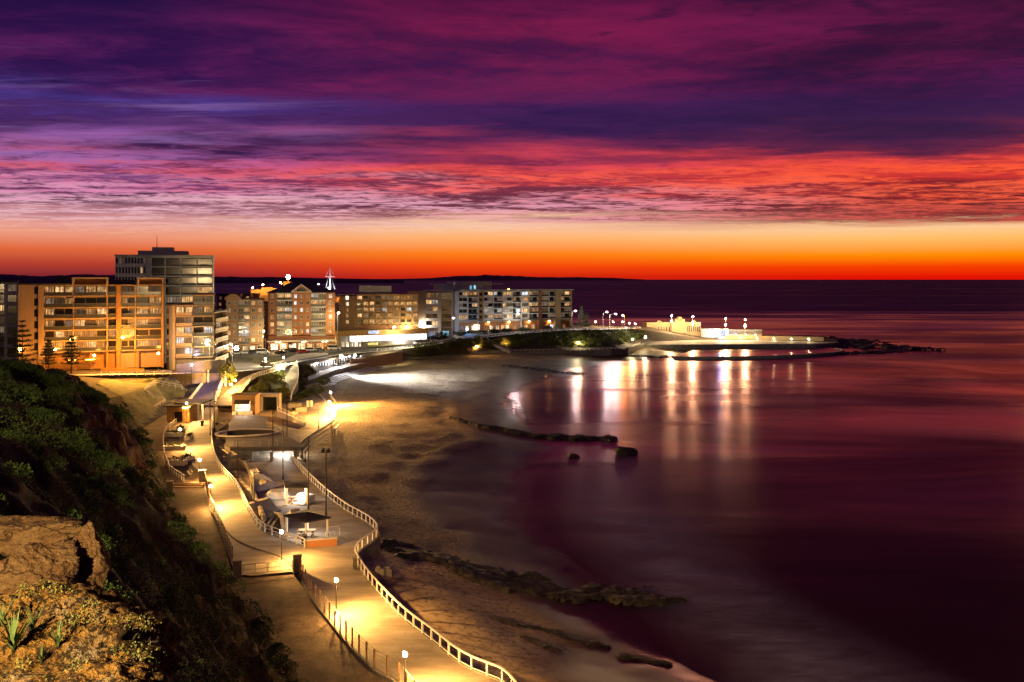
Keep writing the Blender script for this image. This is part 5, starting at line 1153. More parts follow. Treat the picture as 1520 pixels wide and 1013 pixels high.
t = thing('bench', 'pale bench facing the path at the lower end of the left terrace', 'bench', W(281,706,5.9), R(-62)); b = MB(); b.box(-1.6,-.25,.42,1.6,.25,.52); b.build('seat', 'concrete_pale', t)
for x_ in (-1.2,1.2): b = MB(); b.box(x_-.12,-.2,0,x_+.12,.2,.42); b.build('leg', 'concrete', t)
b = MB(); b.box(-1.6,.2,.52,1.6,.28,1.0); b.build('backrest', 'concrete_pale', t)
t = thing('steps', 'brown brick steps below the left terrace', 'steps', W(276,726,5.8), R(2)); b = MB()
for k in range(4): b.box(-2.6,-.4+k*.45,0,2.6,.05+k*.45,.17*(k+1))
b.build('flight', 'brick_tan', t)
for k in range(3):
    p = W(212+k*8, 605-k*1.5, 7.2); b = MB(); b.box(p.x-.06,p.y-.06,p.z-1,p.x+.06,p.y+.06,p.z+1.6); tag(b.build('post', 'white_paint'), ['slim pale post nearest the cliff nose', 'slim pale post, middle of three by the cliff nose', 'slim pale post nearest the white stair rail'][k], 'post', 'slim posts by the cliff nose')
# surf club: long white building under the road
c0 = W(452, 556, 7.4); c1 = W(520, 539, 7.5); rz = math.atan2(c1.y-c0.y, c1.x-c0.x); L = (c1-c0).length
t = thing('surf_club', 'long low white lit building under the road with a row of narrow windows', 'building', c0, rz); b = MB(); b.box(0,0,-.5,L,7,3.3); b.build('walls', 'white_paint', t); b = MB(); b.box(-.6,-1.2,3.3,L+.4,7.4,3.6); b.build('roof', 'render_ochre', t)
wm = MB(); wm.box(-.45,-.06,.5,.45,.02,2.3); wm = wm.mesh('window', 'glass')
for k in range(16): link('window', wm, t, (2+k*(L-4)/15, -.02, .4))
for k in range(3): b = MB(); x_ = L*(.2+.3*k); b.box(x_-.6,-1.0,3.12,x_+.6,-.7,3.26); b.build('eave_light', glowmat('white', 160), t)
# wall lamps on the bank and the fenced bank above the steps
wa, wb = W(488, 531, 8.2), W(598, 524, 8.2)
b = MB(); wall_line(b, [W(520,534.5,9.2), W(560,528,9.4), W(597,522,9.6)], .5, 0, 5); tag(b.build('bank_wall', 'brick_tan'), 'brown wall below the road behind the four wall lamps', 'wall')
for k, (px, py) in enumerate([(553,537),(560.5,534.7),(568,533),(576,531.8)]):
    p = W(px, py, 6.6); t = thing('wall_lamp', ['first of four round wall lamps above the beach steps', 'second of four round wall lamps above the beach steps', 'third of four round wall lamps above the beach steps', 'last of four round wall lamps, nearest the hedge'][k], 'lamp', p, 0, 'wall lamps above the beach steps'); b = MB(); b.tube([(0,0,-1.2),(0,0,-.2)], .06, 6); b.build('bracket', 'grey_metal', t); b = MB(); b.ball((0,0,0), .38, 8, 6); b.build('globe', glowmat('yellow', 900), t, True)
railing('railing', 'pale picket rail along the brown wall below the road', [W(512,535,9.2), W(560,527.6,9.4), W(597,521.6,9.6)], .8, 1.1, .1, [(1.08,.1,.1)], 'white_paint', 'white_paint')
# ================================================================== BUILDINGS
WC = {}
def winmesh(w_, h_, n, m_, frame):
    k = (round(w_, 2), round(h_, 2), n, m_, frame)
    if k not in WC:
        b = MB(); b.face([(0,0,0),(w_,0,0),(w_,0,h_),(0,0,h_)], 0); f_ = .07
        b.box(0,-.05,0,w_,-.003,f_,1); b.box(0,-.05,h_-f_,w_,-.003,h_,1); b.box(0,-.05,f_,f_,-.003,h_-f_,1); b.box(w_-f_,-.05,f_,w_,-.003,h_-f_,1)
        for i in range(1, n): x_ = w_*i/n; b.box(x_-f_/2,-.05,f_,x_+f_/2,-.003,h_-f_,1)
        WC[k] = b.mesh('window', [m_, frame])
    return WC[k]
def pick(p):
    x = rnd.random(); 
    for k, v in p.items():
        x -= v
        if x < 0: return k
    return 'glass'
class Bld:
    def __init__(s, name, label, pxl, pxr, dl, dr, zb, depth, cat='building'):
        if dr is None:   # end wall in line with the view past the right corner of the row
            k0, k1 = (pxl-CX)/F, (pxr-CX)/F; kk = k1*.97   # B - A is at right angles to the sight line at B
            dr = dl*(1 + k0*kk)/(1 + k1*kk)
        s.A = WD(pxl, HY, dl); s.B = WD(pxr, HY, dr); s.A.z = s.B.z = zb; s.zb = zb; dv = s.B - s.A; s.w = dv.length; s.depth = depth
        s.t = thing(name, label, cat, s.A, math.atan2(dv.y, dv.x)); s.nb = 0; s.nw = 0
        s.wall = MB(); s.mats = []
    def mi(s, m_):
        if m_ not in s.mats: s.mats.append(m_)
        return s.mats.index(m_)
    def X(s, px):
        k = (px - CX)/F; d_ = s.B - s.A   # A + t d with x = k*y
        t_ = (k*s.A.y - s.A.x)/(d_.x - k*d_.y); return t_*s.w
    def Zl(s, py, px=None):
        t_ = .5 if px is None else s.X(px)/s.w; D = s.A.lerp(s.B, t_).y; return H - (py-HY)/F*D - s.zb
    def box(s, x0, y0, z0, x1, y1, z1, m_): s.wall.box(x0, y0, z0, x1, y1, z1, s.mi(m_))
    def window(s, x, y, z, w_, h_, n, probs, frame='dark_metal'):
        link('window', winmesh(w_, h_, n, pick(probs), frame), s.t, (x, y, z)); s.nw += 1
    def plain(s, x0, x1, z0, z1, m_, y0=0.0): s.box(x0, y0, z0, x1, s.depth, z1, m_)
    def wins(s, x0, x1, zs, fh, n, ww, wh, sill, m_, probs, frame='white_paint', np_=2, rec=.22):
        zt = zs[-1] + fh; s.box(x0, rec+.01, zs[0], x1, s.depth, zt, m_)
        step = (x1-x0)/n; cur = zs[0]
        for z in zs:
            s.box(x0, 0, cur, x1, rec, z+sill, m_); cur = z+sill+wh; px_ = x0
            for i in range(n):
                wx = x0 + step*(i+.5) - ww/2; s.box(px_, 0, z+sill, wx, rec, z+sill+wh, m_); px_ = wx+ww
                s.window(wx, rec-.01, z+sill, ww, wh, np_, probs, frame)
            s.box(px_, 0, z+sill, x1, rec, z+sill+wh, m_)
        s.box(x0, 0, cur, x1, rec, zt, m_)
    def bal(s, x0, x1, zs, fh, n, m_, probs, rail='glass_rail', proj=.0, rec=1.5, slab='render_cream', panes=3, back='render_cream', frame='dark_metal', fins=True, slabh=.3, railh=1.0, mg=.18):
        zt = zs[-1]+fh; s.box(x0, rec+.06, zs[0], x1, s.depth, zt, back); step = (x1-x0)/n
        if fins:
            f_ = .16 if mg < .4 else .38; s.box(x0, 0, zs[0], x0+f_, rec+.05, zt-slabh, m_); s.box(x1-f_, 0.003, zs[0], x1, rec+.05, zt-slabh, m_)
        for z in zs:
            for i in range(n): s.window(x0+step*i+.2, rec+.03, z+.08, step-.4+.1, fh-slabh-.25, panes, probs, frame)
            b = MB(); b.box(x0+mg, -proj-.02, z-slabh, x1-mg, rec+.02, z, 0)
            if railh:
                b.box(x0+mg+.02, -proj+.03, z+.12, x1-mg-.02, -proj+.09, z+railh, 1); b.box(x0+mg+.01, -proj, z+railh, x1-mg-.01, -proj+.12, z+railh+.07, 2)
            b.build('balcony', [slab, rail, 'grey_metal'], s.t); s.nb += 1
        s.box(x0, -.01, zt-slabh, x1, rec+.05, zt, slab)
    def done(s): s.wall.build('wall', s.mats, s.t); return s.t
def part(t, name, boxes, m_):
    b = MB()
    for q in boxes: b.box(*q)
    return b.build(name, m_, t)
PW = {'lit_warm': .62, 'lit_dim': .16, 'lit_bright': .02}
PD = {'lit_warm': .06, 'lit_dim': .16}
PM = {'lit_warm': .24, 'lit_dim': .25, 'lit_white': .04}

# orange lit apartment block
B = Bld('apartment_block', 'orange lit apartment block with wide balconies behind the roadside pines', 27, 243, 246, None, 14, 16)
zs = [B.Zl(y) for y in (521,505,489,472,456,439)]; fh = zs[1]-zs[0]; X = B.X
B.plain(0, X(50), 0, B.Zl(421), 'render_cream'); zt = zs[-1]+fh
B.wins(X(50), X(57), zs, fh, 1, 1.0, 2.1, .5, 'render_cream', PD, 'dark_metal', 1); B.plain(X(50), X(57), 0, zs[0], 'render_cream')
B.plain(X(57), X(65), 0, zt, 'render_cream', -.3)
B.bal(X(65), X(109), zs, fh, 3, 'render_cream', {'lit_warm': .55, 'lit_dim': .2}, panes=3, proj=.3, slab='render_cream')
B.bal(X(109), X(159), zs, fh, 3, 'render_cream', PW, panes=4, proj=.5)
B.bal(X(159), X(173), zs, fh, 1, 'render_cream', PD, panes=2, rec=2.4)
B.plain(X(173), X(179), 0, zt, 'render_ochre', -.6)
B.bal(X(179), X(201), zs, fh, 2, 'render_cream', PM, panes=2, proj=.3)
B.bal(X(201), X(240), zs, fh, 2, 'render_cream', PM, panes=4, proj=.5)
B.plain(X(240), X(243), 0, zt+.8, 'render_ochre', -.9)
B.box(X(65), 2.0, 0, X(173), 14, zs[0]-.3, 'render_ochre'); B.box(X(179), 1.6, 0, X(240), 14, zs[0]-.3, 'render_cream')
for x0, x1, z1 in ((X(109)-.3, X(159)+.3, B.Zl(412)), (X(204), X(242)+.2, B.Zl(412.5))):
    B.box(x0, -.9, z1-.45, x1, 4, z1, 'render_cream'); B.box(x0, -.9, zt, x0+.5, 1.6, z1-.45, 'render_cream'); B.box(x1-.5, -.9, zt, x1, 1.6, z1-.45, 'render_cream'); B.box(x0+.5, 1.7, zt+.02, x1-.5, 4, z1-.45, 'render_brown')
for px in (112, 135, 159, 176, 205, 240): B.box(X(px)-.25, .05, 0, X(px)+.25, .55, zs[0]-.31, 'render_ochre')
t = B.done(); part(t, 'roof', [(-.4,-.5,zt+.02,X(109)-.31,16,zt+.4),(X(109)+1,4.1,zt+.03,X(204)-1,16,zt+1.4),(X(80),5,zt+.41,X(105),12,zt+2.2)], 'roof_dark')
part(t, 'entrance_canopy', [(X(90),-3.5,3.2,X(150),-.9,3.55)], 'render_ochre'); part(t, 'entrance_light', [(X(100),-2.4,3.02,X(100)+2.4,-2.1,3.19),(X(128),-2.4,3.02,X(128)+2.4,-2.1,3.19)], glowmat('sodium', 60))
# wall in front of it
b = MB(); wall_line(b, resample([WD(150,548,250)+Vector((0,0,0)), WD(214,549,248)], 6), .4, .3, 12); tag(b.build('garden_wall', 'render_ochre'), 'orange lit garden wall along the road before the orange block', 'wall')
b = MB(); wall_line(b, resample([WD(262,543,250), WD(300,538,252), WD(334,535,262)], 8), .4, .3, 10); tag(b.build('garden_wall', 'concrete'), 'pale concrete wall under the beige balcony block', 'wall')
t = thing('bus_shelter', 'low lit roadside shelter with a blue sign at the far left', 'shelter', W(38,556,14), 0); part(t, 'roof', [(-4.5,-1,2.6,4.5,1.6,2.85)], 'render_ochre'); part(t, 'back_wall', [(-4.3,1.3,0,4.3,1.5,2.6)], 'render_cream'); part(t, 'post', [(4.0,-.9,0,4.2,-.7,2.6)], 'dark_metal'); part(t, 'sign', [(-.2,-1.06,1.9,3.0,-1.0,2.55)], 'car_dark'); part(t, 'ceiling_light', [(-3,-.2,2.5,0,.1,2.58)], glowmat('sodium', 110))
# far left block
B = Bld('apartment_block', 'dark balcony block cut off by the left edge of the photo', -40, 26, 262, None, 13, 16); X = B.X
zs = [B.Zl(y) for y in (530,514,499,483,467,451,435)]; fh = zs[1]-zs[0]
B.bal(X(-40), X(-14), zs, fh, 2, 'render_grey', PD, slab='render_grey', back='render_grey'); B.bal(X(-14), X(7), zs, fh, 2, 'render_grey', PM, slab='render_grey', back='render_grey'); B.plain(X(7), X(10), 0, zs[-1]+fh, 'render_white'); B.wins(X(10), X(26), zs, fh, 1, 2.4, 2.2, .4, 'render_grey', PD, 'dark_metal', 2)
B.box(X(-40), .3, 0, X(26), 15, zs[0]-.31, 'render_white'); t = B.done(); part(t, 'roof', [(-.3,-.4,zs[-1]+fh+.02,B.w+.3,16,zs[-1]+fh+.5)], 'roof_dark')
# tower
B = Bld('tower_block', 'tall dark office tower with white floor bands and a rooftop mast', 171, 317, 284, None, 13, 22); X = B.X
ys_ = [381+14.2*i for i in range(1, 12)]; zs = [B.Zl(y) for y in reversed(ys_)]; fh = zs[1]-zs[0]; zt = zs[-1]+fh
B.wins(X(171), X(217), zs, fh, 10, .62, 2.0, .75, 'render_white', PD, 'dark_metal', 1, .5)
B.plain(X(217), X(224), 0, zt, 'render_grey', -.2)
for a, c in ((224,245),(245,268),(268,292),(292,315)):
    B.bal(X(a), X(c), zs, fh, 1, 'render_white', {'lit_warm':.05,'lit_dim':.22,'lit_blue':.02}, rec=.9, slab='render_white', panes=4, back='roof_dark', slabh=.42, railh=.55, rail='dark_metal')
B.plain(X(315), X(317), 0, zt, 'render_white', -.3); B.box(0, .2, 0, B.w, 21, zs[0]-.56, 'render_grey')
t = B.done(); part(t, 'roof', [(-.2,-.4,zt+.01,B.w+.2,22.3,zt+.5)], 'render_grey'); part(t, 'plant_room', [(X(203),4,zt+.51,X(278),16,B.Zl(372)),(X(224),5,B.Zl(372)+.01,X(256),14,B.Zl(366.5))], 'render_grey')
b = MB(); b.tube([(X(231),6,B.Zl(366.5)),(X(231),6,B.Zl(349))], [.12,.05], 6); b.build('mast', 'dark_metal', t)
# beige balcony block
B = Bld('apartment_block', 'beige block of long balconies stepping down beside the yellow street lamp', 247, 317, 262, None, 12.6, 14); X = B.X
zs = [B.Zl(y) for y in (530,514.5,499.5,484.5,469)]; fh = zs[1]-zs[0]; zt = zs[-1]+fh
B.wins(X(247), X(251), zs, fh, 1, .6, 1.8, .6, 'render_cream', PD, 'dark_metal', 1); B.plain(X(251), X(260), 0, zt, 'render_cream', -.4)
B.bal(X(260), X(286), zs, fh, 2, 'render_cream', {'lit_white':.22,'lit_dim':.3,'lit_warm':.2}, rail='render_cream', proj=.4, panes=3); B.bal(X(286), X(317), zs+[zt], fh, 2, 'render_cream', {'lit_white':.12,'lit_dim':.3,'lit_warm':.1}, rail='glass_rail', proj=.6, panes=4)
B.box(X(247), .4, 0, X(317), 13, zs[0]-.31, 'concrete_dark'); t = B.done(); part(t, 'roof', [(-.3,-.5,zt+.02,X(286)-.05,14,zt+.5),(X(286)-.04,-.6,zt+fh+.02,B.w+.3,14,zt+fh+.4)], 'roof_dark')
B = Bld('apartment_block', 'narrow angled balcony wing between the beige block and the brick building', 318, 337, 268, 285, 12.2, 12); X = B.X
zs = [B.Zl(y) for y in (533,519,505,491,476.5)]; fh = zs[1]-zs[0]; zt = zs[-1]+fh
B.bal(0, B.w, zs, fh, 2, 'render_cream', PD, rail='render_cream', proj=.5, panes=3); B.box(0,.4,0,B.w,11,zs[0]-.31,'concrete_pale'); t = B.done(); part(t, 'roof', [(-.2,-.6,zt+.02,B.w+.2,12,zt+.4)], 'roof_dark')
# small brick building
B = Bld('brick_building', 'small brick building with curved gable and stacked bay balconies', 336, 391, 333, None, 11.8, 14); X = B.X
zs = [B.Zl(y) for y in (511,500,489,478,467,456)]; fh = zs[1]-zs[0]; zt = zs[-1]+fh
B.wins(X(336), X(353), zs, fh, 2, 1.1, 1.5, .8, 'brick_tan', {'lit_warm':.25,'lit_dim':.25}); B.bal(X(353), X(371), zs, fh, 2, 'brick_tan', PM, rec=.9, slab='render_cream', panes=2, back='brick_tan', frame='white_paint'); B.wins(X(371), X(391), zs, fh, 2, 1.3, 1.5, .8, 'brick_tan', {'lit_warm':.3,'lit_dim':.25})
B.wins(0, B.w, [0], zs[0]-.3, 5, 1.7, 2.0, .6, 'brick_tan', {'lit_warm':.5,'lit_bright':.2})
gx = X(345.5); gw = 2.6
pts = [(gx+gw*math.cos(a)*(1 if abs(math.cos(a)) < .8 else 1.15), zt+2.2*max(0, math.sin(a))) for a in np.linspace(math.pi, 0, 13)]
for (x0, z0), (x1, z1) in zip(pts, pts[1:]): B.wall.hexa([(x0,-.05,zt-.2),(x1,-.05,zt-.2),(x1,.5,zt-.2),(x0,.5,zt-.2)], [(x0,-.05,z0+.01),(x1,-.05,z1+.01),(x1,.5,z1+.01),(x0,.5,z0+.01)], B.mi('brick_tan'))
t = B.done(); part(t, 'roof', [(-.2,.6,zt+.02,B.w+.2,14,zt+.35)], 'roof_slate'); part(t, 'chimney', [(X(356),3,zt+.36,X(356)+.9,4,zt+2.2)], 'brick_red'); part(t, 'chimney', [(X(372),3,zt+.36,X(372)+.9,4,zt+2.0)], 'brick_red')
# gabled brick block
B = Bld('brick_apartments', 'large brick apartment block with a hip roof and central arched gable', 398, 497, 348, None, 11.6, 18); X = B.X
zs = [B.Zl(y) for y in (508,497.5,487,476.5,466,455.5,445.5)][1:]; fh = zs[1]-zs[0]; zt = zs[-1]+fh
PB = {'lit_dim': .3, 'lit_warm': .28, 'lit_white': .06}
B.wins(X(398), X(410), zs, fh, 1, 1.2, 1.6, .7, 'brick_red', PB); B.bal(X(410), X(434), zs, fh, 2, 'brick_red', PB, rec=1.4, slab='render_white', panes=2, back='brick_red', frame='white_paint')
B.wins(X(434), X(461), zs, fh, 3, 1.15, 1.6, .7, 'brick_orange', {'lit_dim': .35, 'lit_white': .15, 'lit_warm': .1}); B.bal(X(461), X(484), zs, fh, 2, 'brick_red', PB, rec=1.4, slab='render_white', panes=3, back='brick_red', frame='white_paint')
B.wins(X(484), X(497), zs, fh, 1, 1.3, 1.6, .7, 'brick_orange', {'lit_dim': .5, 'lit_white': .2})
B.box(0, .3, 0, B.w, 17, zs[0]-.31, 'brick_red'); t = B.done()
b = MB(); o_ = .8; z0 = zt+.02; q = [(-o_,-o_,z0),(B.w+o_,-o_,z0),(B.w+o_,18+o_,z0),(-o_,18+o_,z0)]; r1 = (8.5,8.5,z0+4.2); r2 = (B.w-8.5,8.5,z0+4.2)
b.face([q[0],q[1],r2,r1]); b.face([q[1],q[2],r2]); b.face([q[2],q[3],r1,r2]); b.face([q[3],q[0],r1]); b.face(q[::-1]); b.build('roof', 'roof_slate', t)
g0, g1 = X(434)-.4, X(461)+.4; gm = (g0+g1)/2; b = MB(); b.hexa([(g0,-.9,zt-.6),(g1,-.9,zt-.6),(g1,6,zt-.6),(g0,6,zt-.6)], [(g0,-.9,zt+.4),(g1,-.9,zt+.4),(g1,6,zt+.4),(g0,6,zt+.4)]); b.face([(g0,-.9,zt+.4),(g1,-.9,zt+.4),(gm,-.9,zt+3.4)]); b.face([(g0,-.9,zt+.4),(gm,-.9,zt+3.4),(gm,6,zt+3.4),(g0,6,zt+.4)],1); b.face([(g1,-.9,zt+.4),(g1,6,zt+.4),(gm,6,zt+3.4),(gm,-.9,zt+3.4)],1); b.build('gable', ['brick_orange','roof_slate'], t)
b = MB(); b.beam((g0,-1.0,zt+.4),(gm,-1.0,zt+3.4),.3,.3); b.beam((g1,-1.0,zt+.4),(gm,-1.0,zt+3.4),.3,.3); b.beam((g0,-1.0,zt+.35),(g1,-1.0,zt+.35),.3,.25); b.build('gable_trim', 'render_white', t)
b = MB(); n = 9
for i in range(n): a0, a1 = math.pi*i/n, math.pi*(i+1)/n; b.face([(gm,-.93,zt+.55),(gm+1.9*math.cos(a0),-.93,zt+.55+1.6*math.sin(a0)),(gm+1.9*math.cos(a1),-.93,zt+.55+1.6*math.sin(a1))])
b.build('arched_window', 'glass', t)
for k in range(8): x_ = .3+k*(B.w-1.1)/7; part(t, 'arcade_column', [(x_,-2.6,0,x_+.5,-2.1,3.6)], 'brick_orange')
part(t, 'arcade_beam', [(-.2,-2.7,3.6,B.w+.2,.25,4.2)], 'render_white')
for k in range(7): x_ = .9+k*(B.w-1.1)/7; link('shopfront', winmesh((B.w-1.1)/7-.7, 2.6, 3, pick({'lit_warm':.35,'lit_bright':.2,'lit_dim':.2,'lit_blue':.1}), 'dark_metal'), t, (x_, .26, .3))
part(t, 'arcade_fill_light', [(3,-1.6,3.45,5,-1.4,3.58),(13,-1.6,3.45,15,-1.4,3.58),(21,-1.6,3.45,23,-1.4,3.58)], glowmat('warm', 240))  # warm strips added under the arcade to brighten the forecourt
# dark gap block between the two brick buildings
B = Bld('brick_building', 'dark brick wing in the gap left of the gabled block', 385, 398, 372, None, 11.6, 14); B.wins(0, B.w, [0.3+3*i for i in range(6)], 3, 1, 1.1, 1.5, .9, 'brick_red', PD); t = B.done(); part(t, 'roof', [(-.2,-.2,18.32,B.w+.2,14,18.8)], 'roof_slate')
# hotel
B = Bld('hotel', 'flat topped hotel with a grid of small balconies above the bright podium', 503, 621, 388, None, 11, 15); X = B.X
zs = [B.Zl(y, 560) for y in (490,482,473.2,464.4,455.6,446.8)]; zs = zs[1:]; fh = zs[1]-zs[0]; zt = zs[-1]+fh*.78
B.plain(0, X(513), 0, zt, 'brick_tan', -.1); B.wins(X(513), X(518), zs, fh*.98, 1, 1.3, 1.7, .5, 'brick_tan', {'lit_bright': .7, 'lit_warm': .3}, 'dark_metal', 1); B.plain(X(518), X(529), 0, zt, 'brick_tan', -.1); B.plain(X(513), X(518), 0, zs[0], 'brick_tan')
for k in range(10):
    a, c = 529+9.2*k, 529+9.2*(k+1); B.bal(X(a), X(c), zs, fh, 1, 'render_ochre', {'lit_warm': .5, 'lit_dim': .25, 'lit_white': .03}, rec=1.0, proj=.7, slab='brick_tan', rail='brick_tan', panes=2, back='render_ochre', slabh=.25, railh=.85, mg=.5)
B.box(X(529), .5, 0, X(621), 14, zs[0]-.26, 'render_brown'); t = B.done(); part(t, 'roof', [(-.2,-.4,zs[-1]+fh+.01,B.w+.2,15,zs[-1]+fh+.3)], 'render_ochre')
part(t, 'roof_plant', [(X(532),4,zs[-1]+fh+.31,X(554),12,B.Zl(424, 540)),(X(554)+.02,5,zs[-1]+fh+.31,X(580),12,B.Zl(424.6,560))], 'render_grey'); part(t, 'roof_vent', [(X(582),5,zs[-1]+fh+.31,X(588),7,B.Zl(437,585))], 'render_white')
# podium
B = Bld('podium', 'low podium with a long band of bright white glass facing the road', 499, 635, 372, 392, 10.6, 16); X = B.X; z1, z2, z3 = B.Zl(507, 560), B.Zl(497.5, 560), B.Zl(490, 560)
B.box(X(505), .6, 0, X(536), 15, z1-.02, 'render_cream'); B.box(X(536), 0, 0, B.w, 15, z1-.02, 'concrete_dark'); B.box(0, 3, z1-.02, B.w, 15, z2, 'render_white'); B.box(0, -.5, z2, B.w, 15, z3, 'render_ochre'); B.box(X(518)-.3, -.3, z1, X(518)+.3, .3, z2, 'render_cream'); B.box(0, -.4, 0, X(505), 15, z2, 'render_cream')
t = B.done(); n = 12
for k in range(n): x0 = X(519)+(B.w-X(519))*k/n; link('window', winmesh((B.w-X(519))/n-.15, z2-z1-.2, 2, 'lit_shop', 'white_paint') if 'lit_shop' in M else None, t, (x0, 1.0, z1+.1)) if 'lit_shop' in M else None
part(t, 'parapet_sign', [(X(546),-.62,z2+.6,X(562),-.52,z3-.2)], 'sign_blue' if 'sign_blue' in M else 'car_silver')
for k in range(5): x_ = X(507)+k*2.0; link('door', winmesh(1.5, 2.6, 1, 'lit_bright', 'dark_metal'), t, (x_, .58, .2))
part(t, 'wall_sign', [(X(546),-.08,z1-1.5,X(561),-.02,z1-.5)], 'sign_yellow' if 'sign_yellow' in M else 'render_ochre')
# beige block with balconies
B = Bld('apartment_block', 'beige block with a blank end wall between the hotel and the long block', 605, 672, 428, None, 11.6, 20); X = B.X
zs = [B.Zl(y, 640) for y in (486,475.5,465,454.5,444.5)]; fh = zs[1]-zs[0]; zt = zs[-1]+fh
B.plain(0, X(632), 0, zt+.6, 'render_cream', -.4); B.bal(X(632), X(650), zs, fh, 2, 'render_white', PM, proj=.4, slab='render_white', back='render_grey', rail='render_white', panes=2); B.plain(X(650), X(655), 0, zt, 'render_white', -.3); B.bal(X(655), X(670), zs, fh, 1, 'render_white', PD, slab='render_white', back='render_grey', panes=3); B.plain(X(670), B.w, 0, zt, 'render_white')
B.box(X(632), 1, 0, X(670), 18, zs[0]-.31, 'render_grey'); t = B.done(); part(t, 'roof', [(X(630),-.6,zt+.61,B.w+.4,20,zt+.95)], 'render_white')
for k in range(3): link('shopfront', winmesh(3.2, 2.8, 3, 'lit_blue', 'dark_metal'), t, (X(634)+k*3.7, .97, .3))
# long block
B = Bld('apartment_block', 'long pale apartment block with a white penthouse at the seaward end of the row', 675, 848, 455, 482, 12.9, 18); X = B.X
zs = [B.Zl(y, 760) for y in (474.2,465.8,457.4,449,440.6)]; fh = zs[1]-zs[0]; zt = zs[-1]+fh
PL_ = {'lit_dim': .34, 'lit_warm': .26, 'lit_white': .05}
B.plain(0, X(681), 0, zt, 'render_grey', -.3)
for a, c, n, m_, pj in ((681,695,2,'render_white',.5),(695,709.5,2,'render_white',.2),(718,733,2,'render_white',.5),(733,746.5,2,'render_white',.2),(746.5,761,2,'render_white',.5),(761,773.5,2,'render_white',.2),(774.5,785.5,1,'render_white',.5),(785.5,799,2,'render_white',.3),(804,815,1,'render_white',.0),(815.5,824,1,'render_white',.4),(832,847,2,'render_white',.9)):
    B.bal(X(a), X(c), zs, fh, n, m_, PL_, proj=pj, slab=m_, back='render_grey', rail='render_white' if pj == .5 else 'glass_rail', panes=3 if n == 1 else 2, railh=.85)
B.wins(X(710), X(718), zs, fh, 1, 1.6, 1.6, .6, 'render_ochre', PD, 'dark_metal'); B.plain(X(773.5), X(774.5), 0, zt, 'render_white', -.6); B.plain(X(799), X(804), 0, zt, 'render_brown', -.4); B.plain(X(824), X(832), 0, zt, 'render_cream', -.5); B.plain(X(709.5), X(710), 0, zt, 'render_white', -.6); B.plain(X(847), B.w, 0, zt, 'render_cream', -.8)
B.box(X(681), 1.2, 0, B.w-1, 17, zs[0]-.31, 'brick_orange'); B.box(X(681), .3, zs[0]-1.3, B.w, 1.19, zs[0]-.32, 'render_cream')
t = B.done(); part(t, 'roof', [(X(679),-1.4,zt+.35,B.w+.8,18,zt+.75)], 'render_white'); part(t, 'top_storey', [(X(685),2.5,zt+.02,X(842),16,zt+.34)], 'render_grey')
part(t, 'penthouse', [(X(677),5,zt+.76,X(735),15,B.Zl(419.5, 700)),(X(656),5.5,zt-1,X(677)-.03,14,B.Zl(423, 665)),(X(735)+.03,5.5,zt+.76,X(750),14,B.Zl(430, 745))], 'render_white')
part(t, 'penthouse_roof', [(X(651),4,B.Zl(422.8,665),X(677)-.04,15,B.Zl(421.3,665)),(X(735)+.04,4,B.Zl(422.5,745),X(751),15,B.Zl(421,745)),(X(676.9),4.4,B.Zl(419.4,700),X(735.1),15.6,B.Zl(418.4,700))], 'render_white')
for px in (702, 708): link('window', winmesh(1.3, 2.2, 1, 'lit_blue', 'dark_metal'), t, (X(px), 4.97, B.Zl(430, 705)))
for px in (684, 688, 694, 722, 726, 731): link('window', winmesh(.7, .6, 1, 'glass', 'dark_metal'), t, (X(px), 4.97, B.Zl(426, 705)))
for k, px in enumerate((684, 692, 701, 708, 720, 728, 737, 745, 752, 763, 771, 780, 790, 800, 810, 818, 836)): link('shopfront', winmesh(1.9, 2.2, 2, pick({'lit_bright':.25,'lit_warm':.3,'lit_dim':.2,'lit_white':.1}) if k != 2 else 'lit_bright', 'dark_metal'), t, (X(px), 1.17, .5))
part(t, 'entrance_sign', [(X(702),-.3,.6,X(712),-.2,3.4)], 'lit_bright'); part(t, 'canopy_light', [(X(725),.35,zs[0]-1.45,X(727),.6,zs[0]-1.32),(X(755),.35,zs[0]-1.45,X(757),.6,zs[0]-1.32),(X(785),.35,zs[0]-1.45,X(787),.6,zs[0]-1.32),(X(815),.35,zs[0]-1.45,X(817),.6,zs[0]-1.32)], glowmat('warm', 300))
part(t, 'roof_beacon', [(X(758),3,zt+.76,X(759),3.4,zt+1.2)], glowmat('sodium', 60))
# low shops and trees fill the row behind: one dark block beyond the tower
B = Bld('brick_building', 'dark low building behind the small brick building', 322, 372, 420, 420, 11, 15); B.wins(0, B.w, [.5+3*i for i in range(7)], 3, 5, 1.3, 1.5, .9, 'brick_red', {'lit_warm':.3,'lit_dim':.3,'lit_bright':.08}); t = B.done(); part(t, 'roof', [(-.4,-.4,21.6,B.w+.4,15,22.2)], 'roof_dark')
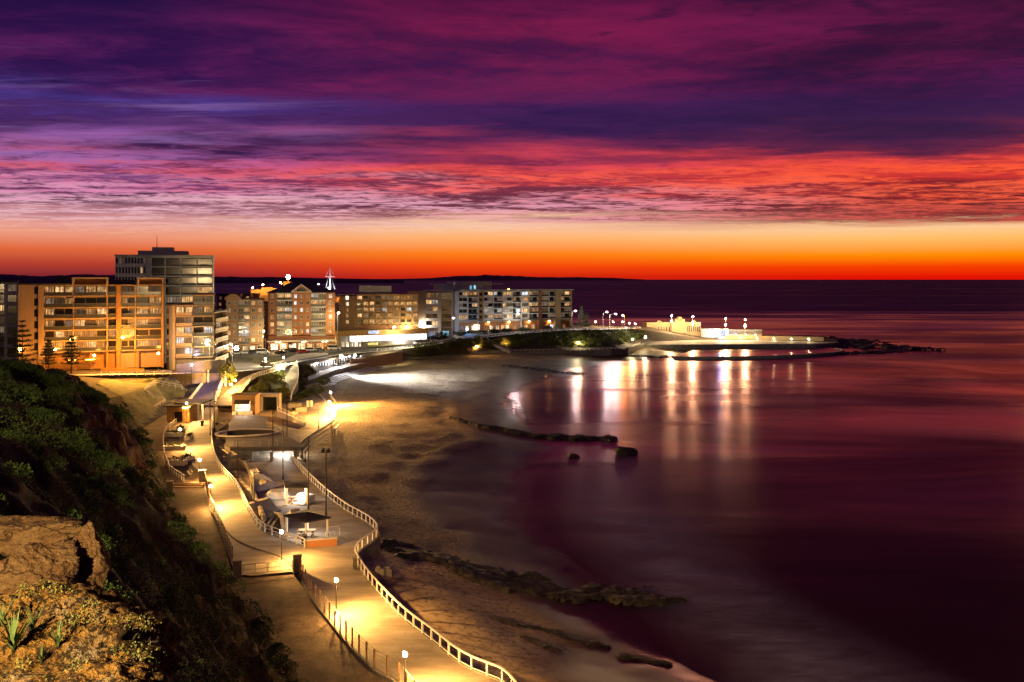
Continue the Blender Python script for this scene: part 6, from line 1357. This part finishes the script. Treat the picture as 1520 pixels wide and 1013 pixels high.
# hilltop fort with lamp, and signal mast
ft = thing('fort_building', 'floodlit stone fort on the hill behind the gabled block', 'fort', WD(415, 432, 690)); o0 = ft.location.copy(); b = MB()
def fp(px, py, D=690): return WD(px, py, D) - o0
for x0, x1, y0, y1 in ((372,388,430,435),(388,400,427,435),(400,424,428,435),(444,462,427.5,433),(463,486,426.8,432)):
    p, q = fp(x0, y1), fp(x1, y0); b = MB(); b.box(p.x, 0, p.z-4, q.x-.02, 8, q.z); b.build('wall', 'render_cream', ft)
p, q = fp(417,426), fp(433,418.5); b = MB(); b.box(p.x,-1,p.z-6,q.x,7,p.z); b.box(p.x+2,0,p.z,q.x-1.5,6,q.z); b.build('gatehouse', 'render_ochre', ft); b = MB(); p = fp(427,411.5); b.tube([(p.x,2,p.z-8),(p.x,2,p.z-1.6)],[.5,.3],8); b.build('lamp_mast', 'dark_metal', ft); b = MB(); b.ball((p.x,1.4,p.z), 1.6, 10, 7); b.build('lamp_globe', glowmat('sodium', 900), ft, True)
for px, py, c_, I in ((380,428,'sodium',900),(395,424,'sodium',900),(421,421,'sodium',1300),(452,424.5,'sodium',900),(476,423.5,'white',800)): p = fp(px, py); b = MB(); b.ball((p.x,-9,p.z+.5), .5, 8, 6); b.build('floodlight', glowmat(c_, I/.78), ft, True)
mp = WD(490, 430, 640); mt = thing('signal_mast', 'white signal mast with crossed yards standing on the hill', 'mast', mp); hm = (430-393)/F*640; b = MB(); b.tube([(0,0,-4),(0,0,hm*.55),(0,0,hm)], [.42,.34,.14], 8); b.build('mast', 'render_white', mt); b = MB(); zy = (430-411)/F*640; b.beam((-3.6,0,zy),(3.6,0,zy),.3,.3); b.build('yard', 'render_white', mt)
b = MB()
for sx in (-1,1): b.tube([(sx*3.5,0,0),(0,0,hm*.72)], .06, 5); b.tube([(sx*3.2,0,zy),(0,0,hm*.9)], .05, 5)
b.build('stays', 'render_white', mt); b = MB(); b.ball((0,-3,1.0), .45, 8, 6); b.build('lamp', glowmat('cool', 3000), mt, True)
B = Bld('lit_house', 'small yellow lit building right of the signal mast', 485, 516, 600, 600, 24, 9); B.wins(0, B.w, [0], 3.8, 5, 1.4, 1.6, 1, 'render_ochre', {'lit_bright':.5,'lit_warm':.4}); t = B.done(); part(t, 'roof', [(-.4,-.4,3.82,B.w+.4,9,4.2)], 'roof_dark'); part(t, 'wall_light', [(2,-1.2,3.2,3,-.9,3.5),(9,-1.2,3.2,10,-.9,3.5)], glowmat('sodium', 400))
# ------------------------------------------------------------------ ocean baths
B = Bld('baths_pavilion', 'cream ocean baths pavilion with tall windows and a central tower', 960, 1040, 545, 552, 3.2, 9); X = B.X
zl, zg = B.Zl(480.5, 980), B.Zl(496, 980)
for a, c, n in ((960,996,9),(1019,1040,7)):
    B.wins(X(a), X(c), [zg], zl-zg, n, .8, 3.6, 1.0, 'render_cream', PD, 'white_paint', 1, .35); B.box(X(a), -.3, 0, X(c), 8.9, zg-.01, 'render_cream'); B.box(X(a)-.2, -.35, zl+.01, X(c)+.2, 8.8, zl+.7, 'render_cream')
B.box(X(996), -1.2, 0, X(1019), 9, zl+.9, 'render_cream'); zt_ = B.Zl(470.5, 1008); xm = X(1008)
B.box(xm-1.5, -1.6, zl+.91, xm+1.5, 1.6, zt_-1, 'render_cream'); B.box(xm-1.0, -1.5, zt_-.99, xm+1.0, 1.5, zt_, 'render_cream'); B.box(xm-3.2, -1.5, zl+.91, xm-1.52, 1.2, zl+2.8, 'render_cream'); B.box(xm+1.52, -1.5, zl+.91, xm+3.2, 1.2, zl+2.8, 'render_cream')
for px in (978, 1029): x_ = X(px); B.wall.hexa([(x_-1.8,-.4,zl+.71),(x_+1.8,-.4,zl+.71),(x_+1.8,.3,zl+.71),(x_-1.8,.3,zl+.71)], [(x_-.5,-.4,zl+2.0),(x_+.5,-.4,zl+2.0),(x_+.5,.3,zl+2.0),(x_-.5,.3,zl+2.0)], B.mi('render_cream'))
t = B.done(); part(t, 'tower_slot', [(xm-.45,-1.68,zl+1.5,xm+.45,-1.61,zt_-1.6)], 'render_brown'); part(t, 'entrance_awning', [(X(1000),-3.2,zg-.1,X(1016),-1.22,zg+.3)], 'roof_dark')
part(t, 'entrance_light', [(X(1004),-2.4,zg-.35,X(1006),-2.1,zg-.15)], glowmat('cool', 200))
for k in range(7): link('arch', winmesh(2.0, 2.4, 1, 'glass', 'render_cream'), t, (X(976)+k*2.75, -1.26 if X(976)+k*2.75 > X(996) else -.36, .2))
for px in (966, 974, 983, 991, 1022, 1030, 1037): b = MB(); x_ = X(px); b.ball((x_, -2.6, .6), .22, 6, 4); b.build('uplight', glowmat('yellow', 26/.152), t, True)
BG = 'tall lamps of the ocean baths'
for px, py, D, hi_, lo_, I, lab in [(997,505,528,469,477,1950,'tall twin lamp before the left wing of the baths'), (1028,505,530,470.5,479.5,1950,'tall twin lamp before the right wing of the baths'), (1077,506,526,473,482.5,2550,'tall twin lamp beside the white portal of the baths'), (1106,505,532,475,484,1650,'slim tall lamp over the long yellow wall')]:
    p = WD(px, py, D); p.z = 3.3; h1, h2 = H-(hi_-HY)/F*D-3.3, H-(lo_-HY)/F*D-3.3; t = thing('lamp_post', lab, 'lamp', p, 0, BG); b = MB(); b.tube([(0,0,0),(0,0,h1)], [.16,.09], 8); b.build('post', 'render_cream', t)
    for hh, k in ((h1, .4), (h2, 1.0)): b = MB(); b.ball((0,-.25,hh), .34 if k < 1 else .45, 8, 6); b.build('globe', glowmat('amber', I*k/.45), t, True)
t = thing('baths_wall', 'long low grey pump house wall right of the pavilion', 'building', WD(1041, 503, 548)); t.location.z = 3.2; part(t, 'wall', [(0,0,0,11,7,5.6)], 'render_grey'); part(t, 'wall', [(11.02,1,0,38,8,4.9)], 'concrete_dark'); part(t, 'roof', [(-.3,-.3,5.62,11.3,7.3,5.9),(11.02,.6,4.92,38.5,8.4,5.15)], 'render_white'); part(t, 'lower_band', [(17.5,-.2,0,38,.9,2.6)], 'render_cream')
for x_, c_, I in ((6.2,'white',22),(10.4,'blue',1500),(21,'yellow',14),(27,'yellow',14),(33,'yellow',14)): b = MB(); b.ball((x_,-2.8 if c_ != 'blue' else -6,2.2 if c_ != 'blue' else 5.0), .38, 8, 6); b.build('wall_light', glowmat(c_, I/.45), t, True)
t = thing('white_portal', 'small white open portal between the grey wall and the yellow wall', 'portal', WD(1067, 505, 540)); t.location.z = 3.3; part(t, 'frame', [(0,0,0,.7,2.5,5.6),(5.2,0,0,5.9,2.5,5.6),(0,0,5.61,5.9,2.5,6.2)], 'white_paint'); part(t, 'parapet', [(.71,.2,0,5.19,.4,1.2)], 'white_paint')
# sea front wall of the baths, lit yellow, tapering to the point
pts = [W(1081,505,3.4), W(1130,505.5,3.3), W(1190,506.6,3.1), W(1228,507.6,2.9)]
b = MB(); wall_line(b, resample([p + Vector((0,6,2.4)) for p in pts], 14), .5, 0, 1.5); tag(b.build('breakwater_wall', 'render_cream'), 'long yellow lit breakwater wall running out to the point', 'wall')
for k, px in enumerate((1100, 1125, 1150, 1176, 1202)):
    p = W(px, 505.6+.02*(px-1100), 3.3) + Vector((0,1.5,0)); globe_lamp(p, 1.4, 'yellow', 150, ['low wall light nearest the white portal', 'second low wall light along the breakwater', 'middle low wall light along the breakwater', 'fourth low wall light along the breakwater', 'low wall light nearest the point'][k], 'low lights of the breakwater', .16, 'render_cream')
# baths apron, pool rim, pool water
ap = MB(); prim = [W(940,512,3.6), W(985,512,3.6), W(1045,511.5,3.6), W(1130,511,3.4), W(1215,511,3.0), W(1245,508.5,2.6)]; wall_line(ap, resample(prim, 20), .6, .05, 0.2); tag(ap.build('pool_wall', 'concrete_dark'), 'dark wall along the near side of the baths above the pool', 'wall')
aw = MB(); ribbon([Vector((p.x,p.y,p.z)) for p in resample(prim, 20)], [Vector((p.x,p.y,p.z)) for p in resample([W(968,507,4.4), W(1050,505,3.6), W(1130,505.5,3.4), W(1210,507.2,3.0), W(1245,508.4,2.62)], 20)], 0.04, b=aw); struct(aw.build('baths_apron', 'concrete'))
rim = [W(1000,529.5,1.25), W(1060,530,1.25), W(1130,529,1.25), W(1200,526.5,1.25), W(1240,523.5,1.25), W(1256,520.5,1.25), W(1240,517,1.25)]
rim = smooth_line(rim, 2); b = MB(); wall_line(b, resample(rim, 40), 1.1, .15, -.5); tag(b.build('pool_rim', 'concrete_dark'), 'curved dark rim wall of the ocean pool', 'wall')
b = MB(); pw = [W(1005,529,1.1)] + resample([p + Vector((0,.2,-.15)) for p in rim], 30) + [W(1215,513,1.1), W(1120,513,1.1), W(1040,514,1.1), W(1028,520,1.1)]; b.face([(p.x,p.y,1.1) for p in pw]); struct(b.build('pool_water', 'sea'))
# ================================================================== CARS
def car_parts(kind):
    L = 4.5 if kind != 'van' else 4.9; w_ = .88; b = MB()
    if kind == 'van': low = [(-L/2,.35),(L/2,.35),(L/2,.95),(L/2-.9,1.15),(-L/2,1.2)]; cab = [(-L/2+.05,1.2),(L/2-.9,1.15),(L/2-1.7,2.0),(-L/2+.1,2.05)]
    elif kind == 'suv': low = [(-L/2,.35),(L/2,.35),(L/2,.85),(L/2-1.1,1.08),(-L/2,1.1)]; cab = [(-L/2+.1,1.1),(L/2-1.2,1.08),(L/2-1.9,1.68),(-L/2+.5,1.7)]
    else: low = [(-L/2,.32),(L/2,.32),(L/2,.72),(L/2-1.2,.92),(-L/2+.6,.95),(-L/2,.88)]; cab = [(-L/2+.7,.95),(L/2-1.3,.92),(L/2-2.1,1.42),(-L/2+1.5,1.44)]
    k = len(low); b.hexa([(x,-w_,z) for x, z in low], [(x,w_,z) for x, z in low]); bo = b
    c = MB(); c.hexa([(x,-w_+.08,z) for x, z in cab], [(x,w_-.08,z) for x, z in cab]); r = MB(); zt = max(z for x, z in cab); r.box(cab[3][0]+.05,-w_+.1,zt-.02,cab[2][0]-.05,w_-.1,zt+.04)
    wh = MB(); wh.tube([(0,-.11,0),(0,.11,0)], .33, 12)
    return L, w_, bo, c, r, wh
CARP = {k: car_parts(k) for k in ('sedan','suv','van')}
CM = {}
def car(px, py, z, kind, paint, rz, label, group, lights=False):
    p = W(px, py, z); p.z = z; t = thing('parked_car', label, 'car', p, rz, group); L, w_, bo, c, r, wh = CARP[kind]
    for nm, b, m_ in (('body', bo, paint), ('window', c, 'glass'), ('car_roof', r, paint), ('wheel', wh, 'rubber')):
        k = (kind, nm, m_)
        if k not in CM: CM[k] = b.mesh(nm, m_)
        if nm == 'wheel':
            for x_ in (-L*.31, L*.31):
                for y_ in (-w_+.06, w_-.06): link('wheel', CM[k], t, (x_, y_, .33))
        else: link(nm, CM[k], t)
RG = 'cars parked along the beachfront road'; PG = 'cars in the car park by the brick blocks'
for px, py, k, m_, lab in [(620,511,'suv','car_white','white car nearest the podium corner'),(632,509.2,'sedan','car_dark','dark car second along the road from the podium'),(644,507,'sedan','car_white','low white car in the middle of the roadside row'),(658,503.5,'suv','car_silver','silver car below the white street lamp'),(671,501,'suv','car_white','white car last of the roadside row'),(724,496.5,'suv','car_dark','dark car alone on the crest road beside the diagonal stair')]:
    car(px, py, 11.2 if px < 700 else 12.3, k, m_, R(62), lab, RG)
for px, py, k, m_, rz, lab in [(352,527,'sedan','car_white',10,'white car at the left end of the car park'),(366,526,'sedan','car_white',10,'white car beside the unlit curved lamp, third from the left'),(378,526,'suv','car_dark',10,'dark car between the white cars of the car park'),(391,526,'van','car_white',12,'white van below the small brick building'),(416,526,'sedan','car_dark',60,'dark car at the corner of the gabled block'),(427,523.5,'sedan','car_silver',60,'silver car below the gabled block'),(436,523,'suv','car_dark',60,'dark car beside the red car'),(450,524.5,'sedan','car_red',50,'red car before the arcade'),(461,522.5,'suv','car_white',50,'white car right of the red car'),(474,521.5,'sedan','car_silver',50,'silver car at the right end of the arcade'),(397,545,'suv','car_dark',20,'dark car on the road at the foot of the balustrade'),(496,520,'van','car_white',30,'white van by the tall street lamp')]:
    car(px, py, 12.1 if px < 410 else 11.85, k, m_, R(rz), lab, PG)
for px, py, k, m_, rz, lab in [(490,544,'van','car_white',30,'white van on the surf club forecourt'),(503,541.5,'van','car_silver',35,'silver van under the floodlight mast')]: car(px, py, 7.65, k, m_, R(rz), lab, 'vans on the surf club forecourt')
for px, py, k, m_, lab in [(930,488.6,'sedan','car_white','white car on the crest under the orange lamp'),(940,489,'suv','car_silver','silver car on the crest nearest the baths')]: car(px, py, 11.6 if px<935 else 11.3, k, m_, R(80), lab, RG)
# cafe umbrellas in front of the arcade
for k, (px, py) in enumerate([(430,520),(462,519),(484,517)]):
    p = W(px, py, 11.8); t = thing('cafe_umbrella', ['dark cafe umbrella at the left of the arcade', 'cafe umbrella in the middle of the arcade', 'green cafe umbrella at the right end of the arcade'][k], 'umbrella', p, 0, 'cafe umbrellas'); b = MB(); b.tube([(0,0,0),(0,0,2.6)], .05, 6); b.build('pole', 'grey_metal', t); b = MB(); n = 8
    for i in range(n): a0, a1 = 2*math.pi*i/n, 2*math.pi*(i+1)/n; b.face([(0,0,3.0),(1.7*math.cos(a0),1.7*math.sin(a0),2.3),(1.7*math.cos(a1),1.7*math.sin(a1),2.3)])
    b.build('canopy', 'leaf_dark' if k == 2 else 'roof_dark', t)
# a bather's club of people is not shown; a signboard stands at the kiosk
# ================================================================== TREES AND SHRUBS
def norfolk(px, py_b, py_t, D, label, seed, rad=.26, density=1.0):
    p = WD(px, py_b, D); h = (py_b-py_t)/F*D; t = thing('pine_tree', label, 'tree', p, 0, 'tiered pines by the road'); r = np.random.default_rng(seed)
    b = MB(); b.tube([(0,0,-1),(0,0,h*.3),(.1,.05,h*.7),(.05,0,h)], [.3,.24,.12,.02], 8)
    tiers = int(7*density)+2; pts = []; szs = []
    for k in range(tiers):
        f_ = .16 + .82*k/(tiers-1); z = h*f_; R_ = h*rad*(1.02-f_)**.75*r.uniform(.75,1.15)+.25; nb = r.integers(5, 8); a0 = r.uniform(0, 6)
        for i in range(nb):
            a = a0 + 2*math.pi*i/nb + r.uniform(-.2,.2); rr = R_*r.uniform(.7,1.1); e = Vector((math.cos(a)*rr, math.sin(a)*rr, z + rr*.12)); b.tube([(0,0,z),tuple(e)], [.05,.02], 4, cap=False)
            m = int(12+rr*13); tt = r.uniform(.15,1.0,m)
            for q in tt: sp_ = .09*rr*(1.2-q)+.08; pts.append((e.x*q + r.normal()*sp_, e.y*q + r.normal()*sp_, z + (e.z-z)*q + abs(r.normal())*.16 - .02)); szs.append(.34)
    b.build('trunk', 'trunk_bark', t); leafmesh('crown', np.array(pts), np.array(szs), 'leaf_pine', seed, up=.4, per=2, spread=.3, aspect=2.2, parent=t)
norfolk(33,549,477,238,'broad dark pine at the far left in front of the blank wall', 1, .38); norfolk(72,548,507,238,'small thin pine between the two larger roadside pines', 2, .36); norfolk(106,549,500,236,'dense pine in front of the orange block entrance', 3, .40)
norfolk(863,488,456,492,'lone dark pine at the seaward end of the long block', 4, .30, 1.2); norfolk(871,488,466,496,'smaller pine beside the lone dark pine', 6, .32)
def shrub(px, py, z, rx, h, label, seed, mtl='leaf_dark', n=700, leaf=.34, group='shrubs', D=None):
    p = WD(px, py, D) if D else W(px, py, z); t = thing('shrub', label, 'shrub', p, 0, group); r = np.random.default_rng(seed)
    b = MB()
    for i in range(5): a = i*1.3; b.tube([(0,0,-.3),(math.cos(a)*rx*.3,math.sin(a)*rx*.3,h*.4),(math.cos(a)*rx*.55,math.sin(a)*rx*.55,h*.75)], [.07,.05,.02], 5)
    b.build('trunk', 'trunk_bark', t); d_ = r.normal(size=(n,3)); d_ /= np.linalg.norm(d_, axis=1)[:,None]; k = r.uniform(.45,1.0,n)**.6
    bump = .75 + .5*fbm(d_[:,0]*2+seed, d_[:,1]*2+d_[:,2]*2, 3, seed); P = d_*(k*bump)[:,None]*np.array([rx,rx,h*.55]) + np.array([0,0,h*.52]); leafmesh('crown', P, leaf, mtl, seed, up=.8, per=2, spread=.4, parent=t)
shrub(338,572,9.2,2.4,6.2,'tall spiky shrub between the purple ramp and the upper path', 11, 'leaf_hedge', 900, .55)
for k, (px, py, z, rx, h, lab) in enumerate([(470,586,5.0,2.8,3.0,'round dark shrub at the foot of the plaza wall'),(455,590,4.6,2.0,2.0,'small round shrub beside the end of the curling path'),(405,566,9.4,2.0,1.8,'shrub under the balustrade on the green slope'),(420,585,7.0,1.8,1.6,'shrub beside the curling path'),(388,577,8.8,1.9,1.5,'shrub above the portal frame'),(480,571,7.0,2.4,2.2,'shrub at the top of the dark plaza wall')]): shrub(px, py, z, rx, h, lab, 20+k, 'leaf_dark' if k in (0,1,5) else 'leaf_hedge')
for k, (px, rx, h, lab) in enumerate([(644,3.0,2.6,'dark shrub beside the right end of the podium'),(656,3.2,3.0,'dark shrub left of the white street lamp'),(684,2.6,2.2,'shrub at the foot of the long block near the blue lamps'),(733,3,1.8,'low hedge clump before the long block, left of three'),(752,3,1.8,'low hedge clump before the long block, middle of three'),(778,3,1.6,'low hedge clump before the long block, right of three'),(812,2.6,1.6,'low hedge clump by the seaward garden wall')]): shrub(px, 0, 0, rx, h, lab, 40+k, 'leaf_dark', 500, .5, D=None) if False else None
def on_tin(px, D):
    x = (px-CX)/F*D; z = tin_z(x, D); return Vector((x, D, z if z is not None else 12))
for k, (px, D, rx, h, lab) in enumerate([(644,412,3.0,2.8,'dark shrub beside the right end of the podium'),(656,416,3.2,3.2,'dark shrub left of the white street lamp'),(684,436,2.6,2.2,'shrub at the foot of the long block near the blue lamps'),(733,450,3,1.8,'low hedge clump before the long block, left of three'),(752,456,3,1.8,'low hedge clump before the long block, middle of three'),(778,463,3,1.6,'low hedge clump before the long block, right of three'),(812,473,2.6,1.6,'low hedge clump by the seaward garden wall')]):
    p = on_tin(px, D); py = HY + (H-p.z)*F/D; shrub(px, py, p.z, rx, h, lab, 40+k, 'leaf_dark', 500, .5)
# bank of coastal shrubs between the road and the lower promenade
r = np.random.default_rng(77); crest = resample(offset(rf[9:], -3.0), 200); foot = resample([p + Vector((0,0,0)) for p in offset(smooth_line(prom_front, 1)[2:], 4.2)], 200); pts = []; szs = []
for k in range(26000):
    i = r.random()*198; a = foot[int(i)].lerp(foot[int(i)+1], i % 1); c = crest[int(i)].lerp(crest[int(i)+1], i % 1); f_ = r.random(); q = a.lerp(c, f_)
    n1 = float(vnoise(q.x/4.0, (q.y+q.z*2)/3.0, 5)); n2 = float(vnoise(q.x/11.0, q.y/9.0, 9))
    if n1*.65+n2*.35 < .40: continue
    z = tin_z(q.x, q.y); z = q.z if z is None else max(z, q.z-2.5); pts.append((q.x, q.y, z + .1 + r.random()**.7*2.6*(n1-.25)*min(1, 4*f_+.2))); szs.append(r.uniform(.35,.75))
tag(leafmesh('bank_shrubbery', np.array(pts), np.array(szs), 'leaf_hedge', 8, up=.9, per=2, spread=.5), 'dense coastal shrubs covering the bank below the road', 'shrubbery', kind='stuff')
# rough growth on the green slopes by the curling path
pts = []; szs = []
for poly in ([(350,598),(366,577),(384,562),(422,548),(426,575),(430,592),(386,601)], [(447,578),(446,558),(455,551),(486,557),(462,573),(456,586),(442,593)]):
    pass
for o in [o for o in COL.objects if o.name.startswith('green_slope')]:
    vv = np.array([v.co[:] for v in o.data.vertices])
    if len(vv) == 0: continue
    idx = r.integers(0, len(vv), 5000); P = vv[idx] + r.normal(size=(5000,3))*np.array([.5,.5,.05]); n1 = vnoise(P[:,0]/2.5, P[:,1]/2.5, 4); ok = n1 > .42; P = P[ok]; P[:,2] += r.random(len(P))*1.1*(n1[ok]-.35); pts.append(P)
P = np.concatenate(pts); tag(leafmesh('slope_growth', P, .42, 'leaf_hedge', 18, up=1.2, per=2, spread=.4), 'rough green growth on the slopes beside the curling path', 'ground cover', kind='stuff')
# spiky plants among the boulders, close to the viewpoint
def tuft(p, n, L, label, seed, wd=.035):
    t = thing('spiky_plant', label, 'plant', p, 0, 'spiky plants on the boulder'); r = np.random.default_rng(seed); b = MB()
    for i in range(n):
        a = r.uniform(0, 6.28); ln = L*r.uniform(.55,1.1); lean = r.uniform(.15,.85); d_ = Vector((math.cos(a),math.sin(a),0)); s_ = Vector((-d_.y,d_.x,0)); P = []
        for k in range(5): f_ = k/4; P.append((d_*(ln*lean*f_**1.5) + Vector((0,0,ln*(f_-.35*lean*f_*f_))), wd*(1-f_)**.7*(1 if k else .6)))
        for (p0, w0), (p1, w1) in zip(P, P[1:]): b.face([p0-s_*w0, p0+s_*w0, p1+s_*w1, p1-s_*w1])
    b.build('blades', 'leaf_blade', t)
bpy.context.view_layer.update()
dg = bpy.context.evaluated_depsgraph_get()
def drop(px, py, D0):
    o_ = Vector((0,0,H)); dv = Vector(((px-CX)/F, 1, -(py-HY)/F)).normalized(); hit = S.ray_cast(dg, o_ + dv*2.0, dv)
    return hit[1] if hit[0] else WD(px, py, D0)
for k, (px, py, n, L, lab) in enumerate([(20,968,26,.42,'largest spiky plant near the bottom left corner'),(48,938,16,.28,'spiky plant behind the largest one'),(86,962,12,.30,'spiky plant right of the largest one'),(4,930,14,.32,'spiky plant at the left edge of the photo'),(62,985,10,.2,'small dry tuft at the foot of the boulder')]): tuft(drop(px, py, 12), n, L*1.35, lab, 60+k, .016+.012*(k == 0))
b1_ = np.random.default_rng(5); pts = []
for k in range(2600):
    px, py = b1_.uniform(0, 240), b1_.uniform(860, 1013)
    n1 = float(vnoise(px/34.0, py/22.0, 3)) 
    if n1 < .70: continue
    h_ = drop(px, py, 12)
    if (h_ - Vector((0,0,H))).length < 17: pts.append(tuple(h_ + Vector((0,0,.005))))
tag(leafmesh('boulder_growth', np.array(pts), .035, 'leaf_hedge', 28, up=1.3, per=3, spread=.8), 'patches of short dry growth on the foreground boulder', 'ground cover', kind='stuff')
# old clifftop lamp beside the lookout path, behind the viewpoint: lights the boulders
globe_lamp(Vector((-11.0, -4.0, 36.5)), 6.0, 'amber', 13000, 'lamp post on the clifftop lookout path', 'clifftop lamps', .25)
